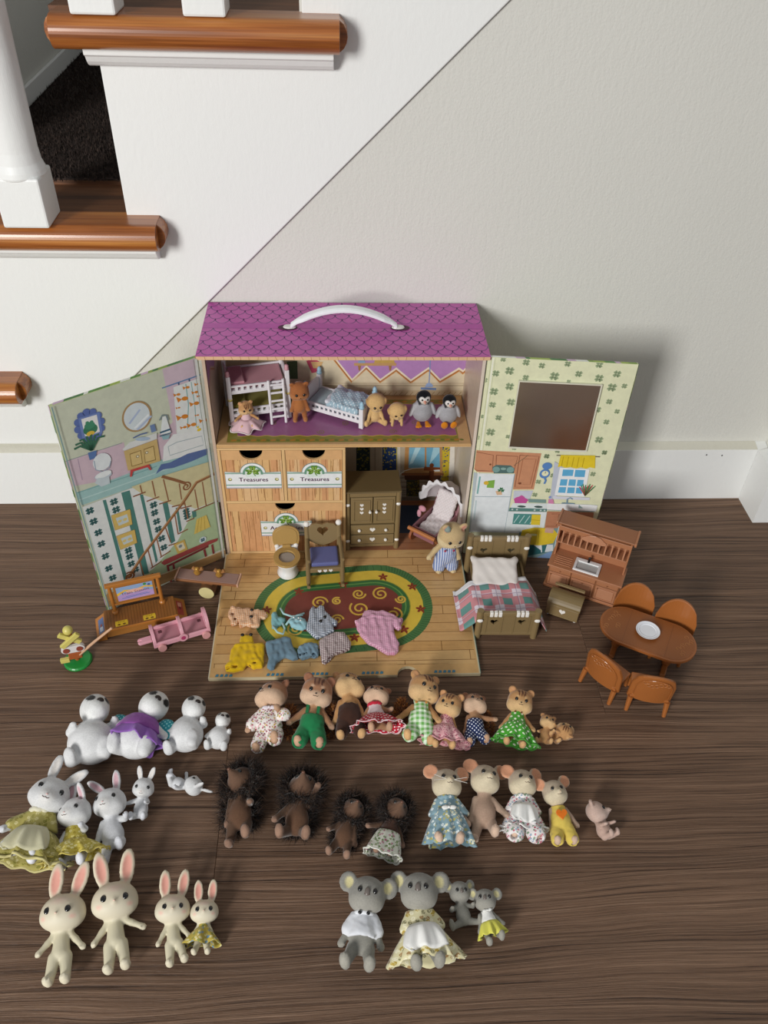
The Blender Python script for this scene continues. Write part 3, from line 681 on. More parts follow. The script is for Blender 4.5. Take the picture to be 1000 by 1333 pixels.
# plant and toilet
pc = [(116.2,203.1)][0]
for i, a in enumerate((20, 50, 75, 100, 125, 150, 175)): A.line('#3c6b55', [pc, (pc[0]-9*cos(rad(a)), pc[1]+8+8*sin(rad(a))), (pc[0]-15*cos(rad(a)), pc[1]+7+9*sin(rad(a)))], 2.2); A.k -= 1
A.k += 1; A.poly('#5a78a8', [(120.3,201.9),(112,201.3),(114.6,193.3),(120.4,193.8)])
A.ell('#dde3e4', [(109.9,187)][0], 12.5, 13.5); A.line('#9aa8b8', [(116.7,191.2),(117.2,181),(111.4,175.8),(104.9,177.4),(101.8,184.4)], .9); A.ell('#b9c6cf', [(112,171.5)][0], 12, 5.5, 8); A.ell('#e2e7e7', [(111.7,172.8)][0], 11.5, 5); A.poly('#c2ced2', [(117.9,171.2),(106.8,168),(107.6,160.1),(116,160.1),(121.3,166.8)])
# vanity
A.poly('#d6d9d6', [(88.9,192.1),(80.9,196.8),(53.1,196.2),(54.2,189.5),(87.5,190)]); A.poly('#c9ae74', [(87.9,189.6),(54.3,189.1),(54.9,163),(88.1,166.4)])
for P in ([(83.2,184.4),(71.6,183.8),(72.7,167.9),(83.9,169.2)], [(68.9,183.7),(58.4,183.3),(59.1,166),(70.4,167.5)]): A.poly('#8d7443', P); A.k -= 1
A.k += 1
for P in ([(82.7,183.3),(72.5,183.1),(73.2,169),(83.1,169.9)], [(68.4,182.6),(59.3,182.4),(59.8,167.2),(69.7,168.2)]): A.poly('#d3b97e', P); A.k -= 1
A.k += 1
for q in [(76.1,178.2),(66.6,178.6)]: A.ell('#6f5a34', q, 2.4); A.ell('#e3dcc2', q, 1.6); A.k -= 2
A.k += 2; A.ell('#a9bdd0', [(67.8,195.3)][0], 11, 3, 20); A.poly('#6f86ad', [(58.6,206.7),(54,206.9),(53.3,198.4),(58.2,198.4)]); A.line('#5a6f9e', [(76.7,200.1),(69.4,201.1),(62.4,200.2)], 1.4)
A.poly('#c04b48', [(85.7,166.4),(66.8,164.5),(65.3,156.9),(67.1,157.3),(68.8,161.8),(83.6,163.2),(86,158),(87.7,158.8)])
A.line('#7c8c90', [(48.3,208.6),(44.8,213.2),(40.5,211.1),(40,205.2)], 1.4); A.poly('#dfe5e4', [(45.1,211.3),(41.5,210.9),(39.2,190.4),(50,192.9)]); A.line('#3a5f78', [(50.2,195),(39.5,194.7)], 2); A.line('#3f6f80', [(51.2,191.3),(39.2,190.4)], 1.2); A.poly('#8fb4bb', [(49.4,190.5),(40.4,188.8),(42.9,184.6),(48.3,185.9)])
# stair hall
A.poly('#dadedb', [(138.2,146.1),(89.8,145.2),(-1.8,134.5),(-1.9,10.6),(74.4,18.6),(138.6,30.1)])
A.poly('#cfc79c', [(88.6,146.7),(57.5,145.1),(-2.3,138.7),(-1,85.5),(27.2,86.7),(34.9,94.9),(49.4,102.3),(65.5,118.9),(78.1,130.8)])
A.poly('#a9bf98', [(29.4,85.5),(-1,85.5),(-1.2,13.7),(74.6,17.4),(100.5,26.8),(84,32.2),(52.8,54.4)])
teal = '#4c8078'
for P in ([(118.4,144.5),(115.2,143.9),(113.9,32.4),(117.8,31.8)], [(99.5,144.6),(90.9,143.6),(90.5,28.4),(98,29.9)], [(82.1,133.8),(78.8,132.2),(78.3,40.2),(81.1,38)], [(61.2,111.1),(55.7,110.6),(55.5,55.9),(60.7,54.4)], [(48.4,98.8),(45.8,98.2),(46,66.6),(49.2,64.7)], [(31.9,85.6),(26.9,84.2),(27.3,76),(31.7,75.9)]): A.poly(teal, P); A.k -= 1
A.k += 1
for q in [(132.4,138.4),(131.7,124.4),(130.2,109.1),(130.3,93.8),(129.6,76.3),(129.6,59),(128.3,44.4),(108.3,137.7),(108.1,127.3),(106,71),(106.3,62.3),(106.4,51.8),(70.6,114.3),(71.2,104.2),(71,92),(69.4,67.3),(69,54.1),(37.8,88.7),(37.8,81.6),(70.9,81.4),(103.6,41.4)]:
    A.clover('#3c6666', q, 6.6, 4, 45); A.k -= 2
A.k += 2
br = '#8a5a3c'
for P in ([(89.1,134.5),(75.8,134)], [(76.9,122.2),(63.2,121.6)], [(64.8,112.5),(51.8,110.9)], [(52.2,102.4),(38.2,99.4)], [(43.6,95.7),(30.9,92.9)], [(39.7,75.4),(30.2,75.1)], [(51.4,63.5),(39.4,64.2)], [(63.8,53.6),(52.2,52)], [(75.4,42.8),(62.5,45.4)], [(87.6,33.8),(74.4,36.7)], [(29.5,84.8),(-0.2,84.2)], [(98.8,25.7),(86.2,25.2)]): A.line(br, P, 1.6); A.k -= 1
A.k += 1
for P in ([(79.8,144.6),(79.6,134.8)], [(67.2,143.9),(67,123.5)], [(55.5,140.5),(54.5,111.8)], [(40.1,127.6),(40.6,106.4)], [(24.7,112.2),(24.2,84)], [(15.1,117.8),(14.8,84.7)], [(37.9,101.6),(37.4,77.8)], [(63.3,80.8),(60.7,56.9)], [(74.7,70.3),(73.8,43.9)], [(86.3,63.5),(85.4,33.5)], [(97.3,50.1),(96.6,27)], [(50.6,94.1),(51,63.3)]): A.line('#96684a', P, 1.3); A.k -= 1
A.k += 1
A.line('#8f6242', [(113.4,34.7),(93.5,55.3),(64.4,80.2),(37.6,103.7),(21.7,119.8),(11.7,120.7),(-0.7,121.6)], 3.6); A.line('#c09464', [(112.1,36.9),(93.2,56.9),(64.1,81.7),(37.3,105.2),(21.5,121.3),(-0.8,122.5)], 1.2)
A.line('#8f6242', [(56.6,144.7),(44.4,134.5),(32.7,124)], 3.2); A.spiral('#8f6242', [(33.2,120.2)][0], 5.6, 1.6, 1.7, 1.2); A.spiral('#7d5234', [(111.6,36.1)][0], 6.2, 1.7, 2.0, 1.2)
for P, Q, c_ in (([(114.2,123.2),(94.6,121.5),(95.8,101.4),(114.2,103.1)], [(110.6,117.6),(98.7,116.9),(98.8,106.8),(109.5,106.9)], 0), ([(114.4,95.8),(94.8,94.3),(95.4,75.8),(113.8,76.2)], [(110.7,90.3),(99.3,89.8),(99.1,80.8),(109.2,80.8)], 0)):
    A.poly('#7d6232', P); A.poly('#d2b567', [(a*.97+sum(x for x,_ in P)/4*.03, b*.97+sum(y for _,y in P)/4*.03) for a, b in P]); A.poly('#c3cfcf', Q); A.ell('#d6c27a', (sum(x for x,_ in Q)/4-2.5, sum(y for _,y in Q)/4-.5), 3.2, 2.6); A.ell('#d6c27a', (sum(x for x,_ in Q)/4+3, sum(y for _,y in Q)/4), 3, 2.4)
A.poly('#c9ab5c', [(58.1,52.4),(45.4,52.8),(43.7,36.7),(55.5,36.3)]); A.poly('#d9d2b4', [(55.5,49.7),(47.5,49.9),(46.1,40.1),(53.4,39.7)]); A.ell('#7d8a90', [(51.1,45.9)][0], 3)
A.poly('#9c4848', [(75.7,34.9),(71.3,37.4),(16.6,35.4),(6.7,33.2),(8.4,29.6),(72.6,29.9)]); A.line('#7d3238', [(70.1,26.4),(19.6,28.1)], 3)
for P in ([(69.2,28.4),(69,1.5)], [(62.6,27.1),(63.3,3.9)], [(25.1,26),(23.6,5.4)], [(15,28.1),(14.6,-0.7)]): A.line('#8d3c40', P, 2.4); A.k -= 1
A.k += 1; A.poly('#d8bf66', [(28.1,72.8),(16.4,72.7),(13.8,54.1),(33.8,53.8)]); 
for P in ([(25.1,72.5),(30.2,54.3)], [(22.1,72.6),(25.6,53.8)], [(19.1,72.4),(20.5,53.5)]): A.line('#b39a48', P, .6); A.k -= 1
A.k += 1; A.ell('#cfdcdf', [(24.9,40.8)][0], 6.2, 6.2); A.clover('#4a7080', [(24.9,40.8)][0], 4.4, 4, 45)
A.poly('#b58f5e', [(139.3,26.7),(74.6,17.4),(-0.9,11.2),(-0.4,-12.9),(141.3,7.9)]); A.line('#d9c9a4', [(139.7,29.5),(74.4,18.6),(-0.9,11.7)], 1.5)
A.line('#8d6a40', [(139,14.8),(76.5,5.4),(-0.4,-3.3)], .7); A.line('#8d6a40', [(118.4,23.7),(119.2,4.5)], .7)
A.line('#d7dad4', [(3.5,1),(3.5,260)], 2.5); A.line('#8d9488', [(5.8,1),(5.8,260)], .6); A.line('#7fa0a0', [(140,1),(140,260)], 1.0)
def art_board(A, name, parent, o, u, v, n):
    me = bpy.data.meshes.new(name); o = Vector(o); u = Vector(u).normalized(); v = Vector(v); n = Vector(n).normalized()
    # drop pieces falling outside the board
    me.from_pydata([tuple(o + (u*a + v*q + n*(z+.06))/1000) for a, q, z in A.v], [], A.f)
    setcol(me, np.array(A.c)); me.materials.append(printed()); return link(name, me, parent)
A.v = [(min(max(a, .4), 141.2), min(max(b, .9), 260.2), z) for a, b, z in A.v]
art_board(A, 'door_print', LD, (-.1310, .675, 0), lu, (0,0,1), lnrm)
# note: scale of o is metres here, u/v in millimetres
# green leafy wrap showing along the top and outer edges
def edge_wrap(parent, hinge, u, n, W_, Hh, seed):
    m = MB(); r = random.Random(seed); h = Vector(hinge)
    cols = ['#5f8f4a', '#9fb55a', '#e4e6dc', '#4c7d4a', '#c9b0c4', '#e4e6dc', '#86a24e']
    vs = []; fs = []; cc = []
    x = 0
    while x < W_-.004:
        w = r.uniform(.004, .012); w = min(w, W_-x); c = lin(r.choice(cols)); b = len(vs)
        for a, t_ in ((x, 0), (x+w, 0), (x+w-.002, 1), (x-.002 if x else 0, 1)):
            q = h + u*a - n*(0.0032*t_); vs.append((q.x, q.y, Hh+.0002)); cc.append(c)
        fs.append((b, b+1, b+2, b+3)); x += w
    z = 0.002
    while z < Hh-.006:
        w = min(r.uniform(.004, .014), Hh-z); c = lin(r.choice(cols)); b = len(vs)
        for a, t_ in ((z, 0), (z+w, 0), (z+w, 1), (z, 1)):
            q = h + u*(W_+.0003) - n*(0.0032*t_); vs.append((q.x, q.y, a)); cc.append(c)
        fs.append((b, b+1, b+2, b+3)); z += w
    me = bpy.data.meshes.new('edge_print'); me.from_pydata(vs, [], fs); setcol(me, np.array(cc)); me.materials.append(printed()); link('edge_print', me, parent)
edge_wrap(LD, (-.1310, .675, 0), lu, lnrm, 0.1415, 0.2605, 1)

# right door: clover wallpaper with a mirror and a kitchen print
ru = Vector((.142, -.013, 0)).normalized(); rn = ru.cross(Vector((0,0,1)))
RD = board('door', (.1420, .675, .0006), ru, rn, 0.1430, 0.2605, 0.0032, plastic('#dfe0b8', .45), 'right door panel with a mirror above a printed kitchen')
A = Art(.85); A.poly('#e2e3bf', [(0.5,1),(142.6,1),(142.6,260),(0.5,260)])
A.line('#c4c79e', [(3.4,1),(3.4,260)], .7); A.line('#edeeda', [(5,1),(5,260)], 1.6); A.line('#c9cba8', [(7,1),(7,260)], .6)
for q, s_ in zip([(14.5,259),(9.4,243.1),(22.2,246.7),(36.7,256.8),(52,254.1),(76.1,257.4),(106,258.1),(38.6,240),(65.8,243.2),(88.5,247),(108.7,243.4),(124.8,249),(10,222.5),(24.5,229.1),(123.1,233.8),(134.7,236.1),(10.4,207),(28.1,211.1),(123.9,217.4),(18.2,191.9),(114.5,207.5),(134,206.5),(12.4,173.8),(126.2,193.3),(11.4,159.1),(123.3,171),(30.5,169.2),(39,154.9),(73.6,147),(132.3,155),(0.9,192.5),(-0.4,235),(-0.8,166),(80.4,238),(111.3,184.5),(83.9,154.4),(110.5,157.5)], (.8,1,1.25,1,.9,.9,1,.9,1.3,1,1.2,1.1,1.2,1.2,1.3,.8,1,1.2,.9,.95,1,.8,1.3,.9,.9,1.2,.7,.7,.8,.7,.7,.8,.8,.6,.5,.8,.7)):
    A.clover('#98a884', q, 4.6*s_, 4, 40); A.k -= 2
for q in [(74,146.6),(84.5,121.7),(82.6,100.9),(69.5,94),(70.5,112.3),(132.1,155.3),(125.9,126.4),(109.4,157.8)]: A.clover('#98a884', q, 4, 4, 40); A.k -= 2
A.k += 2
A.poly('#c98f6c', [(-4.5,150.6),(1.6,150),(67.8,150.2),(67.2,101.4),(45,99.9),(44,122.1),(4.3,121.2),(-3.6,124.9)])
for P in ([(-0.6,147.9),(18.5,144.7),(19.9,123.7),(2.8,123.6),(-1.6,126.4)], [(21.7,144.9),(44.2,144.7),(43.1,132.4),(42.6,124.1),(23.6,123.9)], [(46,146.4),(66.1,146.1),(64.6,104),(46.6,103.3)]):
    A.line('#8f5a42', P + [P[0]], .8)
A.line('#a56a4c', [(49.9,142),(63.5,142.3),(62.1,108.1),(49.3,107.7),(49.9,142)], .7); A.ell('#7d4a34', [(16.8,132.4)][0], 1.4); A.ell('#7d4a34', [(51.2,108.9)][0], 1.8)
A.line('#7f6a50', [(41.5,132.3),(54.4,147)], .7)
A.poly('#54706c', [(19.3,128.8),(22.9,132.2),(38.3,132.5),(42.9,128.3),(42.9,122.1),(21.9,120.7)]); 
for q in [(23.7,126),(38.6,126.6)]: A.ell('#7fa29c', q, 4.6, 4.6)
A.ell('#8aaaa2', [(31.1,127.5)][0], 3.4, 2)
A.poly('#b9c4c8', [(-3.2,121.1),(4.5,119.6),(5,35),(4.1,34.9)]); A.poly('#e3e8ea', [(4.8,119.6),(43.8,121.1),(43.9,36.6),(5.3,35)])
A.line('#9fb0b6', [(5.2,87.4),(43.4,89.6)], .8); A.line('#a6b6bc', [(43.8,121.1),(43.9,36.6)], 1); A.line('#7fb0ac', [(7.7,115.6),(7.4,91.5)], 1.8); A.line('#c2d0d2', [(7.1,82.1),(7.5,53.4)], 1.8)
A.poly('#7fae4c', [(16.5,110.2),(24,112),(24.2,100.7),(16.4,100.8)]); A.ell('#d9b13a', [(15.2,107.2)][0], 3.2); A.poly('#d9b48f', [(26.4,96.5),(32.3,98),(34.4,92),(28.7,91.2)]); A.clover('#3f7a52', [(32.3,98.4)][0], 4.6, 3)
A.poly('#c9cdd8', [(46.1,98.5),(66.6,99.9),(65,88.2),(46.8,87)])
A.poly('#c4569a', [(47.6,87),(49.8,89.4),(55.3,91.9),(61.7,88),(63.6,86.6),(61.1,80.6),(49.7,80.3)]); A.line('#c4569a', [(52.3,89.5),(55.2,92.6),(58.9,90)], 1)
A.poly('#7d9a94', [(63.3,88.1),(82.5,88.3),(83.3,83.5),(64.1,83.1)]); A.poly('#dfe7e6', [(47.5,81),(84.6,82.9),(85.2,74.7),(45.2,73.5)]); A.poly('#5d857f', [(44.8,74.2),(85.5,75.2),(85.8,71.1),(44.4,69.2)])
for q in [(57.4,76.8),(75.8,77.6)]: A.ell('#3e5450', q, 5.5, 1.8)
for q in [(47.9,71.9),(53,72),(72.4,72.5),(79.1,72.7),(83.3,72.8)]: A.ell('#c9d6d2', q, 1.3); A.k -= 1
A.k += 1; A.poly('#e2e8e8', [(43.7,68.9),(86.2,70.7),(87,38.4),(43.9,36.6)]); A.poly('#55908a', [(50.4,66),(80,67.1),(80.8,50.9),(50.8,50.4)])
for i in range(4): A.line('#b9d6d2', [(q[0]+i*6, q[1]) for q in [(52.2,52.4),(56.6,64.1)]], 1)
A.poly('#e0c63c', [(70.3,66.2),(80.1,66.2),(81.6,50.9),(71.3,50.9)]); A.line('#b79c22', [(71.1,58.3),(80.7,58)], .7)
# window, curtain, clock, sink
A.poly('#bfc5d2', [(82.9,141.1),(91.9,135.6),(92.9,93.4),(86.6,88.6)]); A.poly('#eef0f0', [(89.8,133.4),(121,133.4),(122.9,95.4),(90.5,95.4)]); 
for P in ([(93.4,131.2),(104.7,131.5),(105.1,123),(93.9,122.3)], [(106.3,131.6),(117.1,131.7),(117.7,122.4),(106.9,122.1)], [(93.3,118),(100.6,118.3),(101,109.4),(93.5,109.2)], [(102.2,118.4),(109.5,118.5),(110.2,109.6),(102.6,109.6)], [(111.2,118.4),(117.7,118.6),(118.5,109.8),(111.6,109.7)], [(93.5,107.2),(101,107.5),(101.4,99.4),(93.5,99.3)], [(102.7,107.4),(110.3,107.7),(111,99.6),(103.1,99.3)], [(111.8,107.6),(118.4,107.8),(119.3,99.5),(112.5,99.5)]): A.poly('#62aed6', P); A.k -= 1
A.k += 1; A.poly('#d6d8e2', [(89.1,94.2),(128.8,94.7),(129.2,91),(89.8,89.9)])
A.line('#6d6258', [(83.5,149.2),(128.4,150.1)], 1.1); A.poly('#e3c832', [(87.8,149.9),(123.3,151.4),(126.2,134.7),(120.8,135.8),(117.2,133.5),(111.3,135.2),(106.9,132.9),(100.8,134.9),(95.5,133.4),(91.1,135.5),(87.4,133.7)])
for i in range(5): A.line('#b79a1e', [(q[0]+i*5.4, q[1]) for q in [(91.1,135.1),(91,148.1)]], .7); A.k -= 1
A.k += 1
for i in range(12): q = [(123.1,103)][0]; A.line('#4f8a5a' if i % 3 else '#c24a58', [(q[0], q[1]-6), (q[0]+(i-5.5)*1.5, q[1]+6+(i*7%5))], 1.2); A.k -= 1
A.k += 1; A.ell('#5b86c0', [(76.2,134.6)][0], 6, 5.5); A.ell('#5b86c0', [(75.2,124.2)][0], 6.4, 7.5, 0); A.ell('#e8e6c0', [(75.6,124.6)][0], 4.2); A.line('#2f4f78', [[(75.6,124.6)][0], [(75.8,127.3)][0]], .7); A.line('#5b86c0', [(76,119),(77.8,114.9),(76.8,110.6)], 2)
A.poly('#eceeee', [(84.1,83.5),(130.7,84.9),(139.2,84.4),(139.3,75.5),(85.5,74.7)]); A.line('#8fa0a8', [(85.6,74.1),(137.3,75.4)], .9)
A.line('#7b97a8', [(105.6,85.4),(104.9,90.9),(107.8,93.3),(110.9,91.3)], 1.6); A.line('#7b97a8', [(99.8,85),(114,85.1)], 1.4); A.poly('#8aa6a4', [(118.8,84.1),(124.3,79.4),(119.3,79.1)]); A.poly('#d78ab2', [(84.8,89.5),(89.8,89.9),(91.8,83.4),(85.4,83.6)]); A.ell('#8a9ad0', [(86,92.5)][0], 1.8)
A.poly('#b98062', [(86.3,71.9),(137,74.2),(140.3,44.6),(87.5,40.8)]); A.line('#8a5640', [(91.6,68.8),(99.9,69.4),(99.6,51),(88.6,50.3)], .9)
# table and checkered floor
A.poly('#7f9a9a', [(60.1,38.9),(103.4,49),(111.9,-11.2),(64.3,-4.6)]); A.poly('#2f6468', [(65.3,20.1),(78.4,21.1),(95.9,10.1),(69.8,-5.5)]); A.poly('#7f9fc8', [(85.2,-0.6),(100.7,12.9),(103.5,-9.3),(75.5,-7.6)]); A.poly('#dfe6ea', [(78.4,21.1),(100.9,22.7),(102.5,13.1),(92.4,9.9)]); A.poly('#e4eaec', [(67.2,-5.7),(74.8,-2.6),(101,-10.7),(85.1,-11.9)]); A.poly('#3a6f74', [(87,21.7),(94,22.2),(93.3,9.9),(88.5,12)])
A.line('#dfe6e8', [(86.3,26.5),(89.8,9.7)], 1.4); A.line('#dfe6e8', [(72.5,25.5),(74.7,15.9)], 1.4); A.line('#c9d6d8', [(103,51.3),(103.3,8.2)], 1.2)
A.poly('#e0c43a', [(63,42.6),(76.1,47.5),(96.8,47.4),(103.3,39.6),(100.5,25.1),(92.2,22.1),(84.6,20.3),(75.8,20.9),(66.6,23.8),(61.9,31.9)]); A.line('#a8902a', [(81.8,44),(83.6,21.4)], .7); A.poly('#cfa896', [(88.1,47.9),(97.7,48.1),(98,40.4),(88.4,40.9)]); A.ell('#e8e4a0', [(76.1,36.5)][0], 5.5, 2)
A.v = [(min(max(a, .4), 142.7), min(max(b, .9), 260.2), z) for a, b, z in A.v]
art_board(A, 'door_print', RD, (.1420, .675, 0), ru, (0,0,1), rn)
edge_wrap(RD, (.1420, .675, 0), ru, rn, 0.1430, 0.2605, 5)
mq = [(33.2,235.5),(112.6,237.4),(111,158.9),(33.4,156.9)]
MX0, MX1 = (mq[0][0]+mq[3][0])/2, (mq[1][0]+mq[2][0])/2; MZ0, MZ1 = (mq[2][1]+mq[3][1])/2, (mq[0][1]+mq[1][1])/2
def onR(a, b, d): q = Vector((.1420, .675, 0)) + ru*(a/1000) + rn*d; return (q.x, q.y, b/1000)
def rslab(name, a0, a1, b0, b1, d0, d1, mat_, parent, bv=0):
    vs = [onR(a, b, d) for d in (d0, d1) for a, b in ((a0,b0),(a1,b0),(a1,b1),(a0,b1))]
    return MB().add(vs, [(0,1,2,3),(4,5,6,7),(0,1,5,4),(1,2,6,5),(2,3,7,6),(3,0,4,7)]).build(name, mat_, parent, bevel=bv)
t = NT('mirror_film'); nn = t.noise(t.objc(), 30, 2); t.set(Metallic=1.0, Base_Color=(0.88, 0.88, 0.86, 1), Roughness=0.2)
rslab('mirror', MX0, MX1, MZ0, MZ1, 0.0008, 0.0022, t.m, RD)
fm = plastic('#d9d6c4', .4)
for a0, a1, b0, b1 in ((MX0-1.2, MX0, MZ0-1.2, MZ1+1.2), (MX1, MX1+1.2, MZ0-1.2, MZ1+1.2), (MX0, MX1, MZ0-1.6, MZ0), (MX0, MX1, MZ1, MZ1+1.0)):
    rslab('mirror_rim', a0, a1, b0, b1, 0.0008, 0.0028, fm, RD)

# ---------------- sculpted bodies: smooth union of shapes, meshed as one continuous skin ----------------
def rotm(e): return np.array(Euler([rad(a) for a in e]).to_matrix())
class Sdf:
    def __init__(s): s.p = []; s.paint = []
    def ell(s, c, r, col, k=.02, rot=(0,0,0), M=None, op='u'):
        R = rotm(rot) if M is None else M
        s.p.append(('e', np.array(c, float), np.array(r, float), R, col, k, op)); return s
    def cap(s, a, b, ra, rb, col, k=.02, op='u'):
        s.p.append(('c', np.array(a, float), np.array(b, float), (ra, rb), col, k, op)); return s
    def box(s, c, h, rnd, col, k=.01, rot=(0,0,0), op='u'):
        s.p.append(('b', np.array(c, float), np.array(h, float), (rotm(rot), rnd), col, k, op)); return s
    def poly2(s, P, z0, T, rnd, k=.002, op='u'):
        s.p.append(('p', np.array([min(a for a, _ in P), min(b for _, b in P), z0-T]), np.array([max(a for a, _ in P), max(b for _, b in P), z0+T]), (np.array(P), z0, T, rnd), '#fff', k, op)); return s
    def clip(s, c, n): s.p.append(('h', np.array(c, float), np.array(n, float) / np.linalg.norm(n), None, None, 0, 'i')); return s
    def mark(s, c, r, col, soft=.15, rot=(0,0,0), M=None):
        s.paint.append((np.array(c, float), np.array(r, float), rotm(rot) if M is None else M, lin(col), soft)); return s
    @staticmethod
    def d1(q, P):
        t = q[0]
        if t == 'e':
            L = (P - q[1]) @ q[3]; k0 = np.linalg.norm(L / q[2], axis=-1); k1 = np.linalg.norm(L / q[2]**2, axis=-1) + 1e-9
            return k0 * (k0 - 1) / k1
        if t == 'c':
            ab = q[2] - q[1]; h = np.clip(((P - q[1]) @ ab) / (ab @ ab), 0, 1)
            return np.linalg.norm(P - q[1] - h[..., None] * ab, axis=-1) - (q[3][0] + (q[3][1] - q[3][0]) * h)
        if t == 'p':
            A, z0, T, rn = q[3]; x, y = P[..., 0], P[..., 1]; d = np.full(x.shape, 9.); s_ = np.ones(x.shape)
            for i in range(len(A)):
                a, b = A[i], A[i-1]; e = b - a; wx, wy = x - a[0], y - a[1]; h = np.clip((wx*e[0] + wy*e[1]) / (e @ e), 0, 1)
                d = np.minimum(d, (wx - e[0]*h)**2 + (wy - e[1]*h)**2)
                c1 = y >= a[1]; c2 = y < b[1]; c3 = e[0]*wy > e[1]*wx
                s_ = np.where((c1 & c2 & c3) | (~c1 & ~c2 & ~c3), -s_, s_)
            d = s_*np.sqrt(d); u, v = d + rn, np.abs(P[..., 2] - z0) - T + rn
            return np.sqrt(np.maximum(u, 0)**2 + np.maximum(v, 0)**2) + np.minimum(np.maximum(u, v), 0) - rn
        if t == 'b':
            L = np.abs((P - q[1]) @ q[3][0]) - (q[2] - q[3][1])
            return np.linalg.norm(np.maximum(L, 0), axis=-1) + np.minimum(L.max(-1), 0) - q[3][1]
        return (P - q[1]) @ q[2]
    def ev(s, P):
        D = None
        for q in s.p:
            d = s.d1(q, P); op = q[6]; k = q[5]
            if D is None: D = d; continue
            if op == 'u':
                h = np.maximum(k - np.abs(D - d), 0) / max(k, 1e-9); D = np.minimum(D, d) - h*h*k*.25
            elif op == 's':
                h = np.maximum(k - np.abs(D + d), 0) / max(k, 1e-9); D = np.maximum(D, -d) + h*h*k*.25
            else: D = np.maximum(D, d)
        if s.wr: 
            a, f = s.wr; D = D + a*np.sin(P[..., 0]*f + 3*np.sin(P[..., 2]*f*.6)) * np.cos(P[..., 2]*f*.8 + 2*np.sin(P[..., 1]*f*.7 + P[..., 0]*f*.5))
        return D
    wr = None
    def mesh(s, h):
        lo = np.full(3, 9.); hi = np.full(3, -9.)
        for q in s.p:
            if q[6] != 'u': continue
            if q[0] == 'e': e = np.abs(q[3]) @ q[2]; a, b = q[1] - e, q[1] + e
            elif q[0] == 'p': a, b = q[1], q[2]
            elif q[0] == 'b': e = np.abs(q[3][0]) @ q[2]; a, b = q[1] - e, q[1] + e
            else: m = max(q[3]); a, b = np.minimum(q[1], q[2]) - m, np.maximum(q[1], q[2]) + m
            lo = np.minimum(lo, a); hi = np.maximum(hi, b)
        lo -= 3*h; hi += 3*h
        n = np.ceil((hi - lo) / h).astype(int) + 1
        g = np.stack(np.meshgrid(*[lo[i] + h*np.arange(n[i]) for i in range(3)], indexing='ij'), -1).astype(np.float32)
        D = s.ev(g); ins = D < 0
        c = np.zeros((n[0]-1, n[1]-1, n[2]-1), dtype=int)
        off = [(i, j, k) for i in (0, 1) for j in (0, 1) for k in (0, 1)]
        sl = lambda A, o: A[o[0]:n[0]-1+o[0], o[1]:n[1]-1+o[1], o[2]:n[2]-1+o[2]]
        for o in off: c += sl(ins, o)
        act = (c > 0) & (c < 8); idx = -np.ones(act.shape, int); ii = np.argwhere(act); idx[act] = np.arange(len(ii))
        acc = np.zeros((len(ii), 3)); cnt = np.zeros(len(ii))
        vals = {o: sl(D, o)[act] for o in off}
        for o in off:
            for ax in range(3):
                if o[ax]: continue
                o2 = list(o); o2[ax] = 1; o2 = tuple(o2); a, b = vals[o], vals[o2]; m = (a < 0) != (b < 0)
                t = np.where(m, a / np.where(m, a - b, 1), 0); p = np.array(o, float)[None].repeat(len(ii), 0); p[:, ax] = t
                acc[m] += p[m]; cnt[m] += 1
        V = lo + h * (ii + acc / cnt[:, None]); F = []
        for ax in range(3):
            a1, a2 = (ax+1) % 3, (ax+2) % 3
            s0 = [slice(0, n[i]) for i in range(3)]; s1 = list(s0); s0[ax] = slice(0, n[ax]-1); s1[ax] = slice(1, n[ax])
            A, B = ins[tuple(s0)], ins[tuple(s1)]; e = np.argwhere(A != B)
            e = e[(e[:, a1] > 0) & (e[:, a2] > 0) & (e[:, a1] < n[a1]-1) & (e[:, a2] < n[a2]-1)]
            def at(d1, d2):
                q = e.copy(); q[:, a1] -= d1; q[:, a2] -= d2; return idx[q[:, 0], q[:, 1], q[:, 2]]
            f = np.stack([at(1, 1), at(0, 1), at(0, 0), at(1, 0)], 1); fl = ~A[e[:, 0], e[:, 1], e[:, 2]]
            f[fl] = f[fl][:, ::-1]; F.append(f)
        return V, np.concatenate(F)
    def colors(s, V):
        W = 0; Cc = 0; ds = [(s.d1(q, V), lin(q[4])) for q in s.p if q[6] == 'u']; dm = np.min([d for d, _ in ds], 0)
        for d, c in ds:
            w = np.exp(-(d - dm) / .006)[:, None]; W = W + w; Cc = Cc + w * np.array(c)
        Cc = Cc / W
        for c, r, R, col, soft in s.paint:
            k = np.linalg.norm(((V - c) @ R) / r, axis=-1); w = np.clip((1 - k) / soft, 0, 1)[:, None]; Cc = Cc * (1 - w) + w * np.array(col)
        return Cc
    def surf(s, c, d):
        c = np.array(c, float); d = np.array(d, float); d /= np.linalg.norm(d); t = .4
        for _ in range(40):
            v = float(s.ev((c + d*t)[None])[0])
            if abs(v) < 2e-4: break
            t -= v * .8
        return c + d*t
    def build(s, name, scale, mat_, parent, h=.02, label=None, kind=None):
        V, F = s.mesh(h); me = bpy.data.meshes.new(name)
        me.vertices.add(len(V)); me.vertices.foreach_set('co', (V*scale).astype(np.float32).ravel())
        me.loops.add(len(F)*4); me.loops.foreach_set('vertex_index', F.ravel().astype(np.int32))
        me.polygons.add(len(F)); me.polygons.foreach_set('loop_start', np.arange(0, len(F)*4, 4, dtype=np.int32))
        me.update(calc_edges=True); setcol(me, s.colors(V)); me.materials.append(mat_); me.shade_smooth()
        return link(name, me, parent, label, kind)

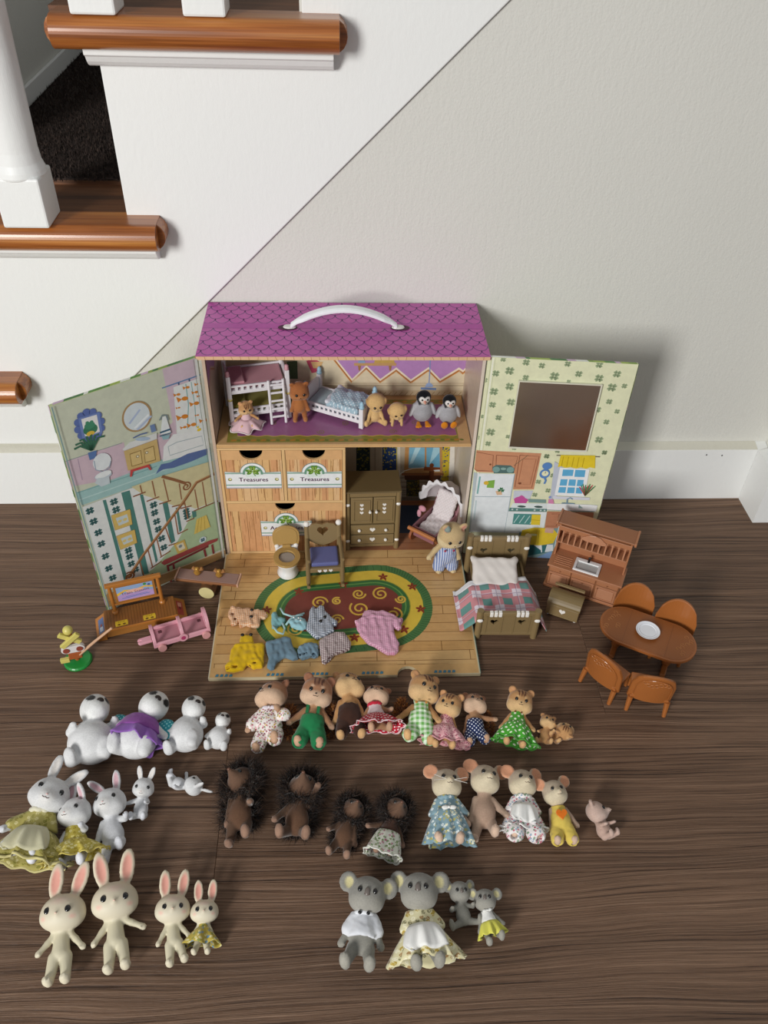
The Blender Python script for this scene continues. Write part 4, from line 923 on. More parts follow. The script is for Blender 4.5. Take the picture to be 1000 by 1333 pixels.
EYE = plastic('#0c0a09', 0.12, .5)
SP = dict(
 squirrel=dict(col='#c08f5e', belly='#c99a68', face='#c39362', muz='#dcb684', ear='round', earc='#d9a173', stripes='#54291c', tail='#9a5c2b', foot='#d2a775'),
 brownsq=dict(col='#a97c5b', belly='#b18865', face='#a8795a', muz='#d9b79a', ear='round', earc='#a06e54', stripes='#53302a', tail='#7d4f30', foot='#c9a284'),
 bear=dict(col='#a8683c', belly='#b0703f', face='#a8683c', muz='#b3774a', ear='small', earc='#965a30', foot='#b3774a'),
 cat=dict(col='#d2b88a', belly='#d8bf92', face='#cbb083', muz='#dcc79c', ear='cat', earc='#dd9c86', foot='#d8c296'),
 dog=dict(col='#dcb67c', belly='#dfba82', face='#dbb47a', muz='#e3c08c', ear='flop', earc='#cda268', foot='#d9b27a'),
 mouse=dict(col='#b79c88', belly='#b39682', face='#bfae98', muz='#d9cbae', ear='big', earc='#dd9f7c', foot='#cdb09a'),
 koala=dict(col='#8f8d84', belly='#96948b', face='#93918a', muz='#a09d94', ear='koala', earc='#d9cf9c', foot='#9a978d'),
 rabbit=dict(col='#d9dadc', belly='#dcdde0', face='#dcdcdc', muz='#e2e0dd', ear='long', earc='#d8aeb6', foot='#dedfe4'),
 creambunny=dict(col='#cdc5aa', belly='#cdc5aa', face='#d3c8b0', muz='#d8cfb8', ear='tall', earc='#d99a8a', foot='#d3cab2', vinyl=1),
 whitebear=dict(col='#e4e4e4', belly='#e6e6e6', face='#e6e6e4', muz='#ececea', ear='none', earc='#ddd', foot='#dedede'),
 hedgehog=dict(col='#5c4536', belly='#644836', face='#624838', muz='#6e5342', ear='none', earc='#8a6048', foot='#937462'),
)
def fuzz(name, pts, nrm, L, w, cols, parent, curl=.4, seed=0, mat_name='fur'):
    r = np.random.RandomState(seed); n = len(pts); r1 = r.normal(size=(n, 3)); d = nrm + curl*r1; d /= np.linalg.norm(d, axis=1)[:, None]
    sd = np.cross(d, r.normal(size=(n, 3))); sd /= np.linalg.norm(sd, axis=1)[:, None]
    Ls = L*r.uniform(.5, 1.1, n)[:, None]; bend = r.normal(size=(n, 3))*curl*.5
    mid = pts + d*Ls*.55; tip = pts + (d + bend)*Ls
    V = np.stack([pts - sd*w, pts + sd*w, mid - sd*w*.7, mid + sd*w*.7, tip], 1).reshape(-1, 3)
    b = np.arange(n)*5; F = [tuple(x) for x in np.stack([b, b+1, b+3, b+2], 1).tolist()] + [tuple(x) for x in np.stack([b+2, b+3, b+4], 1).tolist()]
    me = bpy.data.meshes.new(name); me.from_pydata(V.tolist(), [], F)
    C1 = np.array([lin(c) for c in cols]); cc = C1[r.randint(0, len(cols), n)].repeat(5, 0); cc[4::5] *= 1.5; setcol(me, np.minimum(cc, 1)); me.materials.append(flock())
    return link(name, me, parent, kind='stuff')
def nrm3(v): v = np.array(v, float); return v / np.linalg.norm(v)

def uvmat(m):
    for k, v in list(MATS.items()):
        if v == m and k[0] == 'fab' and k[1] != 'plain' and k[4] != 'uv': return fabric(k[1], k[2], k[3], 'uv')
    return m
def skirt(root, s, mat_, z0=.46, r0=.125, z1=.17, r1=.27, fwd=0.0, n=56, nr=7, amp=.02, waves=9, flat=.7, back=.15, label=None, name='skirt', seed=0, trim=None, spread=0, a0=0, a1=360, inflate=0.0, tm=1.0, rnd=False):
    r = random.Random(seed); ph = [r.uniform(0, 6.28) for _ in range(3)]
    full = a1 - a0 >= 360; cnt = n if full else n+1
    def ring(t, k, infl=0):
        a = a0 + (a1-a0)*k/n; a = (a0+a1)/2 + (a - (a0+a1)/2)*(math.sqrt(max(0, 1-(t*.93)**3)) if rnd else 1)
        a = rad(a); t = t*tm
        wv = amp*t*(sin(waves*a+ph[0]) + .5*sin(int(waves*1.7)*a+ph[1])); rr_ = r0 + (r1-r0)*t**.8 + infl
        x = (rr_+wv)*cos(a)*(1+spread*t); y = (rr_*(1 - (1-flat)*t) + wv*1.4)*sin(a); z = z0 + (z1-z0)*t + .022*t*sin(3*a+ph[2]) + .5*amp*t*cos(waves*a+ph[0])
        y -= fwd*t; y = min(y, back)
        return (x*s, y*s, z*s)
    vs = [ring(i/nr, k, inflate) for i in range(nr+1) for k in range(cnt)]; fs = []
    for i in range(nr):
        for k in range(n):
            k2 = (k+1) % cnt; fs.append((i*cnt+k, i*cnt+k2, (i+1)*cnt+k2, (i+1)*cnt+k))
    me = bpy.data.meshes.new(name); me.from_pydata(vs, [], fs)
    uvl = me.uv_layers.new(name='UVMap'); rm = (r0*.4 + r1*.6)*s; ll = math.hypot(z0-z1, r1-r0)*s + fwd*s*.5
    for lp, vi in zip(uvl.data, (v_ for f_ in fs for v_ in f_)):
        kk = vi % cnt; lp.uv = (rad(a0 + (a1-a0)*kk/n)*rm, vi//cnt/nr*ll)
    if full:
        for fi, f_ in enumerate(fs):
            if f_[1] % cnt == 0 and f_[0] % cnt:
                for j_ in (1, 2): q_ = uvl.data[fi*4+j_]; q_.uv = (2*pi*rm, q_.uv[1])
    me.materials.append(uvmat(mat_)); me.shade_smooth()
    o = link(name, me, root, label); m = o.modifiers.new('s', 'SOLIDIFY'); m.thickness = .012*s; m.offset = 1
    if trim:
        vs = []; fs = []
        for j, (dt, di) in enumerate(((.97, .01), (1.0, .022), (1.045, .018))):
            for k in range(cnt):
                q = ring(dt, k, di + (.006 if (k % 2) else 0)); vs.append(q)
        for j in range(2):
            for k in range(n): k2 = (k+1) % cnt; fs.append((j*cnt+k, j*cnt+k2, (j+1)*cnt+k2, (j+1)*cnt+k))
        me = bpy.data.meshes.new('hem_trim'); me.from_pydata(vs, [], fs); me.materials.append(trim); me.shade_smooth()
        o2 = link('hem_trim', me, o); m = o2.modifiers.new('s', 'SOLIDIFY'); m.thickness = .008*s
    return o

def critter(name, species, s, label, cat, group, head=(0,0,0), arms=((25,10,0),(25,10,0)), legs=((35,10),(35,10)), wear=(), fat=1.0, hs=1.0, seed=0, earv=None, tailside=0, h=.019, res=None, eyes=True, lashes=False, quills=False, bare=None, over=None):
    c = dict(SP[species]); c.update(over or {}); root = thing(name, label, cat, group=group); S = Sdf(); sp = species
    cb = sp == 'creambunny'; wb = sp == 'whitebear'
    hz = .80 if not cb else .79; hc = np.array([0, -.01, hz]); neck = np.array([0, 0, .63])
    HR = rotm((head[0], head[2], head[1]))     # pitch (x), roll (y), yaw (z)
    hc = neck + HR @ (hc - neck)
    if wb: hc = neck + HR @ (np.array([0,-.03,.80]) - neck)
    mat_ = vinyl() if c.get('vinyl') else flock()
    # torso
    if cb: S.cap((0,0,.35), (0,0,.57), .100, .074, c['col'], .03); hipx, hipz, shx, shz, lr, ar = .058, .31, .068, .565, (.072,.050), (.040,.030)
    elif wb: S.ell((0,0,.40), (.205*fat,.19*fat,.235), c['col'], .02); S.ell((0,0,.56), (.13,.12,.12), c['col'], .08); hipx, hipz, shx, shz, lr, ar = .12, .26, .14, .55, (.085,.075), (.055,.045)
    else:
        S.ell((0,-.005,.37), (.135*fat,.125*fat,.17), c['belly'], .02); S.cap((0,0,.40), (0,0,.575), .118*fat, .085*fat, c['belly'], .05); hipx, hipz, shx, shz, lr, ar = .078, .27, .10*fat**.5, .545, (.072,.05), (.046,.036)
    # legs and feet
    J = {}
    for i, sd in enumerate((-1, 1)):
        f, o = legs[i][:2]; f, o = rad(f), rad(o)
        d = nrm3((sd*sin(o), -sin(f)*cos(o), -cos(f)*cos(o))); hip = np.array([sd*hipx, -.01, hipz]); Ll = .215 if not cb else .235
        if wb: Ll = .13
        an = hip + d*Ll; S.cap(hip, an, lr[0]*(fat if not wb else 1), lr[1], c['col'], .007)
        up = nrm3((sd*sin(o)*.3, -cos(f), sin(f)+.001)); side = np.cross(d, up); 
        Mx = np.stack([nrm3(side), up, d], 1)
        fr = (.056,.088,.042) if not wb else (.078,.115,.050)
        if sp == 'koala': fr = (.064,.112,.042)
        if cb: fr = (.058,.092,.046)
        fc = an + up*fr[1]*.42 + d*.012; S.ell(fc, fr, c['foot'], .012, M=Mx)
        S.mark(fc + d*fr[2]*1.0, (fr[0]*1.05, fr[1]*1.0, .016), c['foot'] if wb else '#%02x%02x%02x' % tuple(min(255, int(int(c['foot'].lstrip('#')[k:k+2], 16)*1.08)) for k in (0, 2, 4)), .3, M=Mx)
        J['leg%d' % i] = (hip, an, d)
        if sp in ('mouse','koala','squirrel','cat') or cb:
            for tx in (-.3, .3): S.ell(fc + up*fr[1]*.98 + nrm3(side)*fr[0]*tx, (.006, .03, .02), '#000', .008, M=Mx, op='s')
    # arms and paws
    for i, sd in enumerate((-1, 1)):
        o, f, b = arms[i]; o, f, b = rad(o), rad(f), rad(b)
        d = nrm3((sd*sin(o), -sin(f)*cos(min(o, 1.2)), -cos(o)*cos(f))); sh = np.array([sd*shx, -.01, shz]); U = .125 if not wb else .09
        if cb: U = .12
        el = sh + d*U; ax = nrm3(np.cross(d, np.array((0, -1., 0)) + .001)); d2 = nrm3(d*cos(b) + np.array((-sd*.35, -1., .25))*sin(b)); wr = el + d2*U*.9
        S.cap(sh, el, ar[0], (ar[0]+ar[1])/2, c['col'], .007); S.cap(el, wr, (ar[0]+ar[1])/2, ar[1], c['col'], .02)
        hr = .045 if not cb else .040
        hcn = wr + d2*hr*.6; S.ell(hcn, (hr*.95, hr*.72, hr*1.15), c['foot'] if not wb else c['col'], .014, M=np.stack([nrm3(np.cross((0,1,.01), d2)), nrm3(np.cross(d2, np.cross((0,1,.01), d2))), d2], 1))
        th = nrm3((-sd*.8, -.7, 0) + d2*.5); S.cap(hcn, hcn + th*hr*1.15, hr*.42, hr*.3, c['foot'], .008)
        J['arm%d' % i] = (sh, el, wr, d)
    # neck and head
    hw = hs * (1.0 if cb else 1.2)
    def HP(x, y, z): return hc + HR @ (np.array([x, y, z]) * hw)
    def HE(p, r, col, k=.03, rot=(0,0,0), op='u'): S.ell(HP(*p), np.array(r)*hw, col, k, M=HR @ rotm(rot), op=op)
    S.cap((0,0,.56), hc - HR @ np.array([0,0,.05]), .07 if not cb else .04, .08 if not cb else .04, c['col'], .012)
    if cb:
        HE((0,0,-.01), (.20,.165,.155), c['face'], .012); HE((0,-.02,-.055), (.195,.15,.115), c['muz'], .05); HE((0,-.155,-.02), (.022,.035,.03), c['face'], .03)
    elif wb:
        HE((0,0,0), (.135,.145,.145), c['face'], .012); HE((0,-.10,-.03), (.095,.085,.085), c['muz'], .05)
    elif sp == 'hedgehog':
        HE((0,.02,0), (.15,.14,.15), c['face'], .012); S.cap(HP(0,-.06,-.02), HP(0,-.20,.0), .092*hw, .026*hw, c['muz'], .06)
    elif sp == 'rabbit':
        HE((0,0,0), (.165,.155,.145), c['face'], .010); HE((0,-.03,-.055), (.172,.14,.10), c['face'], .06); HE((0,-.12,-.05), (.075,.07,.06), c['muz'], .04)
    elif sp == 'koala':
        HE((0,0,.01), (.165,.15,.15), c['face'], .010); HE((0,-.02,-.06), (.15,.135,.10), c['muz'], .06)
    elif sp == 'mouse':
        HE((0,0,.01), (.150,.14,.145), c['face'], .010); HE((0,-.03,-.06), (.142,.13,.09), c['muz'], .06); S.cap(HP(0,-.08,-.035), HP(0,-.19,-.03), .085*hw, .035*hw, c['muz'], .05)
    elif sp == 'dog':
        HE((0,0,.02), (.185,.17,.165), c['face'], .010); HE((0,-.09,-.06), (.11,.09,.075), c['muz'], .05)
    else:
        HE((0,0,.015), (.165,.15,.145), c['face'], .010); HE((-.075,-.035,-.065), (.100,.115,.085), c['muz'], .05); HE((.075,-.035,-.065), (.100,.115,.085), c['muz'], .05); HE((0,-.115,-.045), (.075,.065,.055), c['muz'], .04)
    # ears
    E = c['ear']
    for i, sd in enumerate((-1, 1)):
        if E in ('round', 'small'):
            r_ = .056 if E == 'round' else .05; HE((sd*.125,.01,.135), (r_,.032,r_), c['face'] if sp != 'brownsq' else c['earc'], .02, (0, sd*25, 0)); HE((sd*.128,-.028,.14), (r_*.62,.02,r_*.62), '#000', .01, (0, sd*25, 0), 's'); S.mark(HP(sd*.128,-.02,.14), np.array((r_*.75,.03,r_*.75))*hw, c['earc'], .3)
        elif E == 'cat':
            HE((sd*.115,.01,.14), (.052,.030,.070), c['face'], .02, (0, sd*24, 0)); HE((sd*.118,-.028,.145), (.034,.02,.046), '#000', .01, (0, sd*24, 0), 's'); S.mark(HP(sd*.118,-.02,.145), np.array((.042,.03,.056))*hw, c['earc'], .3)
        elif E == 'flop': HE((sd*.165,-.01,.03), (.04,.075,.085), c['earc'], .015, (15, sd*12, 0))
        elif E == 'big':
            HE((sd*.165,.0,.12), (.085,.026,.082), c['face'], .018, (0,0,sd*12)); HE((sd*.168,-.024,.12), (.066,.016,.064), '#000', .01, (0,0,sd*12), 's'); S.mark(HP(sd*.168,-.01,.12), np.array((.088,.03,.084))*hw, c['earc'], .12)
        elif E == 'koala':
            HE((sd*.19,.0,.085), (.085,.032,.092), c['face'], .018, (0,0,sd*14)); HE((sd*.188,-.032,.085), (.060,.02,.066), '#000', .01, (0,0,sd*14), 's'); S.mark(HP(sd*.18,-.022,.08), np.array((.048,.03,.058))*hw, c['earc'], .3)
            for a in range(5):
                A_ = rad(60 - a*32); S.ell(HP(sd*(.19+.092*cos(A_)), -.01, .085+.098*sin(A_)), (.007,.03,.007), '#000', .006, op='s')
        elif E in ('long', 'tall'):
            ev = (earv or ((8, 0), (8, 0)))[i]   # tilt outwards, tilt back
            Lr, wr_ = (.125, .048) if E == 'long' else (.165, .070)
            bx = .07 if E == 'long' else .095
            Me = rotm((ev[1], sd*ev[0], 0)); base = np.array([sd*bx, 0.01, .115]); cc_ = base + Me @ np.array([0,0,Lr*.86])
            HE(cc_, (wr_,.030,Lr), c['face'], .02, (ev[1], sd*ev[0], 0)); HE(cc_ + Me @ np.array([0,-.031,-.005]), (wr_*.62,.022,Lr*.80), '#000', .01, (ev[1], sd*ev[0], 0), 's')
            S.mark(HP(*(cc_ + Me @ np.array([0,-.022,0]))), np.array((wr_*.74,.028,Lr*.86))*hw, c['earc'] if (sp != 'rabbit' or seed % 2) else '#e6e0da', .35, M=HR @ Me)
    # markings
    if c.get('stripes'):
        for sd in (-1, 0, 1):
            S.mark(HP(sd*.042, -.115, .115), np.array((.0145,.10,.075))*hw, c['stripes'], .35, M=HR @ rotm((0, sd*12, 0)))
        for sd in (-1, 1): S.mark(HP(sd*.055, -.13, .055), np.array((.03,.04,.02))*hw, c['muz'], .8, M=HR)
    if cb:
        for sd in (-1, 1): S.mark(HP(sd*.13, -.13, -.055), np.array((.045,.05,.03))*hw, '#e2b7a6', .9, M=HR)
        S.mark(HP(0,-.13,.09), np.array((.11,.08,.05))*hw, '#d8bfae', .9, M=HR)
    if wb:
        for sd in (-1, 1): S.mark(HP(sd*.082, -.09, .075), np.array((.040,.10,.046))*hw, '#141210', .12, M=HR @ rotm((0, sd*20, 0)))
        S.mark(HP(0,0,.0), (.0001,)*3, '#000')
    body = S.build('body', s, mat_, root, h)
    # eyes, nose, mouth
    ez = {'creambunny': .012, 'rabbit': .03, 'mouse': .035, 'koala': .03, 'hedgehog': .03}.get(sp, .02)
    ex = {'creambunny': .62, 'rabbit': .72, 'mouse': .42, 'koala': .50, 'hedgehog': .5, 'dog': .34}.get(sp, .46)
    if eyes and not wb:
        for sd in (-1, 1):
            q = S.surf(HP(0,0,0), HR @ np.array([sd*ex, -1, ez*6])); r_ = .021*hw*s*(1.35 if cb else 1.1)*(1.15 if s < .05 else 1)
            MB().sph(tuple(q*s), (r_, r_*.75 if not cb else r_*.5, r_*1.1), 12).build('eye', EYE, root, smooth=True)
            if lashes:
                for a in (0, 1):
                    q2 = S.surf(HP(0,0,0), HR @ np.array([sd*(ex+.16), -1, ez*6+.06+a*.07])); MB().tube([tuple(q*s*1.002), tuple(q2*s*1.01)], [r_*.35, r_*.1], 6).build('eyelash', EYE, root)
    ndir = {'mouse': (0,-1,-.15), 'koala': (0,-1,.06), 'hedgehog': (0,-1,.02), 'whitebear': (0,-1,.28), 'creambunny': (0,-1,-.08), 'rabbit': (0,-1,-.2)}.get(sp, (0,-1,-.12))
    q = S.surf(HP(0,0,0), HR @ np.array(ndir)); nr_ = {'koala': .026, 'whitebear': .034, 'hedgehog': .02}.get(sp, .011)*hw*s
    ncol = {'creambunny': '#e6c8b4', 'koala': '#6b625c', 'rabbit': '#d9b8b4', 'mouse': '#d8b89a', 'cat': '#8a6a50', 'dog': '#4a382c', 'hedgehog': '#6e4a3a'}.get(sp, '#241a16')
    nm = MB(); nm.sph((0,0,0), (nr_, nr_*.6, nr_*(1.5 if sp == 'koala' else .75)), 10); no = nm.build('nose', plastic(ncol, .35), root, smooth=True)
    no.matrix_local = Matrix.Translation(tuple(q*s)) @ Matrix(HR.tolist()).to_4x4()
    if sp in ('squirrel', 'brownsq', 'koala', 'mouse', 'cat', 'bear', 'rabbit', 'dog'):
        pts = []
        for a in np.linspace(-.16, .16, 7):
            p_ = S.surf(HP(0,0,0), HR @ np.array([a, -1, ndir[2] - .18 - abs(abs(a)-.08)*-.6])); pts.append(tuple(p_*s*1.0015))
        MB().tube(pts, .0032*s*hw, 5).build('mouth', plastic('#4d3226', .7), root)
    if sp == 'mouse' and seed == 1:
        for sd in (-1, 1):
            q0 = S.surf(HP(0,0,0), HR @ np.array([sd*.2,-1,-.12]))
            for a in (-.04, .03): MB().tube([tuple(q0*s), tuple((q0 + HR @ np.array([sd*.16,-.03,a]))*s)], .0025*s, 5).build('whisker', plastic('#e9e6df', .4), root)
    if c.get('tail') and tailside is not None:
        r = np.random.RandomState(seed+9); a = r.normal(size=(1100,3)); a /= np.linalg.norm(a, axis=1)[:, None]
        cen = np.array([tailside*.25, .12, .48]); rad_ = np.array([.085,.065,.26]); p_ = cen + a*rad_*.8
        fuzz('tail', p_*s, a, .075*s, .006*s, [c['tail'], '#7a4523', '#b9793f'], root, .45, seed)
    if sp == 'mouse' and s > .05:
        sd_ = 1 if seed % 2 else -1
        MB().tube([(0, .11*s, .27*s), (sd_*.05*s, .15*s, .12*s), (sd_*.13*s, .13*s, -.16*s)], [.014*s, .012*s, .006*s], 8).build('tail', plastic('#c4a27e', .6), root, smooth=True)
    if quills:
        r = np.random.RandomState(seed+5); a = r.normal(size=(30000,3)); a /= np.linalg.norm(a, axis=1)[:, None]
        aH = a[:16000]; loc = (HR.T @ aH.T).T; aH = aH[(loc[:,1] > -.38 + .5*np.abs(r.rand(16000)-.5))]
        pH = hc + aH*np.array([.165,.155,.165])*hw
        aB = a[16000:]; aB = aB[aB[:,1] > -.02]; aB = aB[aB[:,2] > -.75]; pB = np.array([0,.02,.44]) + aB*np.array([.15,.13,.24])
        fuzz('quills', np.concatenate([pH, pB])*s, np.concatenate([aH, aB]), .15*s, .0050*s, ['#17100d', '#231813', '#2e211b', '#4a382c'], root, .75, seed)
    # clothing, each garment a child of its own
    torso = lambda G, infl, k=.03: (G.ell((0,-.005,.37), (.135*fat+infl,.125*fat+infl,.17+infl), '#fff', .02), G.cap((0,0,.40), (0,0,.575), .118*fat+infl, .085*fat+infl, '#fff', k)) if not (cb or wb) else (G.cap((0,0,.34), (0,0,.58), .088+infl, .062+infl, '#fff', k) if cb else (G.ell((0,0,.40), (.205*fat+infl,.19*fat+infl,.235+infl), '#fff', .02), G.ell((0,0,.56), (.13+infl,.12+infl,.12), '#fff', .08)))
    for w in wear:
        kind, m = w[0], w[1]; o = w[2] if len(w) > 2 else {}
        if kind == 'shirt':
            G = Sdf(); torso(G, .028)
            for i in (0, 1):
                sh, el, wr, d = J['arm%d' % i]; G.cap(sh - d*.02, sh + (el-sh)*o.get('sleeve', 1.0), ar[0]+.026, ar[0]+.036, '#fff', .02)
            G.clip((0,0,o.get('z0',.33)), (0,0,-1)); G.clip((0,0,.625), (0,0,1)); G.wr = (.005, 45)
            G.build('shirt', s, m, root, h, label=o.get('label'))
        elif kind == 'pants':
            G = Sdf(); torso(G, .024)
            for i in (0, 1):
                hip, an, d = J['leg%d' % i]; e = hip + (an-hip)*o.get('len', .8); G.cap(hip, e, lr[0]+.032, lr[1]+o.get('flare', .042), '#fff', .02)
                if o.get('open', 1): G.cap(e + d*.10, e + d*.02, .05, .045, '#fff', .004, op='s')
            G.clip((0,0,o.get('top',.50)), (0,0,1)); G.wr = (.006, 42)
            p_ = G.build('trousers', s, m, root, h, label=o.get('label'))
            if o.get('straps'):
                for sd in (-1, 1):
                    pts = []
                    for t_ in np.linspace(0, 1, 8):
                        z = .50 + .125*t_ - (.02 if o.get('bib') else .03); rr2 = (.118 + (.085-.118)*max(0, (z-.40)/.175))*fat + .022
                        pts.append((sd*.07*s, -math.sqrt(max(rr2**2 - .07**2, .0004))*s, z*s))
                    pts.append((sd*.075*s, -.02*s, .655*s)); pts.append((sd*.072*s, .06*s, .64*s))
                    q_ = MB()
                    vs = []; fs = []
                    for i_, p2 in enumerate(pts): vs += [(p2[0]-.02*s, p2[1], p2[2]), (p2[0]+.02*s, p2[1], p2[2]), (p2[0]+.02*s, p2[1]-.012*s, p2[2]), (p2[0]-.02*s, p2[1]-.012*s, p2[2])]
                    for i_ in range(len(pts)-1):
                        for k_ in range(4): fs.append((i_*4+k_, i_*4+(k_+1) % 4, i_*4+4+(k_+1) % 4, i_*4+4+k_))
                    fs += [(0,1,2,3), tuple(len(pts)*4-4+k_ for k_ in range(4))]
                    q_.add(vs, fs).build('strap', m, p_)
                if o.get('bib'):
                    B = Sdf(); torso(B, .036); B.box((0,-.15,.52), (.075,.11,.075), .01, '#fff', op='u'); B.p[-1] = B.p[-1][:6] + ('i',)
                    B.build('bib', s, m, p_, h)
                if o.get('buttons'):
                    for sd in (-1, 1): MB().lathe([(.018*s,0),(.018*s,.008*s),(.01*s,.011*s)], (0,0,0), 12).at().build('button', plastic(o['buttons'], .3), p_).matrix_local = Matrix.Translation((sd*.065*s, -.158*fat*s - .004*s, .555*s)) @ Euler((rad(80),0,0)).to_matrix().to_4x4()
        elif kind == 'dress':
            G = Sdf(); torso(G, .026)
            if o.get('sleeve'):
                for i in (0, 1):
                    sh, el, wr, d = J['arm%d' % i]; G.cap(sh - d*.02, sh + (el-sh)*o['sleeve'], ar[0]+.03, ar[0]+.045, '#fff', .02)
            G.clip((0,0,o.get('waist', .44)-.03), (0,0,-1)); G.clip((0,0,.62 if not cb else .60), (0,0,1)); G.wr = (.004, 50)
            b_ = G.build('dress_top', s, o.get('top_mat', m), root, h, label=o.get('top_label'))
            k_ = dict(z0=o.get('waist', .44), r0=(.145 if not wb else .2)*fat, z1=.19, r1=.27, seed=seed, amp=.028, waves=11)
            if cb: k_['r0'] = .09
            k_.update(o.get('sk', {})); so = skirt(root, s, m, trim=o.get('trim'), **k_)
            if o.get('apron'):
                ka = dict(k_); ka.update(dict(a0=216, a1=324, inflate=.026, name='apron', n=26, tm=.80, rnd=True))
                skirt(root, s, o['apron'], trim=None, **ka)
            if o.get('collar'):
                pts = [((.10*cos(a)) *s, (.10*sin(a) - .005)*s, (.615 - .01*cos(8*a))*s) for a in np.linspace(0, 2*pi, 33)]
                MB().tube(pts, [.024*s + (.007*s if i % 2 else 0) for i in range(33)], 8, False).build('collar', o['collar'], b_, smooth=True)
            if o.get('buttons'):
                for sd in (-1, 1): MB().sph((sd*.05*s, -.135*s*fat, .575*s), (.016*s, .01*s, .016*s), 10).build('button', plastic(o['buttons'], .3), b_)
        elif kind == 'collar_shirt':
            pts = [((.095*cos(a))*s, (.095*sin(a) - .015)*s, .600*s) for a in np.linspace(0, 2*pi, 33)]
            MB().tube(pts, .026*s, 8, False).build('collar', m, root, smooth=True)
            for sd in (-1, 1): MB().sph((sd*.045*s, -.140*s, .585*s), (.021*s, .014*s, .021*s), 12).build('button', EYE, root, smooth=True)
        elif kind == 'heart_patch':
            q_ = heart(0, .45, .165); MB().prism([(a*s, b*s) for a, b in q_], -.176*s, -.150*s, 'y').build('heart_patch', m, root, bevel=.003*s)
        elif kind == 'bow':
            z, y = o.get('z', .60), o.get('y', -.13)
            MB().sph((-.045*s, y*s, z*s), (.045*s,.014*s,.026*s), 10).sph((.045*s, y*s, z*s), (.045*s,.014*s,.026*s), 10).sph((0, (y-.01)*s, z*s), (.016*s,.016*s,.018*s), 10).build('bow', m, root, smooth=True)
        elif kind == 'cap':
            MB().lathe([(.05*s,0),(.045*s,.04*s),(.008*s,.085*s)], tuple(HP(o.get('x', -.05),-.02,.13)*s), 16).build('party_hat', m, root, smooth=True)
    return root
def ground(root, z=0.0):
    bpy.context.view_layer.update(); m = 9
    for o in root.children_recursive:
        if o.type == 'MESH' and o.name.split('.')[0] not in ('quills', 'tail'):
            Mw = root.matrix_basis @ (o.matrix_local if o.parent == root else o.parent.matrix_local @ o.matrix_local)
            n = len(o.data.vertices); a = np.empty(n*3, dtype=np.float32); o.data.vertices.foreach_get('co', a); a = a.reshape(-1, 3)
            Mn = np.array(Mw); zz_ = a @ Mn[2, :3] + Mn[2, 3]; m = min(m, float(zz_.min()))
    root.location.z += z + .0003 - m
def lie(root, s, H, Ft, tilt=10, roll=0, hz=.80, z=0.0):
    """lay a figure on its back, head centre at H, pointing away from Ft"""
    u = Vector((H[0]-Ft[0], H[1]-Ft[1], 0)).normalized(); t_ = rad(tilt); u = u*cos(t_) + Vector((0,0,sin(t_)))
    x = u.cross(Vector((0,0,1))).normalized(); y = u.cross(x)
    Mr = Matrix((x, y, u)).transposed() @ Euler((0, 0, rad(roll))).to_matrix()
    M4 = Mr.to_4x4(); off = Mr @ Vector((0, 0, hz*s)); M4.translation = Vector((H[0], H[1], 0)) - Vector((off.x, off.y, 0)); root.matrix_basis = M4
    ground(root, z)
def stand(root, loc, rz, rx=0):
    root.rotation_euler = (rad(rx), 0, rad(rz)); root.location = loc; ground(root, loc[2])

# ---------------- the toy animals ----------------
W_ = fabric('plain', ('#efeeea',))
def F(name, sp, s, H, Ft, label, cat, group, tilt=12, roll=0, **k):
    r = critter(name, sp, s, label, cat, group, **k); lie(r, s, H, Ft, tilt, roll); return r
g1 = 'white bear figures in the front left row'
F('bear_figure', 'whitebear', .080, (-0.2290,0.4515,0.0200), (-0.2204,0.4122,0.0100), 'naked fat white bear figure, leftmost of the white bears, one paw raised', 'toy bear', g1, head=(16,16,6), arms=((60,50,80),(100,60,60)), legs=((25,45),(70,5)), fat=1.25, seed=1, tilt=4, roll=14)
t_ = fabric('dots', ('#2e8c98', '#8fd0d0'), 330)
b = F('bear_figure', 'whitebear', .082, (-0.1786,0.4569,0.0200), (-0.1853,0.4112,0.0100), 'white bear figure in a purple top and ruffled purple skirt', 'toy bear', g1, head=(14,24,22), arms=((70,0,10),(55,0,10)), legs=((65,25),(65,20)), fat=1.15, seed=2, tilt=4,
  wear=(('dress', fabric('plain', ('#9464b8',)), dict(waist=.46, sk=dict(z1=.30, r1=.30, r0=.22, fwd=.05, amp=.03, flat=.8, back=.22, waves=8), top_mat=fabric('plain', ('#8d4f9c',)))),))
for sx in (.28, -.25):
    S = Sdf(); S.ell((sx,.0,.53), (.11,.05,.13), '#fff', .01); S.build('sleeve', .082, t_, b, .02, label='teal dotted sleeve')
F('bear_figure', 'whitebear', .066, (-0.1400,0.4556,0.0180), (-0.1416,0.4178,0.0100), 'plain white bear figure third from the left with one leg raised', 'toy bear', g1, head=(16,26,8), arms=((30,10,30),(80,60,70)), legs=((20,25),(75,5)), fat=1.15, seed=3, tilt=4)
F('bear_figure', 'whitebear', .043, (-0.1107,0.4456,0.0120), (-0.1127,0.4251,0.0060), 'smallest white bear figure at the right end of the white bears', 'toy bear', g1, head=(14,4,8), arms=((35,10,10),(50,50,50)), legs=((30,25),(30,20)), fat=1.15, seed=4, tilt=4, h=.024)
g2 = 'squirrel figures in the row before the dollhouse'
fl1 = fabric('floral', ('#ece4de', '#b03a5c', '#c9a23c', '#8f3f55', '#7d8a5a', '#d9a0a8'), 480)
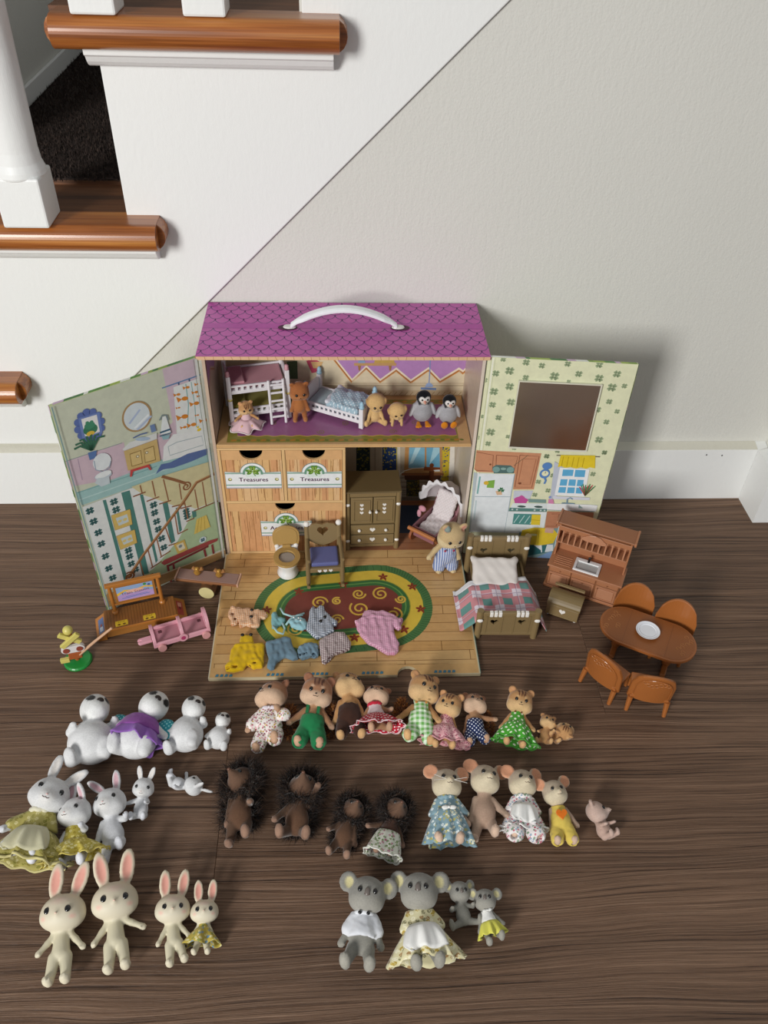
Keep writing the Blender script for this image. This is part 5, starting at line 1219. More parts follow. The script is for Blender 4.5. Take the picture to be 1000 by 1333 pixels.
F('squirrel_figure', 'brownsq', .0722, (-0.0671,0.4684,0.0180), (-0.0661,0.4181,0.0100), 'squirrel figure in a white romper with red and gold flowers, head turned away left', 'toy squirrel', g2, head=(-14,-38,6), arms=((40,0,0),(30,60,100)), legs=((15,18),(50,0)), seed=1, tailside=1,
  wear=(('shirt', fl1, dict(sleeve=1.5)), ('pants', fl1, dict(len=.85)), ('bow', fabric('plain', ('#e9dfe6',)), dict(z=.58))))
F('squirrel_figure', 'brownsq', .0722, (-0.0245,0.4703,0.0200), (-0.0295,0.4227,0.0100), 'squirrel figure wearing plain green dungarees with shoulder straps', 'toy squirrel', g2, head=(22,6,6), arms=((45,0,10),(38,0,10)), legs=((25,14),(25,14)), seed=2, tailside=1,
  wear=(('pants', fabric('plain', ('#1f7a48',)), dict(top=.47, straps=1, len=.85, flare=.05)),))
F('squirrel_figure', 'squirrel', .0722, (0.0054,0.4788,0.0220), (0.0083,0.4273,0.0100), 'bare chested squirrel figure in dark brown trousers behind the red skirted one', 'toy squirrel', g2, head=(-18,22,10), arms=((20,0,0),(20,0,0)), legs=((20,14),(20,14)), seed=3, tailside=None,
  wear=(('pants', fabric('plain', ('#3f261c',)), dict(top=.50, len=.8, flare=.03)),))
F('squirrel_figure', 'brownsq', .0583, (0.0309,0.4683,0.0160), (0.0325,0.4332,0.0100), 'small squirrel figure in a red polka dot skirt with white trim', 'toy squirrel', g2, head=(-24,-8,14), arms=((35,0,0),(50,40,40)), legs=((55,5),(50,28)), seed=4, tailside=None,
  wear=(('dress', fabric('dots', ('#b81c34', '#f3e3e3'), 270), dict(sk=dict(fwd=.10, r1=.40, z1=.20, flat=.75, back=.14), trim=fabric('plain', ('#e8c8cc',)), top_mat=fabric('plain', ('#e6cfd0',)), collar=fabric('plain', ('#c4263c',)))),))
F('squirrel_figure', 'squirrel', .0722, (0.0756,0.4714,0.0200), (0.0723,0.4223,0.0100), 'squirrel figure in green gingham dungarees with orange buttons', 'toy squirrel', g2, head=(12,24,6), arms=((48,0,10),(30,20,10)), legs=((35,24),(20,10)), seed=5, tailside=-1,
  wear=(('pants', fabric('gingham', ('#e2efd8', '#6fb057'), 210), dict(top=.48, straps=1, len=.75, flare=.05, bib=1, buttons='#c98a3c')),))
F('squirrel_figure', 'squirrel', .0574, (0.1000,0.4544,0.0160), (0.0930,0.4169,0.0100), 'small squirrel figure in a pink floral dress flared open at the hem', 'toy squirrel', g2, head=(14,-10,12), arms=((30,0,0),(20,0,0)), legs=((25,14),(28,14)), seed=6, tailside=None,
  wear=(('dress', fabric('floral', ('#d7a2a6', '#b04a6a', '#8f4358', '#e6c4c0', '#a85a70'), 620), dict(sk=dict(fwd=.02, r1=.38, z1=.16, flat=.55, back=.12), trim=fabric('plain', ('#d79aa0',)))),))
F('squirrel_figure', 'brownsq', .0548, (0.1252,0.4572,0.0160), (0.1229,0.4185,0.0100), 'small brown squirrel figure in navy trousers with white dots', 'toy squirrel', g2, head=(-12,10,6), arms=((15,0,0),(75,30,10)), legs=((22,8),(35,22)), seed=7, tailside=1,
  wear=(('pants', fabric('dots', ('#1d2b55', '#dfe3ee'), 380), dict(top=.50, len=.85, flare=.045)),))
F('squirrel_figure', 'squirrel', .0583, (0.1680,0.4556,0.0180), (0.1584,0.4176,0.0100), 'squirrel figure in a bright green dress printed with white daisies', 'toy squirrel', g2, head=(20,4,2), arms=((30,0,0),(40,10,10)), legs=((20,12),(16,12)), seed=8, tailside=None,
  wear=(('dress', fabric('dots', ('#4aa032', '#e6f0d8'), 215), dict(sk=dict(fwd=.02, r1=.36, z1=.10, flat=.5, back=.12), trim=fabric('plain', ('#4f9a3a',)), buttons='#7a3f20')),))
F('baby_squirrel_figure', 'squirrel', .0365, (0.1936,0.4385,0.0120), (0.1860,0.4170,0.0060), 'tiny bare squirrel baby on its back right of the green daisy dress', 'toy squirrel', g2, head=(-5,10,0), arms=((30,40,30),(40,70,60)), legs=((50,30),(70,20)), seed=9, tailside=None, h=.024)
F('baby_squirrel_figure', 'squirrel', .0348, (0.2127,0.4321,0.0120), (0.1970,0.4216,0.0060), 'tiny squirrel baby with a red brown head patch, far right of the squirrels', 'toy squirrel', g2, head=(60,10,150), arms=((60,60,40),(50,60,30)), legs=((80,10),(80,20)), seed=10, tailside=None, h=.024, hs=1.15)
g3 = 'mouse figures in the second row'
bl = fabric('floral', ('#84a0ab', '#e8e4c4', '#6c8a96', '#dfe8e8', '#b9b060'), 330)
F('mouse_figure', 'mouse', .0697, (0.0890,0.3708,0.0180), (0.0883,0.3265,0.0100), 'mouse figure in a blue floral dress with a white lace apron', 'toy mouse', g3, head=(-4,6,4), arms=((20,0,0),(30,0,0)), legs=((38,16),(38,8)), seed=1,
  wear=(('dress', bl, dict(sleeve=1.2, sk=dict(fwd=.02, r1=.30, z1=.08, z0=.5, flat=.6, back=.12), collar=bl)), ('bow', W_, dict(z=.46, y=-.20))))
F('mouse_figure', 'mouse', .0697, (0.1233,0.3764,0.0180), (0.1188,0.3282,0.0100), 'bare grey brown mouse figure between two dressed mice', 'toy mouse', g3, head=(-4,10,6), arms=((15,0,0),(40,10,20)), legs=((10,14),(45,6)), seed=2)
fw = fabric('floral', ('#e8e2e0', '#b5495e', '#6f8f6f', '#8fa5b8', '#c87888'), 460)
F('mouse_figure', 'mouse', .0654, (0.1562,0.3710,0.0180), (0.1514,0.3292,0.0100), 'mouse figure in a white and red floral dress under a white apron', 'toy mouse', g3, head=(-4,10,0), arms=((22,0,0),(22,0,0)), legs=((42,14),(42,18)), seed=3,
  wear=(('pants', fw, dict(len=.95, flare=.07)), ('dress', fw, dict(sleeve=1.2, sk=dict(fwd=.04, r1=.27, z1=.20, z0=.5, flat=.6, back=.12), trim=W_, collar=fw, apron=W_))))
F('mouse_figure', 'mouse', .0576, (0.1839,0.3626,0.0160), (0.1849,0.3248,0.0100), 'mouse figure in yellow dungarees with an orange heart patch', 'toy mouse', g3, head=(4,4,-6), arms=((10,0,0),(30,0,0)), legs=((28,12),(24,10)), seed=4,
  wear=(('pants', fabric('plain', ('#dcc25c',)), dict(top=.60, len=.85, flare=.045)), ('heart_patch', fabric('plain', ('#e2761e',)))))
F('baby_mouse_figure', 'mouse', .0387, (0.2158,0.3461,0.0120), (0.2229,0.3243,0.0060), 'tiny bare mouse baby curled up, far right of the mice', 'toy mouse', g3, head=(5,35,-10), arms=((20,60,40),(20,60,40)), legs=((80,5),(80,15)), seed=5, h=.024, roll=30, hs=1.25, fat=1.2, over=dict(col='#c4a698', belly='#c4a698', face='#c6ab9e', muz='#cdb3a6', foot='#cfb3a6', ear='round', earc='#d9a48c'))
g4 = 'hedgehog figures in the second row'
F('hedgehog_figure', 'hedgehog', .0714, (-0.0878,0.3818,0.0180), (-0.0855,0.3385,0.0100), 'leftmost hedgehog figure, bare brown body and snout pointing up left', 'toy hedgehog', g4, head=(-16,-28,-6), arms=((10,0,0),(14,60,30)), legs=((5,10),(45,0)), seed=1, quills=True)
F('hedgehog_figure', 'hedgehog', .0705, (-0.0354,0.3744,0.0180), (-0.0390,0.3351,0.0100), 'second hedgehog figure from the left, one arm raised over its quills', 'toy hedgehog', g4, head=(-22,0,6), arms=((40,10,20),(155,30,10)), legs=((60,24),(60,14)), seed=2, quills=True)
F('hedgehog_figure', 'hedgehog', .0550, (0.0078,0.3544,0.0160), (-0.0028,0.3189,0.0100), 'small bare hedgehog figure lying between the raised arm one and the skirted one', 'toy hedgehog', g4, head=(-14,12,10), arms=((40,20,30),(20,0,0)), legs=((25,18),(30,12)), seed=3, quills=True)
F('hedgehog_figure', 'hedgehog', .0568, (0.0448,0.3519,0.0160), (0.0358,0.3241,0.0100), 'hedgehog figure wearing a white skirt with pink roses seen from its hem', 'toy hedgehog', g4, head=(-10,16,6), arms=((60,20,20),(30,0,0)), legs=((48,6),(52,6)), seed=4, quills=True,
  wear=(('dress', fabric('floral', ('#dfe0d2', '#b5798a', '#6f8a52', '#8fa070'), 330), dict(top_mat=fabric('plain', ('#4a3024',)), sk=dict(fwd=.16, r1=.25, r0=.17, z1=.08, z0=.44, flat=.95, back=.17, amp=.015), trim=fabric('plain', ('#e6e6dc',)))),))
g5 = 'soft rabbit figures in the left of the second row'
yl = fabric('floral', ('#a69c58', '#7f7a34', '#c9c08a', '#8a7e3c'), 300)
F('rabbit_figure', 'rabbit', .0792, (-0.2472,0.3695,0.0200), (-0.2508,0.3267,0.0100), 'large white rabbit figure in an olive yellow dress with lace collar and cream apron', 'toy rabbit', g5, head=(4,16,14), arms=((55,10,20),(15,0,0)), legs=((55,28),(45,6)), seed=2, earv=((4,0),(38,20)),
  wear=(('dress', yl, dict(sleeve=1.3, sk=dict(fwd=.06, r1=.42, z1=.10, flat=.5, back=.13, amp=.03), trim=fabric('plain', ('#cfc58a',)), collar=fabric('plain', ('#d9d4bc',)), apron=fabric('plain', ('#c9c4a4',)))),))
F('rabbit_figure', 'rabbit', .0648, (-0.2230,0.3560,0.0180), (-0.2161,0.3243,0.0100), 'cream rabbit figure in a gold checked yellow dress, beside the big dressed rabbit', 'toy rabbit', g5, head=(0,-24,10), arms=((30,10,10),(20,80,60)), legs=((45,14),(50,4)), seed=3, earv=((2,0),(20,50)),
  wear=(('dress', fabric('floral', ('#c4b24e', '#e6dea0', '#a5912e', '#e9dd8a'), 330), dict(sk=dict(fwd=.06, r1=.38, z1=.22, flat=.6, back=.12), trim=fabric('plain', ('#c9b85c',)))),))
F('rabbit_figure', 'rabbit', .0648, (-0.1966,0.3649,0.0180), (-0.1866,0.3298,0.0100), 'undressed white rabbit figure with one pink lined ear up, third in its row', 'toy rabbit', g5, head=(0,-16,8), arms=((25,0,0),(40,70,40)), legs=((15,12),(60,2)), seed=5, earv=((50,20),(-4,0)))
F('baby_rabbit_figure', 'rabbit', .0432, (-0.1704,0.3792,0.0140), (-0.1712,0.3599,0.0080), 'small white baby rabbit figure sitting with both ears up', 'toy rabbit', g5, head=(14,4,4), arms=((70,10,10),(20,70,50)), legs=((75,12),(75,8)), seed=6, earv=((14,0),(16,0)), h=.024, tilt=25)
F('baby_rabbit_figure', 'rabbit', .0405, (-0.1272,0.3813,0.0120), (-0.1442,0.3863,0.0080), 'baby rabbit figure lying sideways at the right end of the rabbits', 'toy rabbit', g5, head=(0,-40,30), arms=((60,20,10),(60,30,20)), legs=((20,30),(70,10)), seed=8, earv=((30,0),(14,20)), h=.024, roll=-30, tilt=0)
g6 = 'smooth cream rabbits with pink ears in the front row'
F('rabbit_figure', 'creambunny', .0680, (-0.2134,0.2783,0.0180), (-0.2068,0.2305,0.0100), 'tall smooth cream rabbit with eyelashes, leftmost in the front row', 'toy rabbit', g6, head=(18,-6,4), arms=((40,0,10),(42,0,10)), legs=((6,8),(8,6)), earv=((-6,0),(20,0)), lashes=True, hs=1.22, tilt=4)
F('rabbit_figure', 'creambunny', .0695, (-0.1770,0.2858,0.0180), (-0.1664,0.2362,0.0100), 'tall smooth cream rabbit without eyelashes, second from the left in the front row', 'toy rabbit', g6, head=(20,8,2), arms=((38,0,10),(60,0,-5)), legs=((6,4),(8,10)), earv=((10,0),(6,0)), hs=1.22, tilt=4)
F('rabbit_figure', 'creambunny', .0551, (-0.1331,0.2786,0.0150), (-0.1251,0.2444,0.0080), 'smaller bare smooth cream rabbit, third from the left in the front row', 'toy rabbit', g6, head=(18,8,8), arms=((35,0,10),(35,0,10)), legs=((6,4),(8,14)), earv=((2,0),(8,0)), hs=1.18, tilt=4)
F('rabbit_figure', 'creambunny', .0421, (-0.1067,0.2759,0.0140), (-0.1063,0.2475,0.0080), 'smallest smooth cream rabbit, in a yellow and blue flowered dress', 'toy rabbit', g6, head=(14,4,-2), arms=((30,0,0),(30,0,0)), legs=((10,14),(10,14)), earv=((2,0),(4,0)), lashes=True, hs=1.25, tilt=4, h=.022,
  wear=(('dress', fabric('floral', ('#b3a046', '#6f8fa5', '#d8cf9a', '#7d8a4c'), 380), dict(waist=.50, sk=dict(z1=.22, r1=.32, r0=.10, flat=.6, amp=.035, waves=6))),))
g7 = 'koala figures in the front row'
F('koala_figure', 'koala', .0713, (0.0179,0.2802,0.0200), (0.0115,0.2341,0.0100), 'koala figure in a white shirt with two black collar buttons', 'toy koala', g7, head=(10,2,3), arms=((24,0,0),(24,0,0)), legs=((30,16),(30,8)), seed=1, tilt=6,
  wear=(('shirt', fabric('plain', ('#dfe1e6',)), dict(sleeve=.9, z0=.36)), ('collar_shirt', fabric('plain', ('#e2e4e8',)))))
F('koala_figure', 'koala', .0730, (0.0574,0.2813,0.0200), (0.0612,0.2334,0.0100), 'koala figure in a yellow floral dress with a white lace edged apron', 'toy koala', g7, head=(6,-8,10), arms=((22,0,0),(30,0,0)), legs=((28,10),(28,10)), seed=2, tilt=6,
  wear=(('dress', fabric('floral', ('#d9d1a8', '#b39a48', '#8f8a68', '#e8e2c4', '#a5855a'), 260), dict(sleeve=.9, sk=dict(fwd=.0, r1=.40, z1=.12, z0=.46, flat=.5, back=.12), apron=W_)),))
F('koala_figure', 'koala', .0410, (0.0907,0.2828,0.0140), (0.0934,0.2652,0.0080), 'small bare koala cub with paws raised beside the dressed koala mother', 'toy koala', g7, head=(8,6,6), arms=((60,50,70),(60,50,70)), legs=((60,55),(60,55)), seed=3, h=.023, tilt=12)
F('koala_figure', 'koala', .0426, (0.1091,0.2750,0.0140), (0.1133,0.2531,0.0080), 'small koala cub in a yellow skirt and white bow, right end of the front row', 'toy koala', g7, head=(0,-10,14), arms=((25,0,0),(30,20,10)), legs=((30,10),(45,10)), seed=4, h=.023, tilt=10,
  wear=(('dress', fabric('plain', ('#dcd860',)), dict(sk=dict(fwd=.04, r1=.27, z1=.20, flat=.6), top_mat=W_)), ('bow', W_, dict(z=.60, y=-.14))))
# upstairs
r_ = critter('cat_figure', 'squirrel', .037, 'tiny striped cat figure in a ruffled pale pink dress by the bunk bed', 'toy cat', 'figures upstairs in the dollhouse', head=(10,8,0), arms=((60,30,20),(60,30,20)), legs=((80,15),(80,15)), seed=1, h=.026, tailside=None,
  wear=(('dress', fabric('plain', ('#dcb9bf',)), dict(sk=dict(z0=.42, z1=.20, r1=.46, flat=.9, back=.9, amp=.05, waves=7), trim=fabric('plain', ('#e6d8d8',)))),))
stand(r_, ((-0.0962,0.7060,0.1580)[0], (-0.0962,0.7060,0.1580)[1], .1592), 10)
r_ = critter('bear_figure', 'bear', .049, 'caramel brown teddy bear figure standing beside the bunk bed ladder', 'toy bear', 'figures upstairs in the dollhouse', head=(14,4,0), arms=((18,10,0),(18,10,0)), legs=((4,8),(4,8)), seed=1, h=.024)
stand(r_, ((-0.0412,0.7169,0.1580)[0], (-0.0412,0.7169,0.1580)[1], .1592), 6)
r_ = critter('puppy_figure', 'dog', .045, 'tan puppy figure sitting with its legs apart on the upper floor', 'toy dog', 'figures upstairs in the dollhouse', head=(12,6,0), arms=((20,30,10),(20,30,10)), legs=((82,40),(82,40)), seed=1, h=.026)
stand(r_, ((0.0377,0.7137,0.1580)[0], (0.0377,0.7137,0.1580)[1], .1592), 4, 4)
r_ = critter('puppy_figure', 'dog', .042, 'tan puppy figure on all fours next to the first penguin', 'toy dog', 'figures upstairs in the dollhouse', head=(-62,8,0), arms=((4,82,0),(4,82,0)), legs=((85,8),(85,8)), seed=2, h=.026)
stand(r_, ((0.0589,0.7265,0.1580)[0], (0.0589,0.7265,0.1580)[1], .1592), 4, 72)
def penguin(s, label, sit, rz, loc):
    root = thing('penguin_figure', label, 'toy penguin', group='figures upstairs in the dollhouse'); S = Sdf()
    S.ell((0,0,.36), (.27,.23,.30), '#a7a6aa', .02); S.ell((0,.0,.58), (.18,.16,.12), '#b3b2b6', .08)
    S.ell((0,-.02,.78), (.19,.175,.185), '#15161a', .012)
    for sd in (-1, 1):
        S.ell((sd*.27,-.02,.42), (.06,.11,.20), '#b9b8bb', .01, (0,sd*-18,0))
        S.mark((sd*.075,-.18,.80), (.085,.09,.085), '#e8e4e0', .15)
    S.mark((0,-.18,.71), (.11,.09,.07), '#e6ddd2', .2)
    for sd in (-1, 1): S.mark((sd*.12,-.12,.66), (.05,.08,.06), '#2a2a2e', .5)
    b = S.build('body', s, flock(), root, .026)
    Q = Sdf()
    for sd in (-1, 1):
        if sit:
            Q.ell((sd*.13,-.26,.14), (.10,.05,.14), '#d9861c', .01, (15,0,sd*8))
        else:
            for a in (-25, 0, 25): Q.cap((sd*.11,-.10,.05), (sd*.11 + .13*sin(rad(a+sd*8)), -.10-.16*cos(rad(a)), .035), .045, .032, '#d9861c', .015)
    Q.build('feet', s, flock(), root, .022)
    Q = Sdf(); Q.cap((0,-.17,.755), (0,-.275,.735), .045, .014, '#e0a08a', .01); Q.build('beak', s, flock(), root, .015)
    for sd in (-1, 1): MB().sph((sd*.068*s, -.187*s, .80*s), (.026*s, .018*s, .028*s), 12).build('eye', EYE, root, smooth=True)
    stand(root, (loc[0], loc[1], .1592), rz); return root
penguin(.041, 'grey and black penguin chick standing on flat orange feet', 0, 6, (0.0876,0.7121,0.1580))
penguin(.038, 'grey and black penguin chick sitting with its orange soles forward', 1, 4, (0.1144,0.7091,0.1580))
bs = fabric('stripes', ('#c8d0e2', '#6f82b4'), 420)
r_ = critter('cat_figure', 'cat', .0725, 'cream cat figure in blue striped dungarees standing beside the stroller', 'toy cat', None, head=(16,10,8), arms=((48,25,10),(18,10,0)), legs=((2,8),(4,8)), seed=2,
  wear=(('pants', bs, dict(top=.52, straps=1, len=.8, flare=.05, bib=1, buttons='#a02a4a')), ('cap', fabric('plain', ('#8b9a92',)), dict(x=-.10))))
stand(r_, ((0.1174,0.6448,0.0050)[0], (0.1174,0.6448,0.0050)[1], .0052), 4)

# ---------------- toy furniture ----------------
def place(o, loc, rz): o.location = loc; o.rotation_euler = (0, 0, rad(rz))
# bunk bed: long side along x, front at y=0
WP = plastic('#e2dfe2', .35); PK = plastic('#cf9aa2', .45)
bb = thing('bunk_bed', 'white toy bunk bed with pink upper mattress and yellow lower mattress', 'bunk bed')
L_, D__ = .060, .037
for x in (0, L_):
    for y in (0, D__):
        m = MB().box(x-.0022, x+.0022, y-.0022, y+.0022, 0, .029).tube([(x,y,.029),(x,y,.0315)], .0017).box(x-.0022, x+.0022, y-.0022, y+.0022, .0315, .058)
        p_ = m.build('post', WP, bb, bevel=.0005)
        MB().lathe([(.0022,0),(.0026,.0015),(.0018,.003),(.0022,.0045),(.0012,.006)], (x, y, .058), 10).build('post_cap', PK, p_, smooth=True)
        if y == 0: MB().lathe([(.0026,0),(.003,.0012),(.0026,.0024)], (x, y, .0295), 10).build('post_ring', plastic('#d8c878', .4), p_, smooth=True)
for z, mc, nm in ((.010, '#8f8430', 'yellow lower mattress'), (.038, '#c98f98', 'pink upper mattress')):
    MB().box(.002, L_-.002, .001, D__-.001, z, z+.003).build('bed_base', WP, bb)
    q_ = MB().box(.003, L_-.003, .002, D__-.002, z+.003, z+.008); q_.build('mattress', fabric('plain', (mc,)), bb, bevel=.0015, label=nm, seg=3)
    MB().box(.003, .017, .003, D__-.003, z+.008, z+.0105).build('pillow', fabric('plain', (mc,)), bb, bevel=.001)
    for y in (-.0006, D__):
        MB().box(.002, L_-.002, y-.0008, y+.0012, z-.001, z+.0028).build('side_rail', WP, bb, bevel=.0003)
        MB().box(.002, L_-.002, y-.0008, y+.0012, z+.0068, z+.0088).build('guard_rail', WP, bb, bevel=.0003)
        for i in range(9): MB().box(.006+i*.006, .009+i*.006, y-.0003, y+.0007, z+.0028, z+.0068).build('spindle', WP, bb)
for x in (0, L_):
    MB().box(x-.0008, x+.0008, .002, D__-.002, .004, .054).build('end_panel', WP, bb, bevel=.0003)
lad = MB()
for x in (.040, .055): MB().tube([(x, -.009, 0), (x, -.0035, .050)], .0014, 8).build('ladder_rail', WP, bb)
for i in range(5): MB().tube([(.040, -.0080+i*.0011, .008+i*.009), (.055, -.0080+i*.0011, .008+i*.009)], .0012, 8).build('ladder_rung', WP, bb)
place(bb, (-.1115, .7095, .1592), 13)
# single bed
SBL = plastic('#9fc3d6', .4)
sb = thing('toy_bed', 'white toy bed with pale blue finials and a rumpled dotted blue quilt', 'bed')
Lb, Db = .066, .032
for x, hh in ((0, .030), (Lb, .024)):
    for y in (0, Db):
        p_ = MB().box(x-.0024, x+.0024, y-.0024, y+.0024, 0, hh).build('post', WP, sb, bevel=.0005)
        MB().lathe([(.0026,0),(.0032,.002),(.002,.003),(.0026,.0055),(.001,.0085)], (x, y, hh), 10).build('post_cap', SBL, p_, smooth=True)
for y in (0, Db):
    MB().box(.002, Lb-.002, y-.001, y+.001, .005, .009).build('side_rail', WP, sb, bevel=.0003)
    MB().box(.002, Lb-.002, y-.001, y+.001, .0125, .0148).build('guard_rail', WP, sb, bevel=.0003)
    for i in range(11): MB().box(.005+i*.0053, .0075+i*.0053, y-.0005, y+.0005, .009, .0125).build('spindle', WP, sb)
MB().prism([(0,.004),(Db,.004),(Db,.026)] + arc(Db/2, .026, Db/2-.001, 0, 180, 11, .004) + [(0,.026)], -.0009, .0009, 'x').build('headboard', WP, sb, bevel=.0003)
MB().prism([(0,.004),(Db,.004),(Db,.019)] + arc(Db/2, .019, Db/2-.001, 0, 180, 11, .004) + [(0,.019)], Lb-.0009, Lb+.0009, 'x').build('footboard', WP, sb, bevel=.0003)
MB().box(.002, Lb-.002, .001, Db-.001, .009, .014).build('mattress', fabric('plain', ('#a9bec4',)), sb, bevel=.002, seg=3, label='grey blue mattress')
G = Sdf(); G.box((.043,.016,.0175), (.019,.0165,.0035), .0025, '#fff', .002); G.ell((.032,.014,.021), (.006,.015,.004), '#fff', .006, (0,0,18)); G.ell((.048,.018,.021), (.010,.011,.003), '#fff', .006); G.wr = (.0008, 380)
G.build('quilt', 1, fabric('dots', ('#9fb9c6', '#dfe8ee'), 330, 'xy'), sb, .0011)
G = Sdf()
for k_ in range(9): G.ell((.0255 + .001*sin(k_*2), .001+k_*.0038, .0205), (.0028,.0032,.0024), '#fff', .002)
G.build('quilt_trim', 1, fabric('plain', ('#dfe2ea',)), sb, .0008)
dv = Vector((0.0211+0.032, 0.704-0.7375)); place(sb, (-.0355, .7325, .1592), -27)

# wardrobe
OLV = plastic('#85704c', .42); OLD = plastic('#6c5a3a', .45); WH = plastic('#eeeae4', .3)
def wardrobe():
    o = thing('wardrobe', 'olive brown toy wardrobe with two doors, two drawers and white hearts', 'wardrobe')
    w, d, hh = .061, .036, .087
    MB().box(-w/2+.003, w/2-.003, .003, d, .004, hh-.002).build('cabinet_body', OLD, o, bevel=.0006)
    for x in (-w/2+.0025, w/2-.0025):
        p_ = MB().tube([(x, .003, 0), (x, .003, hh-.001)], .0031, 14).build('corner_post', OLV, o)
        for z in (.014, .068): MB().sph((x, .0006, z), (.0026, .0016, .0022), 10).build('heart_stud', WH, p_)
    MB().box(-w/2-.0005, w/2+.0005, -.001, d+.001, hh-.002, hh).build('top', OLD, o, bevel=.0008)
    MB().box(-w/2+.005, w/2-.005, .0005, .003, hh-.008, hh-.003).build('cornice', OLV, o, bevel=.0005)
    MB().box(-w/2+.005, w/2-.005, .0008, .003, .004, .008).build('plinth', OLV, o, bevel=.0005)
    for sd in (-1, 1):
        cx = sd*.0125; dr_ = MB().box(cx-.012, cx+.012, .0002, .003, .040, .078).build('door', OLV, o, bevel=.0006)
        for a, b, c_, e in ((-.0095,.0095,.0735,.075), (-.0095,.0095,.0435,.045), (-.0095,-.008,.045,.0735), (.008,.0095,.045,.0735)):
            MB().box(cx+a, cx+b, -.0008, .0006, c_, e).build('door_molding', OLV, dr_, bevel=.0003)
        for z in (.068, .0625, .057): MB().prism(heart(cx + sd*.0, z, .0042), -.0006, .0003, 'y').build('heart', WH, dr_)
        MB().tube([(sd*.0035, .0002, .0605), (sd*.0035, -.0035, .0605)], .0007, 6).sph((sd*.0035, -.004, .0605), .0017, 10).build('knob', WH, dr_)
    for z in (.009, .024):
        dr_ = MB().box(-.0245, .0245, .0002, .003, z, z+.0135).build('drawer', OLV, o, bevel=.0006)
        MB().prism(heart(0, z+.0072, .0062), -.0006, .0003, 'y').build('heart', WH, dr_)
        for x in (-.015, .015): MB().sph((x, -.0014, z+.007), .0019, 10).build('knob', WH, dr_)
    return o
o = wardrobe(); place(o, (.0365, .6785, .0048), 2)

# heart-back rocking chair with a blue seat
rc = thing('rocking_chair', 'olive toy rocking chair with heart cut-out back and blue seat cushion', 'chair')
for x in (-.0185, .0185):
    fl = MB().tube([(x, 0, .0035), (x, 0, .027)], .0024, 10).build('front_leg', OLV, rc)
    MB().tube([(x*.95, .029, .003), (x*.95, .033, .030), (x*.95, .039, .053)], .0026, 10).build('back_post', OLV, rc)
    MB().sph((x*.95, .0395, .0555), (.0034,.0034,.0034), 12).build('post_knob', WH, rc)
    MB().tube([(x, -.002, .0385), (x, .018, .037), (x*.97, .035, .038)], .0023, 10).build('armrest', OLV, rc)
    MB().tube([(x, 0, .027), (x, 0, .038)], .0021, 8).build('arm_post', OLV, rc)
    rp = [(x, -.008 + .052*i/12, .0012 + .004*((i-6)/6)**2) for i in range(13)]
    MB().tube(rp, .002, 8).build('rocker', OLV, rc)
MB().box(-.0185, .0185, -.001, .032, .020, .026).build('seat_frame', OLV, rc, bevel=.001)
for x in (-.006, 0, .006): MB().prism(heart(x, .023, .0042), -.0018, -.0008, 'y').build('heart', WH, rc)
MB().box(-.0150, .0150, .0015, .029, .026, .0315).build('seat_cushion', plastic('#5f6496', .5), rc, bevel=.002, seg=3)
bp = [(-.016,.036),(-.016,.058),(-.012,.064),(-.006,.0655),(0,.063),(.006,.0655),(.012,.064),(.016,.058),(.016,.036),(.009,.030),(0,.026),(-.009,.030)]
bk = MB().prism([(a, (b-.026)*.70) for a, b in bp], -.0015, .0015, 'y', holes=[[(a, b) for a, b in heart(0, .0185, .0125)[::-1]]]).build('backrest', OLV, rc, bevel=.0004)
bk.location = (0, .0335, .0290); bk.rotation_euler = (rad(-13), 0, 0)
place(rc, (-.0165, .6235, .0050), 4)

# potty with raised lid
po = thing('toy_toilet', 'white toy toilet with a tan seat and raised tan lid', 'toilet')
TAN = plastic('#b08d52', .4)
MB().lathe([(.0108,0),(.0118,.002),(.0102,.006),(.0098,.012),(.0128,.019),(.0133,.022)], (0,0,0), 24, 1.1).build('bowl', plastic('#e8e8ea', .2), po, smooth=True)
def ringm(r0x, r0y, r1x, r1y, z0, z1, n=28):
    m = MB(); out = [(r0x*cos(2*pi*i/n), r0y*sin(2*pi*i/n)) for i in range(n)]; inn = [(r1x*cos(2*pi*i/n), r1y*sin(2*pi*i/n)) for i in range(n)][::-1]
    return m.prism(out, z0, z1, 'z', holes=[inn])
ringm(.0148, .0160, .0088, .0095, .0222, .0250).build('seat', TAN, po, bevel=.0006)
MB().lathe([(.0090,-.0015),(.0088,.0),(.0084,.0006)], (0,-.001,.0222), 20, 1.06).build('bowl_inside', plastic('#9c938c', .3), po)
MB().box(-.0125, .0125, .0145, .0195, 0, .0248).build('tank', plastic('#e8e8ea', .2), po, bevel=.0015)
for x in (-.0105, .0105): MB().sph((x, .0165, .0258), .0028, 10).build('hinge_cap', WH, po)
MB().box(-.0045, .0045, .0140, .0175, .0245, .0285).build('hinge', TAN, po, bevel=.0005)
lp = [(-.0135,0),(.0135,0),(.0148,.006),(.0148,.012)] + arc(0, .0125, .0148, 0, 180, 13, .0115) + [(-.0148,.012),(-.0148,.006)]
ld = MB().prism(lp, -.0010, .0012, 'y').prism([(a*.84, b*.84+.002) for a, b in lp], -.0016, -.0008, 'y').build('lid', TAN, po, bevel=.0008); ld.location = (0, .0170, .0275); ld.rotation_euler = (rad(-10), 0, 0)
place(po, (-.0585, .6430, .0050), 4)

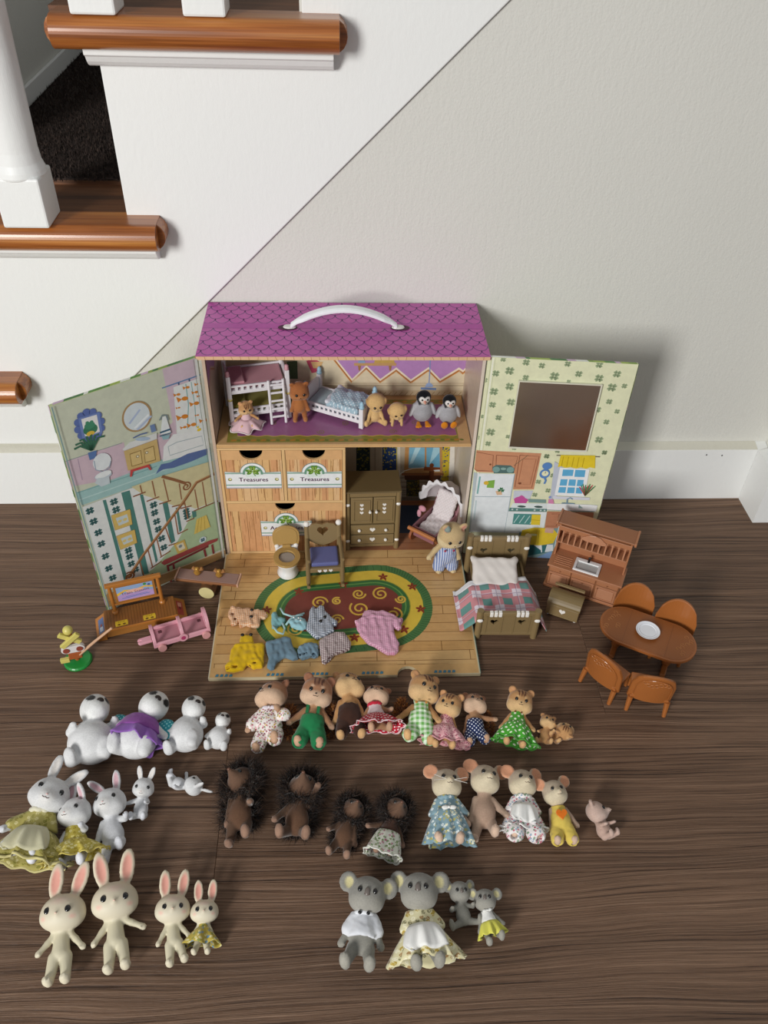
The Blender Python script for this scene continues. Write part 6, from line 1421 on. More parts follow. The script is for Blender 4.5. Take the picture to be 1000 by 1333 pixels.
# stroller
stl = thing('toy_stroller', 'dusty pink toy stroller with white frilled canopy and quilted seat', 'stroller')
DP = plastic('#8f5f66', .45); OR = plastic('#b5713f', .4)
tr = [(-.015,.016),(.015,.016),(.0165,.026),(-.0165,.026)]
MB().prism([(-.022,.014),(.020,.014),(.025,.028),(-.027,.028)], -.016, -.0140, 'x').build('tub_side', DP, stl, bevel=.0006)
MB().prism([(-.022,.014),(.020,.014),(.025,.028),(-.027,.028)], .0140, .016, 'x').build('tub_side', DP, stl, bevel=.0006)
MB().box(-.0138, .0138, -.0215, .0195, .0138, .0158).build('tub_floor', DP, stl, bevel=.0004)
MB().prism([(-.0138,.014),(.0138,.014),(.0138,.028),(-.0138,.028)], -.0255, -.0235, 'y').build('tub_front', DP, stl, bevel=.0006)
MB().prism([(-.0138,.014),(.0138,.014),(.0138,.032),(-.0138,.032)], .021, .023, 'y').build('tub_back', DP, stl, bevel=.0006)
MB().tube([(-.018, -.030, .0275), (.018, -.030, .0275)], .0024, 10).build('footrest_bar', OR, stl)
for x in (-.0165, .0165):
    MB().tube([(x, -.030, .0275), (x, -.026, .022), (x, -.022, .016)], .0018, 8).build('bar_arm', OR, stl)
    for y in (-.017, .017):
        w_ = MB().prism([(y+.0085*cos(2*pi*i/20), .0088+.0085*sin(2*pi*i/20)) for i in range(20)], x*1.12-.0015, x*1.12+.0015, 'x').build('wheel', OR if x > 0 else plastic('#9a5a38', .4), stl, bevel=.0006)
        MB().tube([(x*1.0, y, .0088), (x*1.24, y, .0088)], .0016, 8).build('hub', plastic('#7b4630', .4), w_)
    MB().tube([(x*.9, .020, .026), (x*.9, .030, .045)], .0016, 8).build('handle_rod', DP, stl)
G = Sdf(); G.box((0,-.004,.020), (.0128,.0185,.0035), .003, '#fff', .002); G.box((0,.019,.036), (.0128,.0035,.018), .003, '#fff', .004, (-24,0,0)); G.wr = (.0007, 600)
G.build('quilted_seat', 1, fabric('dots', ('#dcd2d2', '#e9e3e3'), 380, 'xz'), stl, .0011)
vs = []; fs = []; nA, nB = 26, 9
for j in range(nB+1):
    t_ = j/nB; ang = rad(205 - 110*t_)
    for i in range(nA+1):
        a = pi*i/nA; rr_ = .0245*(1 + .04*sin(a*12)*t_) ; cx = rr_*cos(a); up = rr_*1.15*sin(a)
        vs.append((cx, .014 + up*-cos(ang)*1.0 + 0, .040 + up*sin(ang)*1.0))
for j in range(nB):
    for i in range(nA): fs.append((j*(nA+1)+i, j*(nA+1)+i+1, (j+1)*(nA+1)+i+1, (j+1)*(nA+1)+i))
me = bpy.data.meshes.new('canopy'); me.from_pydata(vs, [], fs); me.materials.append(fabric('plain', ('#d6cdcf',))); me.shade_smooth()
cn = link('canopy', me, stl); mm = cn.modifiers.new('s', 'SOLIDIFY'); mm.thickness = .0012
ang = rad(205 - 110); vs = []; fs = []
for k_, (rs, dy) in enumerate(((.96, 0), (1.10, -.003), (1.22, .0))):
    for i in range(53):
        a = pi*i/52; rr_ = .0245*rs*(1 + .035*sin(i*1.05)*(k_ == 2)); up = rr_*1.15*sin(a)
        vs.append((rr_*cos(a), .014 + up*-cos(ang) + dy - .0025*k_, .040 + up*sin(ang) + (.0010*sin(i*1.05) if k_ else 0)))
for k_ in range(2):
    for i in range(52): fs.append((k_*53+i, k_*53+i+1, k_*53+54+i, k_*53+53+i))
me = bpy.data.meshes.new('canopy_frill'); me.from_pydata(vs, [], fs); me.materials.append(fabric('plain', ('#e6e3e6',))); o2 = link('canopy_frill', me, cn); mm = o2.modifiers.new('s', 'SOLIDIFY'); mm.thickness = .0008
MB().sph((-.018,-.002,.036), (.005,.003,.004), 10).sph((-.020,-.005,.030), (.003,.002,.006), 8).build('ribbon_bow', fabric('plain', ('#d99aa8',)), stl, smooth=True)
place(stl, (.1105, .6985, .0050), -38)

# log bed: headboard, footboard, side boards, pillow, tartan quilt
lb = thing('toy_log_bed', 'olive brown toy bed with heart cut-outs and white studs', 'bed')
def endboard(nm, y, w, hh, zlow, tilt=0):
    hz_ = hh*.62
    holes = [heart(x, hz_, .0085)[::-1] for x in (-w*.25, w*.25)]
    b_ = MB().prism([(-w/2,zlow),(w/2,zlow),(w/2,hh-.003),(-w/2,hh-.003)], -.0012, .0012, 'y', holes=holes).build(nm, OLV, lb, bevel=.0003)
    b_.location = (0, y, 0)
    for x0_, x1_ in ((-w*.40,-w*.38), (-w*.12,-w*.10), (w*.10,w*.12), (w*.38,w*.40)):
        MB().box(x0_, x1_, -.0019, -.0011, zlow+.003, hh-.006).build('board_groove_rib', OLV, b_)
    MB().box(-w/2, w/2, -.002, .002, hh-.006, hh-.001).build('top_rail', OLV, b_, bevel=.0008)
    MB().box(-w/2, w/2, -.0019, .0019, zlow, zlow+.004).build('bottom_rail', OLV, b_, bevel=.0006)
    for c_ in (-w*.24, w*.24):
        for k_ in (-1, 0, 1): MB().box(c_+k_*.0045-.0018, c_+k_*.0045+.0018, -.0028, .0015, hh-.0065, hh-.0002).build('white_stud', WH, b_, bevel=.0008)
    for x in (-w/2-.001, w/2+.001):
        p_ = MB().tube([(x, 0, 0), (x, 0, hh+.001)], [.0034, .0036], 12).build('bed_post', OLV, b_)
        MB().sph((x, -.0032, hh*.72), (.0032,.0014,.0024), 10).build('heart_stud', WH, p_)
    return b_
endboard('headboard', .0960, .061, .055, .010); endboard('footboard', 0, .057, .040, .005)
for x in (-.0275, .0275): MB().box(x-.0014, x+.0014, .002, .094, .010, .019).build('side_board', OLV, lb, bevel=.0005)
MB().box(-.026, .026, .002, .094, .012, .016).build('bed_base', OLD, lb)
place(lb, (.1715, .5495, 0), -1.5)
pw = thing('pillow', 'small white pillow at the head of the olive toy bed', 'pillow')
G = Sdf(); G.box((0,0,.0062), (.0245,.0185,.0055), .005, '#fff', .002); G.wr = (.0006, 260)
for sx in (-1, 1):
    for sy in (-1, 1): G.ell((sx*.0235, sy*.0175, .0062), (.0032,.0032,.0018), '#fff', .005)
G.build('pillow_case', 1, fabric('plain', ('#e3dcd6',)), pw, .0013)
pw.location = (.1680, .6190, .0200); pw.rotation_euler = (rad(20), 0, rad(-3))
q = thing('quilt', 'pink and green tartan quilt with white edge over the olive toy bed', 'quilt')
def drape(name, mat_, y0, y1, n=44, m=18, lift=0):
    vs = []; fs = []
    for j in range(m+1):
        y = y0 + (y1-y0)*j/m
        for i in range(n+1):
            u = -.058 + .114*i/n; flat_ = .0305
            au = abs(u + .0); z = .0245 + .0008*sin(u*240+y*90) + .0006*sin(y*300)
            x = u
            if au > flat_:
                e = au - flat_; k_ = .80 if u < 0 else .92
                x = math.copysign(flat_ + e*(.62 if u < 0 else .55), u); z = .0245 - e*k_ + .0012*sin(y*190)
            vs.append((x, y + (.0025*sin(u*60) if j in (0, m) else 0), max(z, .0062 if x < -.03 else .0016) + lift))
    for j in range(m):
        for i in range(n): fs.append((j*(n+1)+i, j*(n+1)+i+1, (j+1)*(n+1)+i+1, (j+1)*(n+1)+i))
    me = bpy.data.meshes.new(name); me.from_pydata(vs, [], fs); me.materials.append(mat_); me.shade_smooth(); o = link(name, me, q)
    mm = o.modifiers.new('s', 'SOLIDIFY'); mm.thickness = .001; mm.offset = 1; return o
tart = fabric('tartan', ('#c98a90', '#63918c', '#dcd2dc', '#d9c9cf', '#6f5f8a'), 46, 'xy')
drape('quilt_cloth', tart, .004, .0535); drape('quilt_edge', fabric('plain', ('#dedee2',)), .0535, .0600)
q.location = (.1715, .5495, .0002); q.rotation_euler = (0, 0, rad(1.5))

# rounded chest
ch = thing('toy_chest', 'small olive toy trunk with curved lid and a white heart', 'chest')
cw = .0345
MB().box(-cw/2, cw/2, 0, .024, .003, .018).build('chest_body', OLV, ch, bevel=.0006)
lidp = [(0,.018),(.024,.018)] + arc(.012, .018, .012, 0, 180, 13, .0095)[1:-1]
MB().prism([(a, b) for a, b in lidp], -cw/2-.0006, cw/2+.0006, 'x').build('chest_lid', plastic('#7b6742', .4), ch, bevel=.0005)
MB().box(-cw/2+.001, cw/2-.001, .0225, .0262, .0255, .0275).build('lid_hinge', OLV, ch, bevel=.0005)
MB().prism(heart(0, .0125, .0068), -.0008, .0003, 'y').build('heart', WH, ch)
MB().box(-cw/2+.003, cw/2-.003, -.0006, .0004, .0035, .0055).build('front_molding', OLV, ch, bevel=.0003)
for x in (-cw/2+.0028, cw/2-.0028):
    for y in (.003, .021): MB().sph((x, y, .0023), .0023, 10).build('foot', WH, ch)
place(ch, (.2350, .5720, 0), -27)

# kitchen dresser with sink
TC = plastic('#ad7451', .38); TCD = plastic('#94603f', .42); TCL = plastic('#bb8464', .3)
kd = thing('kitchen_dresser', 'terracotta brown toy kitchen dresser with white sink and spindle rack', 'kitchen cabinet')
w, d = .080, .030; hc_ = .036
MB().box(-w/2, w/2, .001, d, .003, hc_-.003).build('cabinet_body', TCD, kd, bevel=.0006)
MB().box(-w/2-.002, w/2+.002, -.0015, d, 0, .004).build('plinth', TC, kd, bevel=.0006)
MB().box(-w/2-.002, w/2+.002, -.0018, d, hc_-.003, hc_).build('worktop', TC, kd, bevel=.0006)
for cx, ww in ((-.0265, .024), (0, .0265), (.0268, .0240)):
    if cx == 0: MB().box(cx-ww/2, cx+ww/2, -.0008, .0012, .0265, .0325).build('drawer', TC, kd, bevel=.0004)
    else:
        d_ = MB().box(cx-ww/2, cx+ww/2, -.0008, .0012, .0265, .0325).build('drawer', TC, kd, bevel=.0004)
        MB().sph((cx, -.0012, .0295), .0010, 8).build('knob', TCD, d_)
    dd = MB().box(cx-ww/2, cx+ww/2, -.0008, .0012, .0050, .0255).build('door', TC, kd, bevel=.0004)
    MB().box(cx-ww/2+.003, cx+ww/2-.003, -.0016, -.0006, .008, .0225).build('raised_panel', TCL, dd, bevel=.0009)
    for a, b, c_, e in ((-ww/2+.001, ww/2-.001, .0235, .0245), (-ww/2+.001, ww/2-.001, .006, .007), (-ww/2+.001, -ww/2+.002, .007, .0235), (ww/2-.002, ww/2-.001, .007, .0235)):
        MB().box(cx+a, cx+b, -.0014, -.0006, c_, e).build('door_molding', TCL, dd)
    MB().sph((cx-ww/2+.0025 if cx else cx, -.002, .0225 if cx else .0232), .0010, 8).build('knob', TCD, dd)
MB().box(-w/2, w/2, d-.0015, d, hc_, .091).build('back_panel', TC, kd, bevel=.0004)
MB().box(-.036, .036, d-.0028, d-.0014, .046, .0475).build('back_ledge', TCL, kd)
for x in (-w/2+.001, w/2-.001):
    MB().prism([(.010 if 0 else .0165, hc_),(d-.001,hc_),(d-.001,.091),(.012,.091),(.012,.060),(.0165,.058)], x-.001, x+.001, 'x').build('side_panel', TC, kd, bevel=.0004)
MB().box(-w/2, w/2, .012, d-.001, .0600, .0615).build('rack_shelf', TC, kd, bevel=.0004)
for i in range(11):
    x = -.034 + i*.0068
    if abs(x) < .01 and False: continue
    MB().box(x-.0008, x+.0008, .0122, .0140, .0615, .0800).build('spindle', TCL, kd)
MB().box(-w/2, w/2, .0115, .0140, .0795, .0860).build('rack_rail', TC, kd, bevel=.0005)
MB().prism([(-.013,.0765),(-.009,.0755),(.009,.0755),(.013,.0765),(.0135,.0795),(.010,.082),(.006,.0855),(0,.0865),(-.006,.0855),(-.010,.082),(-.0135,.0795)], .0098, .0116, 'y').build('crest', TCL, kd, bevel=.0005)
MB().box(-w/2-.003, w/2+.003, .0085, d+.001, .0905, .0930).build('top_board', TCD, kd, bevel=.0006)
for x in (-w/2-.0025, w/2+.0025): MB().box(x-.0012, x+.0012, .007, d+.001, .0900, .0945).build('top_end', TC, kd, bevel=.0006)
sk_ = MB()
out = [(-.0145,.0015),(.0145,.0015),(.0145,.0215),(-.0145,.0215)]; inn = [(-.0115,.0040),(.0115,.0040),(.0115,.0165),(-.0115,.0165)][::-1]
sk = MB().prism(out, hc_, hc_+.0022, 'z', holes=[inn]).build('sink', plastic('#e8e8e8', .15), kd, bevel=.0006)
MB().box(-.0118, .0118, .0038, .0168, hc_+.0001, hc_+.0004).build('sink_basin', plastic('#b9bab8', .2), sk)
MB().tube([(0, .0190, hc_+.002), (0, .0190, hc_+.0062), (0, .0165, hc_+.0080), (0, .0125, hc_+.0072)], .0012, 10).sph((0,.0190,hc_+.0075), .0017, 10).build('tap', plastic('#2b2928', .3), sk)
for i in range(5): MB().box(-.036, -.0175, .0035+i*.0032, .0042+i*.0032, hc_, hc_+.0005).build('drainer_ridge', TCL, kd)
kd.scale = (.97, 1, .94); place(kd, (.2630, .6060, 0), -26.5)

# oval table, plate and four chairs
OB = plastic('#96582a', .36, 0.1); OBL = plastic('#a4622f', .34, .1); OBD = plastic('#7a4420', .4)
tb = thing('oval_table', 'oval brown toy dining table with rounded ends and carved top', 'table')
def oval(L2, r): return [(L2-r + r*cos(rad(a)), r*sin(rad(a))) for a in range(-90, 91, 10)] + [(-L2+r + r*cos(rad(a)), r*sin(rad(a))) for a in range(90, 271, 10)]
MB().prism(oval(.0480, .0255), .0320, .0355, 'z').build('tabletop', OB, tb, bevel=.0010)
MB().prism(oval(.0458, .0233), .0355, .0358, 'z').build('table_inlay', plastic('#8a5024', .4), tb)
for x in (-.021, .021): MB().box(x-.0002, x+.0002, -.0228, .0228, .03575, .0359).build('leaf_joint', OBD, tb)
cv_ = MB(); r = random.Random(2)
for sd in (-1, 1):
    for k_ in range(9):
        cx = sd*(.029 + r.random()*.012); cy = -.012 + k_*.003; pts = [(cx + .0025*cos(t2/8*5)*(1-t2/14), cy + .0025*sin(t2/8*5)*(1-t2/14), .03595) for t2 in range(9)]
        cv_.tube(pts, .00018, 4)
cv_.build('carved_scrollwork', plastic('#b57a45', .4), tb, kind='stuff')
for x in (-.026, .026):
    lg = MB().lathe([(.0035,0),(.0045,.004),(.0028,.010),(.0034,.020),(.0026,.026),(.004,.032)], (x, 0, .001), 12).build('pedestal', OBL, tb, smooth=True)
    MB().box(x-.0028, x+.0028, -.017, .017, 0, .004).build('foot', OBL, tb, bevel=.001)
MB().box(-.026, .026, -.0015, .0015, .010, .013).build('stretcher', OBD, tb, bevel=.0005)
tr_ = -29.0
place(tb, (.3075, .5215, 0), tr_)
pl = thing('plate', 'white round toy plate on the brown oval table', 'plate')
MB().lathe([(.0060,0),(.0088,.0012),(.0118,.0030),(.0120,.0036),(.0092,.0026),(.0088,.0030),(.0080,.0022)], (0,0,0), 32).build('dish', plastic('#e6e8ee', .2), pl, smooth=False, bevel=.0003)
MB().lathe([(.0079,.0021),(.0060,.0016),(.002,.0016)], (0,0,0), 28).build('dish_center', plastic('#dfe1ea', .25), pl, smooth=True)
pl.location = ((0.3068,0.5222,0.0360)[0], (0.3068,0.5222,0.0360)[1], .0361)
def dchair():
    o = thing('dining_chair', 'x', 'chair', group='brown toy chairs around the oval table')
    st_ = [(-.0125,-.012),(.0125,-.012),(.0145,.012),(-.0145,.012)]
    MB().prism(st_, .0140, .0170, 'z').build('seat', OBL, o, bevel=.0008)
    bpz = [(-.0160,.016),(.0160,.016),(.0160,.032)] + arc(0, .032, .0160, 0, 180, 15, .0125)[1:-1] + [(-.0160,.032)]
    def curve(m_):   # bend the backrest around the sitter
        for v_ in m_.vertices: v_.co.y += -.0045*(v_.co.x/.016)**2 + .10*(v_.co.z-.016)
    b_ = MB()
    cols_ = 13; vs = []; fs = []
    for i in range(cols_):
        x = -.0160 + .032*i/(cols_-1); top = .032 + .0180*math.sqrt(max(0, 1-(x/.0160)**2)); bot = .0120 + .0015*(1-abs(x)/.016)
        for z, y in ((bot, .0118), (top, .0118), (top, .0142), (bot, .0142)): vs.append((x, y - .0050*(x/.016)**2 + .12*(z-.016), z))
    for i in range(cols_-1):
        for k_ in range(4): fs.append((i*4+k_, i*4+(k_+1) % 4, (i+1)*4+(k_+1) % 4, (i+1)*4+k_))
    fs += [(0,1,2,3), tuple((cols_-1)*4+k_ for k_ in range(4))]
    bk_ = b_.add(vs, fs).build('backrest', OBL, o, bevel=.0006)
    pts = []
    for i in range(21):
        a = rad(-8+196*i/20); x = .0130*cos(a); z = .030 + .0165*sin(a) if sin(a) > 0 else .030 + .075*sin(a)
        pts.append((x, .0147 - .0050*(x/.016)**2 + .12*(z-.016), z))
    MB().tube(pts, .0004, 5).build('backrest_bead', OBL, bk_)
    r = random.Random(5); m_ = MB()
    for k_ in range(7):
        cx, cz = -.0085+k_*.0028, .040 + .0020*sin(k_*1.1)
        m_.tube([(cx+.0017*cos(t2*.8), .0147 - .0050*(cx/.016)**2 + .12*(cz-.016), cz+.0017*sin(t2*.8)) for t2 in range(8)], .0002, 4)
    m_.build('carved_scrollwork', plastic('#b8743c', .4), bk_, kind='stuff')
    for x, y in ((-.0105,-.0105), (.0105,-.0105)): MB().tube([(x, y, .0145), (x*1.1, y-.001, 0)], [.0019, .0014], 8).build('leg', OBL, o)
    for x in (-.0135, .0135): MB().tube([(x, .0115, .0150), (x*1.04, .0145, 0)], [.0022, .0015], 8).build('leg', OBL, o)
    return o
def copy_tree(o, parent=None):
    c = o.copy(); C.objects.link(c); c.parent = parent
    for chd in o.children: copy_tree(chd, c)
    return c
proto = dchair(); TCn = Vector((.3075, .5215))
ca = [((0.3050,0.5635,0.0400), 'brown toy chair nearest the kitchen dresser, behind the oval table', 1), ((0.3420,0.5399,0.0400), 'brown toy chair behind the right end of the oval table', 1),
      ((0.2503,0.4783,0.0350), 'brown toy chair in front of the left end of the table, tilted sideways', -1), ((0.2930,0.4536,0.0350), 'brown toy chair in front of the table, lowest in the group', -1)]
angs = [-14, -24, 128, 166]
for i, (pt, lab, sd) in enumerate(ca):
    o = proto if i == 0 else copy_tree(proto); o['label'] = lab
    a = rad(angs[i]); bkv = Vector((-sin(a), cos(a)))      # direction the back faces away
    o.scale = (1.27, 1.2, 1.18); pos = Vector((pt[0], pt[1])) - bkv*.0156
    o.location = (pos.x, pos.y, 0); o.rotation_euler = (0, 0, a)

# wooden railway platform with a sign board
pf = thing('station_platform', 'tan toy railway platform with a sign board on two posts', 'toy platform')
PT = plastic('#a06a2f', .45); PTD = plastic('#8a5724', .5); PTL = plastic('#b0702f', .4)
MB().box(-.036, .036, -.014, .014, .002, .0125).build('platform_body', PT, pf, bevel=.0005)
for i in range(24): MB().box(-.0355+i*.00297, -.0355+i*.00297+.0027, -.0138, .0138, .0125, .0131).build('deck_plank', PTD, pf)
MB().box(-.0365, .0365, -.0148, -.0138, .0108, .0134).build('deck_edge', PTL, pf, bevel=.0003)
for sd in (-1, 1):
    rp = MB().add([(sd*.036, -.0150, 0), (sd*.036, .0150, 0), (sd*.046, .0150, 0), (sd*.046, -.0150, 0), (sd*.036, -.0150, .0095), (sd*.036, .0150, .0095), (sd*.046, .0150, .0030), (sd*.046, -.0150, .0030)],
        [(0,1,2,3),(4,5,6,7),(0,1,5,4),(1,2,6,5),(2,3,7,6),(3,0,4,7)]).build('end_ramp', PTL, pf, bevel=.0005)
    A = Art(); c1, c2, c3 = (('#5b6f9a', '#c9ced6', '#8a4a4a') if sd < 0 else ('#a8433c', '#d89a86', '#7a2f35'))
    A.poly(c1, [(1.5,5),(8.5,5),(8.5,25),(1.5,25)]); A.poly(c2, [(3,7),(7,7),(7,12),(5,15),(7,18),(7,23),(3,23),(3,18),(5,15),(3,12)]); A.ell(c3, (5,15), 1.4, 2.2)
    dirv = Vector((sd*.010, 0, -.0065)).normalized()
    art_board(A, 'ramp_sticker', rp, (sd*.036, -.015 if sd > 0 else .015, .0095), dirv, (0, 1, 0) if sd > 0 else (0, -1, 0), Vector((sd*.0065, 0, .010)))
for x in (-.0195, .0085):
    A = Art(); c_ = (x*1000, -8.5); A.poly('#d9b52e', [(c_[0]-6,c_[1]-3.6),(c_[0]+6,c_[1]-3.6),(c_[0]+6.4,c_[1]),(c_[0]+6,c_[1]+3.6),(c_[0]-6,c_[1]+3.6),(c_[0]-6.4,c_[1])])
    A.text('#6e4a16', 'STOP', (c_[0], c_[1]+1.7), 2.9)
    for dx in (-2.6, 2.6): A.ell('#6e4a16', (c_[0]+dx, c_[1]-1.6), 1.6, 1.1)
    A.build('platform_sticker', pf, (0, 0, 13.15), (1,0,0), (0,1,0))
for x in (-.024, .024):
    p_ = MB().tube([(x, .0085, .013), (x, .0085, .052)], .0019, 12).build('sign_post', PTL, pf)
    MB().lathe([(.0034,0),(.0034,.0015),(.0024,.003)], (x, .0085, .0131), 14).build('post_collar', PTL, p_)
MB().box(-.0280, .0280, .0062, .0108, .0505, .0545).build('sign_top_rail', PTL, pf, bevel=.0008)
MB().box(-.0235, .0235, .0072, .0098, .0235, .0258).build('sign_bottom_rail', PTL, pf, bevel=.0005)
sg = MB().box(-.0205, .0205, .0074, .0098, .0262, .0500).build('sign_board', PT, pf, bevel=.0004)
A = Art(); A.poly('#8fa9cc', [(-18,28.5),(18,28.5),(18,48),(-18,48)]); A.poly('#b89acb', [(-18,28.5),(18,28.5),(18,36),(10,38),(0,36.5),(-10,38),(-18,36)]); A.poly('#e2b84a', [(-18,36),(-10,41),(0,39),(10,42),(18,39.5),(18,42),(10,44),(0,41.4),(-10,43.4),(-18,39.5)])
A.ell('#e9b7a0', (0,40), 9, 2.4); A.text('#7c2f56', 'Train Station', (0, 38.3), 5.4, 2); A.line('#6b7fc0', [(-14,31.5),(14,32.5)], .9); A.line('#6b7fc0', [(-10,33.4),(12,34)], .6); A.ell('#3f8a4a', (10.5,46), 1.6); A.ell('#3a5f9a', (14.5,44.4), 1.4)
A.build('sign_print', sg, (0, 7.3, 0), (1,0,0), (0,0,1))
pa = math.degrees(math.atan2(.574-.554, .247-.159)); place(pf, (-.2085, .5790, 0), 16.5)

# seesaw on a log
se = thing('seesaw', 'brown toy seesaw with a log under it and two gold knobs', 'seesaw')
MB().tube([(0, -.012, .0085), (0, .012, .0085)], .0085, 20, False).build('log', plastic('#6e4a2a', .6), se, smooth=True)
for y in (-.0122, .0122): MB().tube([(0, y-.0002, .0085), (0, y+.0002, .0085)], .0083, 20).build('log_end', plastic('#d3c78e', .6), se)
bd = MB().box(-.034, .034, -.0085, .0085, .0185, .0215).build('plank', plastic('#8d5c38', .45), se, bevel=.0006, label='seesaw board with mauve top')
MB().box(-.0325, .0325, -.0072, .0072, .0215, .0222).build('plank_pad', plastic('#96786f', .5), bd)
for x in (-.034, .034): MB().box(x-.0009, x+.0009, -.0088, .0088, .0182, .0230).build('plank_end', plastic('#c9a08a', .4), bd, bevel=.0004)
for x in (-.012, .012):
    MB().lathe([(.0032,0),(.0042,.003),(.0022,.006),(.0026,.008),(.0012,.0095)], (x, .002, .0222), 12).build('knob', plastic('#b98a3c', .25, .3, .4), bd, smooth=True)
    MB().tube([(x-.0055, .0045, .0285), (x, .003, .0262), (x+.0055, .0045, .0285)], .0022, 8).build('knob_bar', plastic('#9a6a3a', .4), bd)
MB().box(-.006, .006, -.007, .007, .0155, .0186).build('bracket', plastic('#7d5230', .5), se, bevel=.0006)
place(se, (-.1425, .6220, 0), -9)
# pink cart
pc_ = thing('toy_cart', 'pink toy train cart with three arches and a tow hook', 'toy cart')
PI = plastic('#dda2ae', .38); PID = plastic('#b77d88', .45)
MB().box(-.031, .031, -.0125, .0125, .0060, .0078).build('cart_floor', PID, pc_, bevel=.0004)
for y in (-.0125, .0125): MB().box(-.033, .033, y-.0012, y+.0012, .0055, .0115).build('side_wall', PI, pc_, bevel=.0006)
for x, hh in ((-.031, .022), (.001, .024), (.031, .027)):
    out = [(-.0135,.006),(.0135,.006),(.0135,hh*.55)] + arc(0, hh*.55, .0135, 0, 180, 13, hh*.42)[1:-1] + [(-.0135,hh*.55)]
    inn = [(-.0100,.0095),(.0100,.0095),(.0100,hh*.53)] + arc(0, hh*.53, .0100, 0, 180, 13, hh*.32)[1:-1] + [(-.0100,hh*.53)]
    MB().prism(out, x-.0018, x+.0018, 'x', holes=[inn[::-1]]).build('arch', PI, pc_, bevel=.0005)
for x in (-.024, .027):
    for y in (-.0150, .0150):
        w_ = MB().prism([(x+.0048*cos(2*pi*i/18), .0048+.0048*sin(2*pi*i/18)) for i in range(18)], y-.0013, y+.0013, 'y').build('wheel', plastic('#d39a98', .4), pc_, bevel=.0005)
MB().tube([(.001, -.0138, .0105), (.001, -.0150, .0105)], .0052, 18).build('hub_badge', PI, pc_); MB().tube([(.001, -.0150, .0105), (.001, -.0153, .0105)], .0026, 14).build('badge_center', plastic('#b0406a', .4), pc_)
for x in (-.022, .024): MB().box(x-.002, x+.002, .004, .008, .0079, .0081).build('peg_hole', plastic('#5c2f38', .8), pc_)
MB().prism([(-.033,-.004),(-.033,.004),(-.047,.004),(-.049,.0015),(-.045,.001),(-.0445,0),(-.045,-.001),(-.049,-.0015),(-.047,-.004)], .0058, .0090, 'z').build('tow_hook', PI, pc_, bevel=.0006)
pc_.scale = (.88, .92, 1.0); place(pc_, (-.1655, .5590, 0), 21)
# crossing signal
cs = thing('crossing_signal', 'toy level crossing signal with green base, yellow cross and long barrier arm', 'toy signal')
YE = plastic('#cfc36a', .4)
MB().lathe([(.0138,0),(.0138,.0015),(.0125,.0030),(.0035,.0032)], (0,0,0), 28).build('base', plastic('#1f8a3a', .35), cs, bevel=.0003)
MB().tube([(0,0,.003), (0,0,.042)], .0024, 12).build('post', plastic('#a5562c', .4), cs)
MB().box(-.0062, .0062, -.0052, .0040, .009, .018).build('gear_box', plastic('#a5562c', .4), cs, bevel=.0008)
lbx = MB().prism([(-.0065+.0045*cos(rad(a)), .0245+.0045*sin(rad(a))) for a in range(90, 271, 15)] + [(.0065+.0045*cos(rad(a)), .0245+.0045*sin(rad(a))) for a in range(-90, 91, 15)], -.0062, -.0025, 'y').build('light_box', plastic('#dcd8d6', .35), cs, bevel=.0005)
for x in (-.0062, .0062): MB().tube([(x, -.0061, .0245), (x, -.0070, .0245)], .0031, 16).build('lamp', plastic('#8f4434', .3), lbx)
for a in (40, -40):
    bx_ = MB().box(-.0115, .0115, -.0016, .0016, -.0026, .0026).build('cross_board', YE, cs, bevel=.0005); bx_.location = (0, -.0035 - (.003 if a < 0 else 0), .0385); bx_.rotation_euler = (0, rad(a), 0)
MB().sph((0, -.001, .0475), .0048, 16).build('top_ball', YE, cs, smooth=True)
MB().tube([(.004, -.004, .0135), (.0215, -.004, .0280), (.0400, -.004, .0420)], [.0016, .0014, .0012], 8).build('barrier_arm', plastic('#cba282', .5), cs)
MB().box(-.0150, -.0062, -.0055, -.0015, .0060, .0110).build('counterweight', YE, cs, bevel=.0006)
place(cs, ((-0.2637,0.5262,0.0000)[0]+.001, (-0.2642,0.5281,0.0000)[1], 0), 14)

# ---------------- doll clothes lying on the folded-out floor ----------------
BK = plastic('#191513', .3)
def garment(name, label, polys, mat_, folds=(), holes=(), wr=(.0005, 500), h=.00095, T=.0030):
    """polys/folds/holes in millimetres on the flap"""
    o = thing(name, label, 'doll clothes', group='doll clothes on the printed rug'); G = Sdf(); z = .0052
    for P in polys: G.poly2([(a/1000, b/1000) for a, b in P], z+T, T, .0022)
    for P in folds:
        for (a, b), (c, d) in zip(P[:-1], P[1:]): G.cap((a/1000, b/1000, z+2*T-.0006), (c/1000, d/1000, z+2*T-.0012), .0016, .0012, '#fff', .0022)
    for P in holes:
        (a, b), (c, d) = P; G.cap((a/1000, b/1000, z+T+.0006), (c/1000, d/1000, z+T+.0006), .0020, .0020, '#fff', .0012, op='s')
    G.wr = wr; G.clip((0,0,z-.0002), (0,0,-1)); G.build('cloth', 1, mat_, o, h); return o
def extras(o, name, pts, r, mat_, z=.0118):
    for q in pts: MB().sph((q[0]/1000, q[1]/1000, z), (r, r, r*.6), 10).build(name, mat_, o, smooth=True)
def ribbon(o, P, mat_, z=.0105):
    MB().tube([(a/1000, b/1000, z + .0012*sin(i*1.7)) for i, (a, b) in enumerate(P)], .0011, 6).build('ribbon', mat_, o, smooth=True)
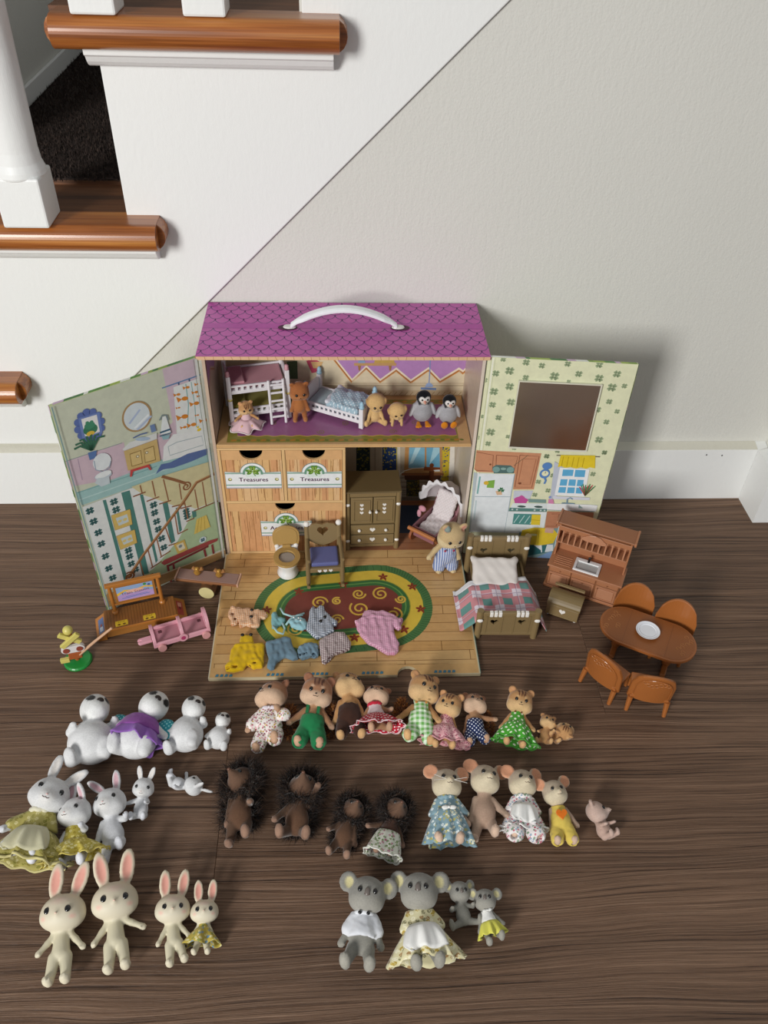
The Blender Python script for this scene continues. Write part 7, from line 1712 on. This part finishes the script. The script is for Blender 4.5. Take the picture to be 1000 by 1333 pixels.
o = garment('doll_blouse', 'orange gingham doll blouse with puffed sleeve and black buttons', [[(-108.9,581.3),(-103.1,586.8),(-93,585.3),(-81.6,583.1),(-76.7,577),(-78.9,572.4),(-83.8,571.8),(-83.9,562.1),(-89.4,560.3),(-98.7,563.7),(-104.7,561.2),(-106.5,571.3)], [(-117.9,584.8),(-113.3,589.1),(-105.7,587.9),(-103.3,580.2),(-105.5,571.3),(-108.6,564.9),(-113.5,564),(-114.9,571.5),(-118.4,577.2)]],
  fabric('gingham', ('#e6cdb0', '#c77f48'), 520, 'xy'), folds=[[(-105.3,582.9),(-102.1,574.5),(-99.6,564.7)], [(-99.1,583.4),(-95.8,572.7),(-92.5,562.3)], [(-87.8,581.8),(-87.6,569.3)], [(-114.3,586.4),(-107.5,582.2),(-105.8,574.6)]], holes=[[(-113.1,579),(-109.5,571.7)]])
extras(o, 'button', [(-93.5,582),(-93.3,572.7)], .0019, BK)
o = garment('doll_overalls', 'bright yellow doll overalls with two black buttons', [[(-107.8,536.5),(-103.2,538.5),(-102.5,549.7),(-98.4,550.3),(-94.5,549.6),(-91.1,550.1),(-87.8,538.2),(-79.3,539.9),(-77.5,534.3),(-76.8,515.5),(-77.8,509.1),(-86.5,507.5),(-92.9,511.8),(-96.4,506),(-104.4,503.9),(-113.3,505.3),(-115.2,510.5),(-111.4,516.3),(-111,530.4)]],
  fabric('plain', ('#d8b012',)), folds=[[(-106,535.5),(-95.3,536.2),(-79.5,535.5)], [(-95.1,533.1),(-94.7,522.5),(-95.3,512.1)], [(-102,530.2),(-104.6,519.8),(-108.6,512.4)], [(-89,531.5),(-86.7,522.3),(-80.6,513.3)], [(-92.1,525.5),(-87.9,515.8),(-80.9,516.8)], [(-83.2,532.9),(-81.2,522.2)]], holes=[[(-111.3,508.1),(-103,509.7)], [(-89.2,512),(-80.7,514.5)]], wr=(.0004, 420))
extras(o, 'button', [(-100.4,548.1),(-91.9,548.3)], .0020, BK)
o = garment('doll_trousers', 'blue chambray doll trousers spread beside the yellow overalls', [[(-76.5,540.4),(-68.2,542.7),(-56.3,546.9),(-51.3,544.6),(-49.3,535.2),(-44.6,525.9),(-43,518.9),(-47.9,516.7),(-55.1,521),(-58.2,519.9),(-63.6,515.2),(-66.2,506.5),(-69.6,504.8),(-73.6,508.7),(-72.3,519),(-75.3,529.6)]],
  fabric('plain', ('#6a8494',)), folds=[[(-73.9,537.3),(-67.9,538.7),(-53.7,542.4)], [(-61.4,537),(-59.5,527.2),(-57.8,521.7)], [(-70.1,534.1),(-68.7,521.9),(-69.4,510.1)], [(-64.1,534),(-64.6,521.8),(-66.5,511.5)], [(-55.8,535.3),(-51.3,526.1),(-46.3,519.9)]], wr=(.0004, 420))
o = garment('doll_bloomers', 'small ruffled blue doll bloomers right of the chambray trousers', [[(-44.3,528.9),(-41.3,535),(-35.4,538),(-29.4,538.1),(-23.8,536.2),(-22.7,528.5),(-23.1,521.5),(-26.6,518.9),(-30.2,521.7),(-34.4,519.4),(-39.6,517.7),(-43,521.3)]],
  fabric('plain', ('#728c9c',)), folds=[[(-41.2,531.9),(-34.1,534.5),(-25.2,533.1)], [(-32.9,533.3),(-32.1,522.6)], [(-37.6,530.3),(-38.3,521.8)], [(-27.5,530.7),(-26,523.4)]], holes=[[(-40.2,522.5),(-36.5,523.6)], [(-30.3,524.7),(-26.9,522.2)]], wr=(.0006, 800))
RB = fabric('plain', ('#a9cdd0',))
o = garment('doll_bonnet', 'teal doll bonnet with ribbon ties, left of the pale blue bonnet', [[(-72.7,579.5),(-68.5,581.5),(-65.7,575.4),(-57.3,571.3),(-59.5,565.5),(-65,561.7),(-67.7,557.6),(-71.3,559.9),(-72.8,568.3)]], fabric('plain', ('#7fb2b6',)), folds=[[(-70.1,578.2),(-68.3,568.9),(-69.1,560.8)], [(-67.2,570.5),(-59.7,568.7)]], wr=(.0005, 800), T=.0026)
ribbon(o, [(-63.7,584.7),(-60,576),(-51.2,573.2),(-40.1,575.6)], RB); ribbon(o, [(-70.4,560.5),(-65,550.8),(-59.5,549.4),(-57.9,557.4),(-60.7,563.9)], RB)
o = garment('doll_bonnet', 'pale blue doll bonnet with pearl beads touching the navy gingham top', [[(-53.9,567),(-49.9,571.8),(-43.7,573.3),(-37.4,569.9),(-35.1,565),(-35.9,558.5),(-40.3,556),(-45.7,558.1),(-51.2,560.4)]], fabric('plain', ('#94bfc9',)), folds=[[(-52.1,565.3),(-44.8,566.8),(-37.3,563.4)], [(-48.3,562),(-40.9,560.2)]], wr=(.0005, 800))
ribbon(o, [(-56.9,561.5),(-53,567.9),(-46.3,574.4),(-38.4,578.2)], RB); extras(o, 'pearl_bead', [(-49.1,570.5),(-46.5,567.2),(-44.1,569.7),(-42,566.4)], .0010, WH)
o = garment('doll_blouse', 'navy and white gingham doll blouse with two dark buttons', [[(-32.7,581.4),(-29.6,588.1),(-26.5,584),(-21.5,589.6),(-17.5,587.2),(-16.4,580.4),(-10.1,572.6),(-3.4,565.9),(-5.4,560.5),(-8.3,561.8),(-6.9,554),(-16.1,547.9),(-24.6,544),(-30.8,549.5),(-36.4,556.9),(-34.2,568.2)]],
  fabric('gingham', ('#d5dae2', '#2c3d57'), 500, 'xy'), folds=[[(-30.2,583),(-28.2,568.1),(-30.9,555.2)], [(-20.2,582.8),(-20,566.3),(-17.4,550.1)], [(-13.8,572.7),(-12.5,561.2)]], wr=(.0004, 420))
extras(o, 'button', [(-21,564.7),(-16.8,570.5)], .0020, BK)
o = garment('doll_trousers', 'maroon and white gingham doll trousers under the navy gingham blouse', [[(-22.9,540.8),(-16.1,546),(-6.4,552.1),(3.4,551.3),(10.1,538.5),(9,529.9),(0.8,525.8),(-6.4,523.5),(-11.6,516.1),(-15.9,511.8),(-19.4,514.2),(-21.7,528.4)]],
  fabric('gingham', ('#ddd2d0', '#5c3038'), 500, 'xy'), folds=[[(-17.3,539.1),(-16,526.8),(-14.7,516.2)], [(-8.8,543.6),(-6.4,534.2),(-8.8,526.6)], [(-0.3,546.6),(4.5,535.5)]], holes=[[(-17.1,514.2),(-13,517.1)]], wr=(.0004, 420))
o = garment('doll_dress', 'pink gingham doll dress with puffed sleeves on the right of the rug', [[(14.5,566.5),(21.1,570.4),(24.4,579.6),(30.3,581.8),(37.7,579.3),(44.1,580.6),(56.4,574.3),(60.7,568.9),(65,570.1),(64.4,557.1),(59.2,553.3),(54.5,557.3),(55.4,547),(59.2,535.9),(58.1,526.7),(54,522.2),(46.8,521.7),(39.4,528),(27.6,536.6),(19.3,547.8),(15.9,557.4)]],
  fabric('gingham', ('#e3bccb', '#c0779a'), 500, 'xy'), folds=[[(23.6,568.7),(33.7,571.8),(53.6,568)], [(27.2,565.3),(24.5,557.2),(27.8,542.8)], [(34.8,566.8),(36.7,553.8),(39.6,534.8)], [(43.4,565),(46.5,550.4),(49,528.4)], [(52.1,563.2),(52.5,547),(55.3,531.3)], [(58,565.7),(60,557.1)]], holes=[[(16,563.9),(18.7,551.6)], [(63,565.6),(63.1,559)]], wr=(.0004, 420))
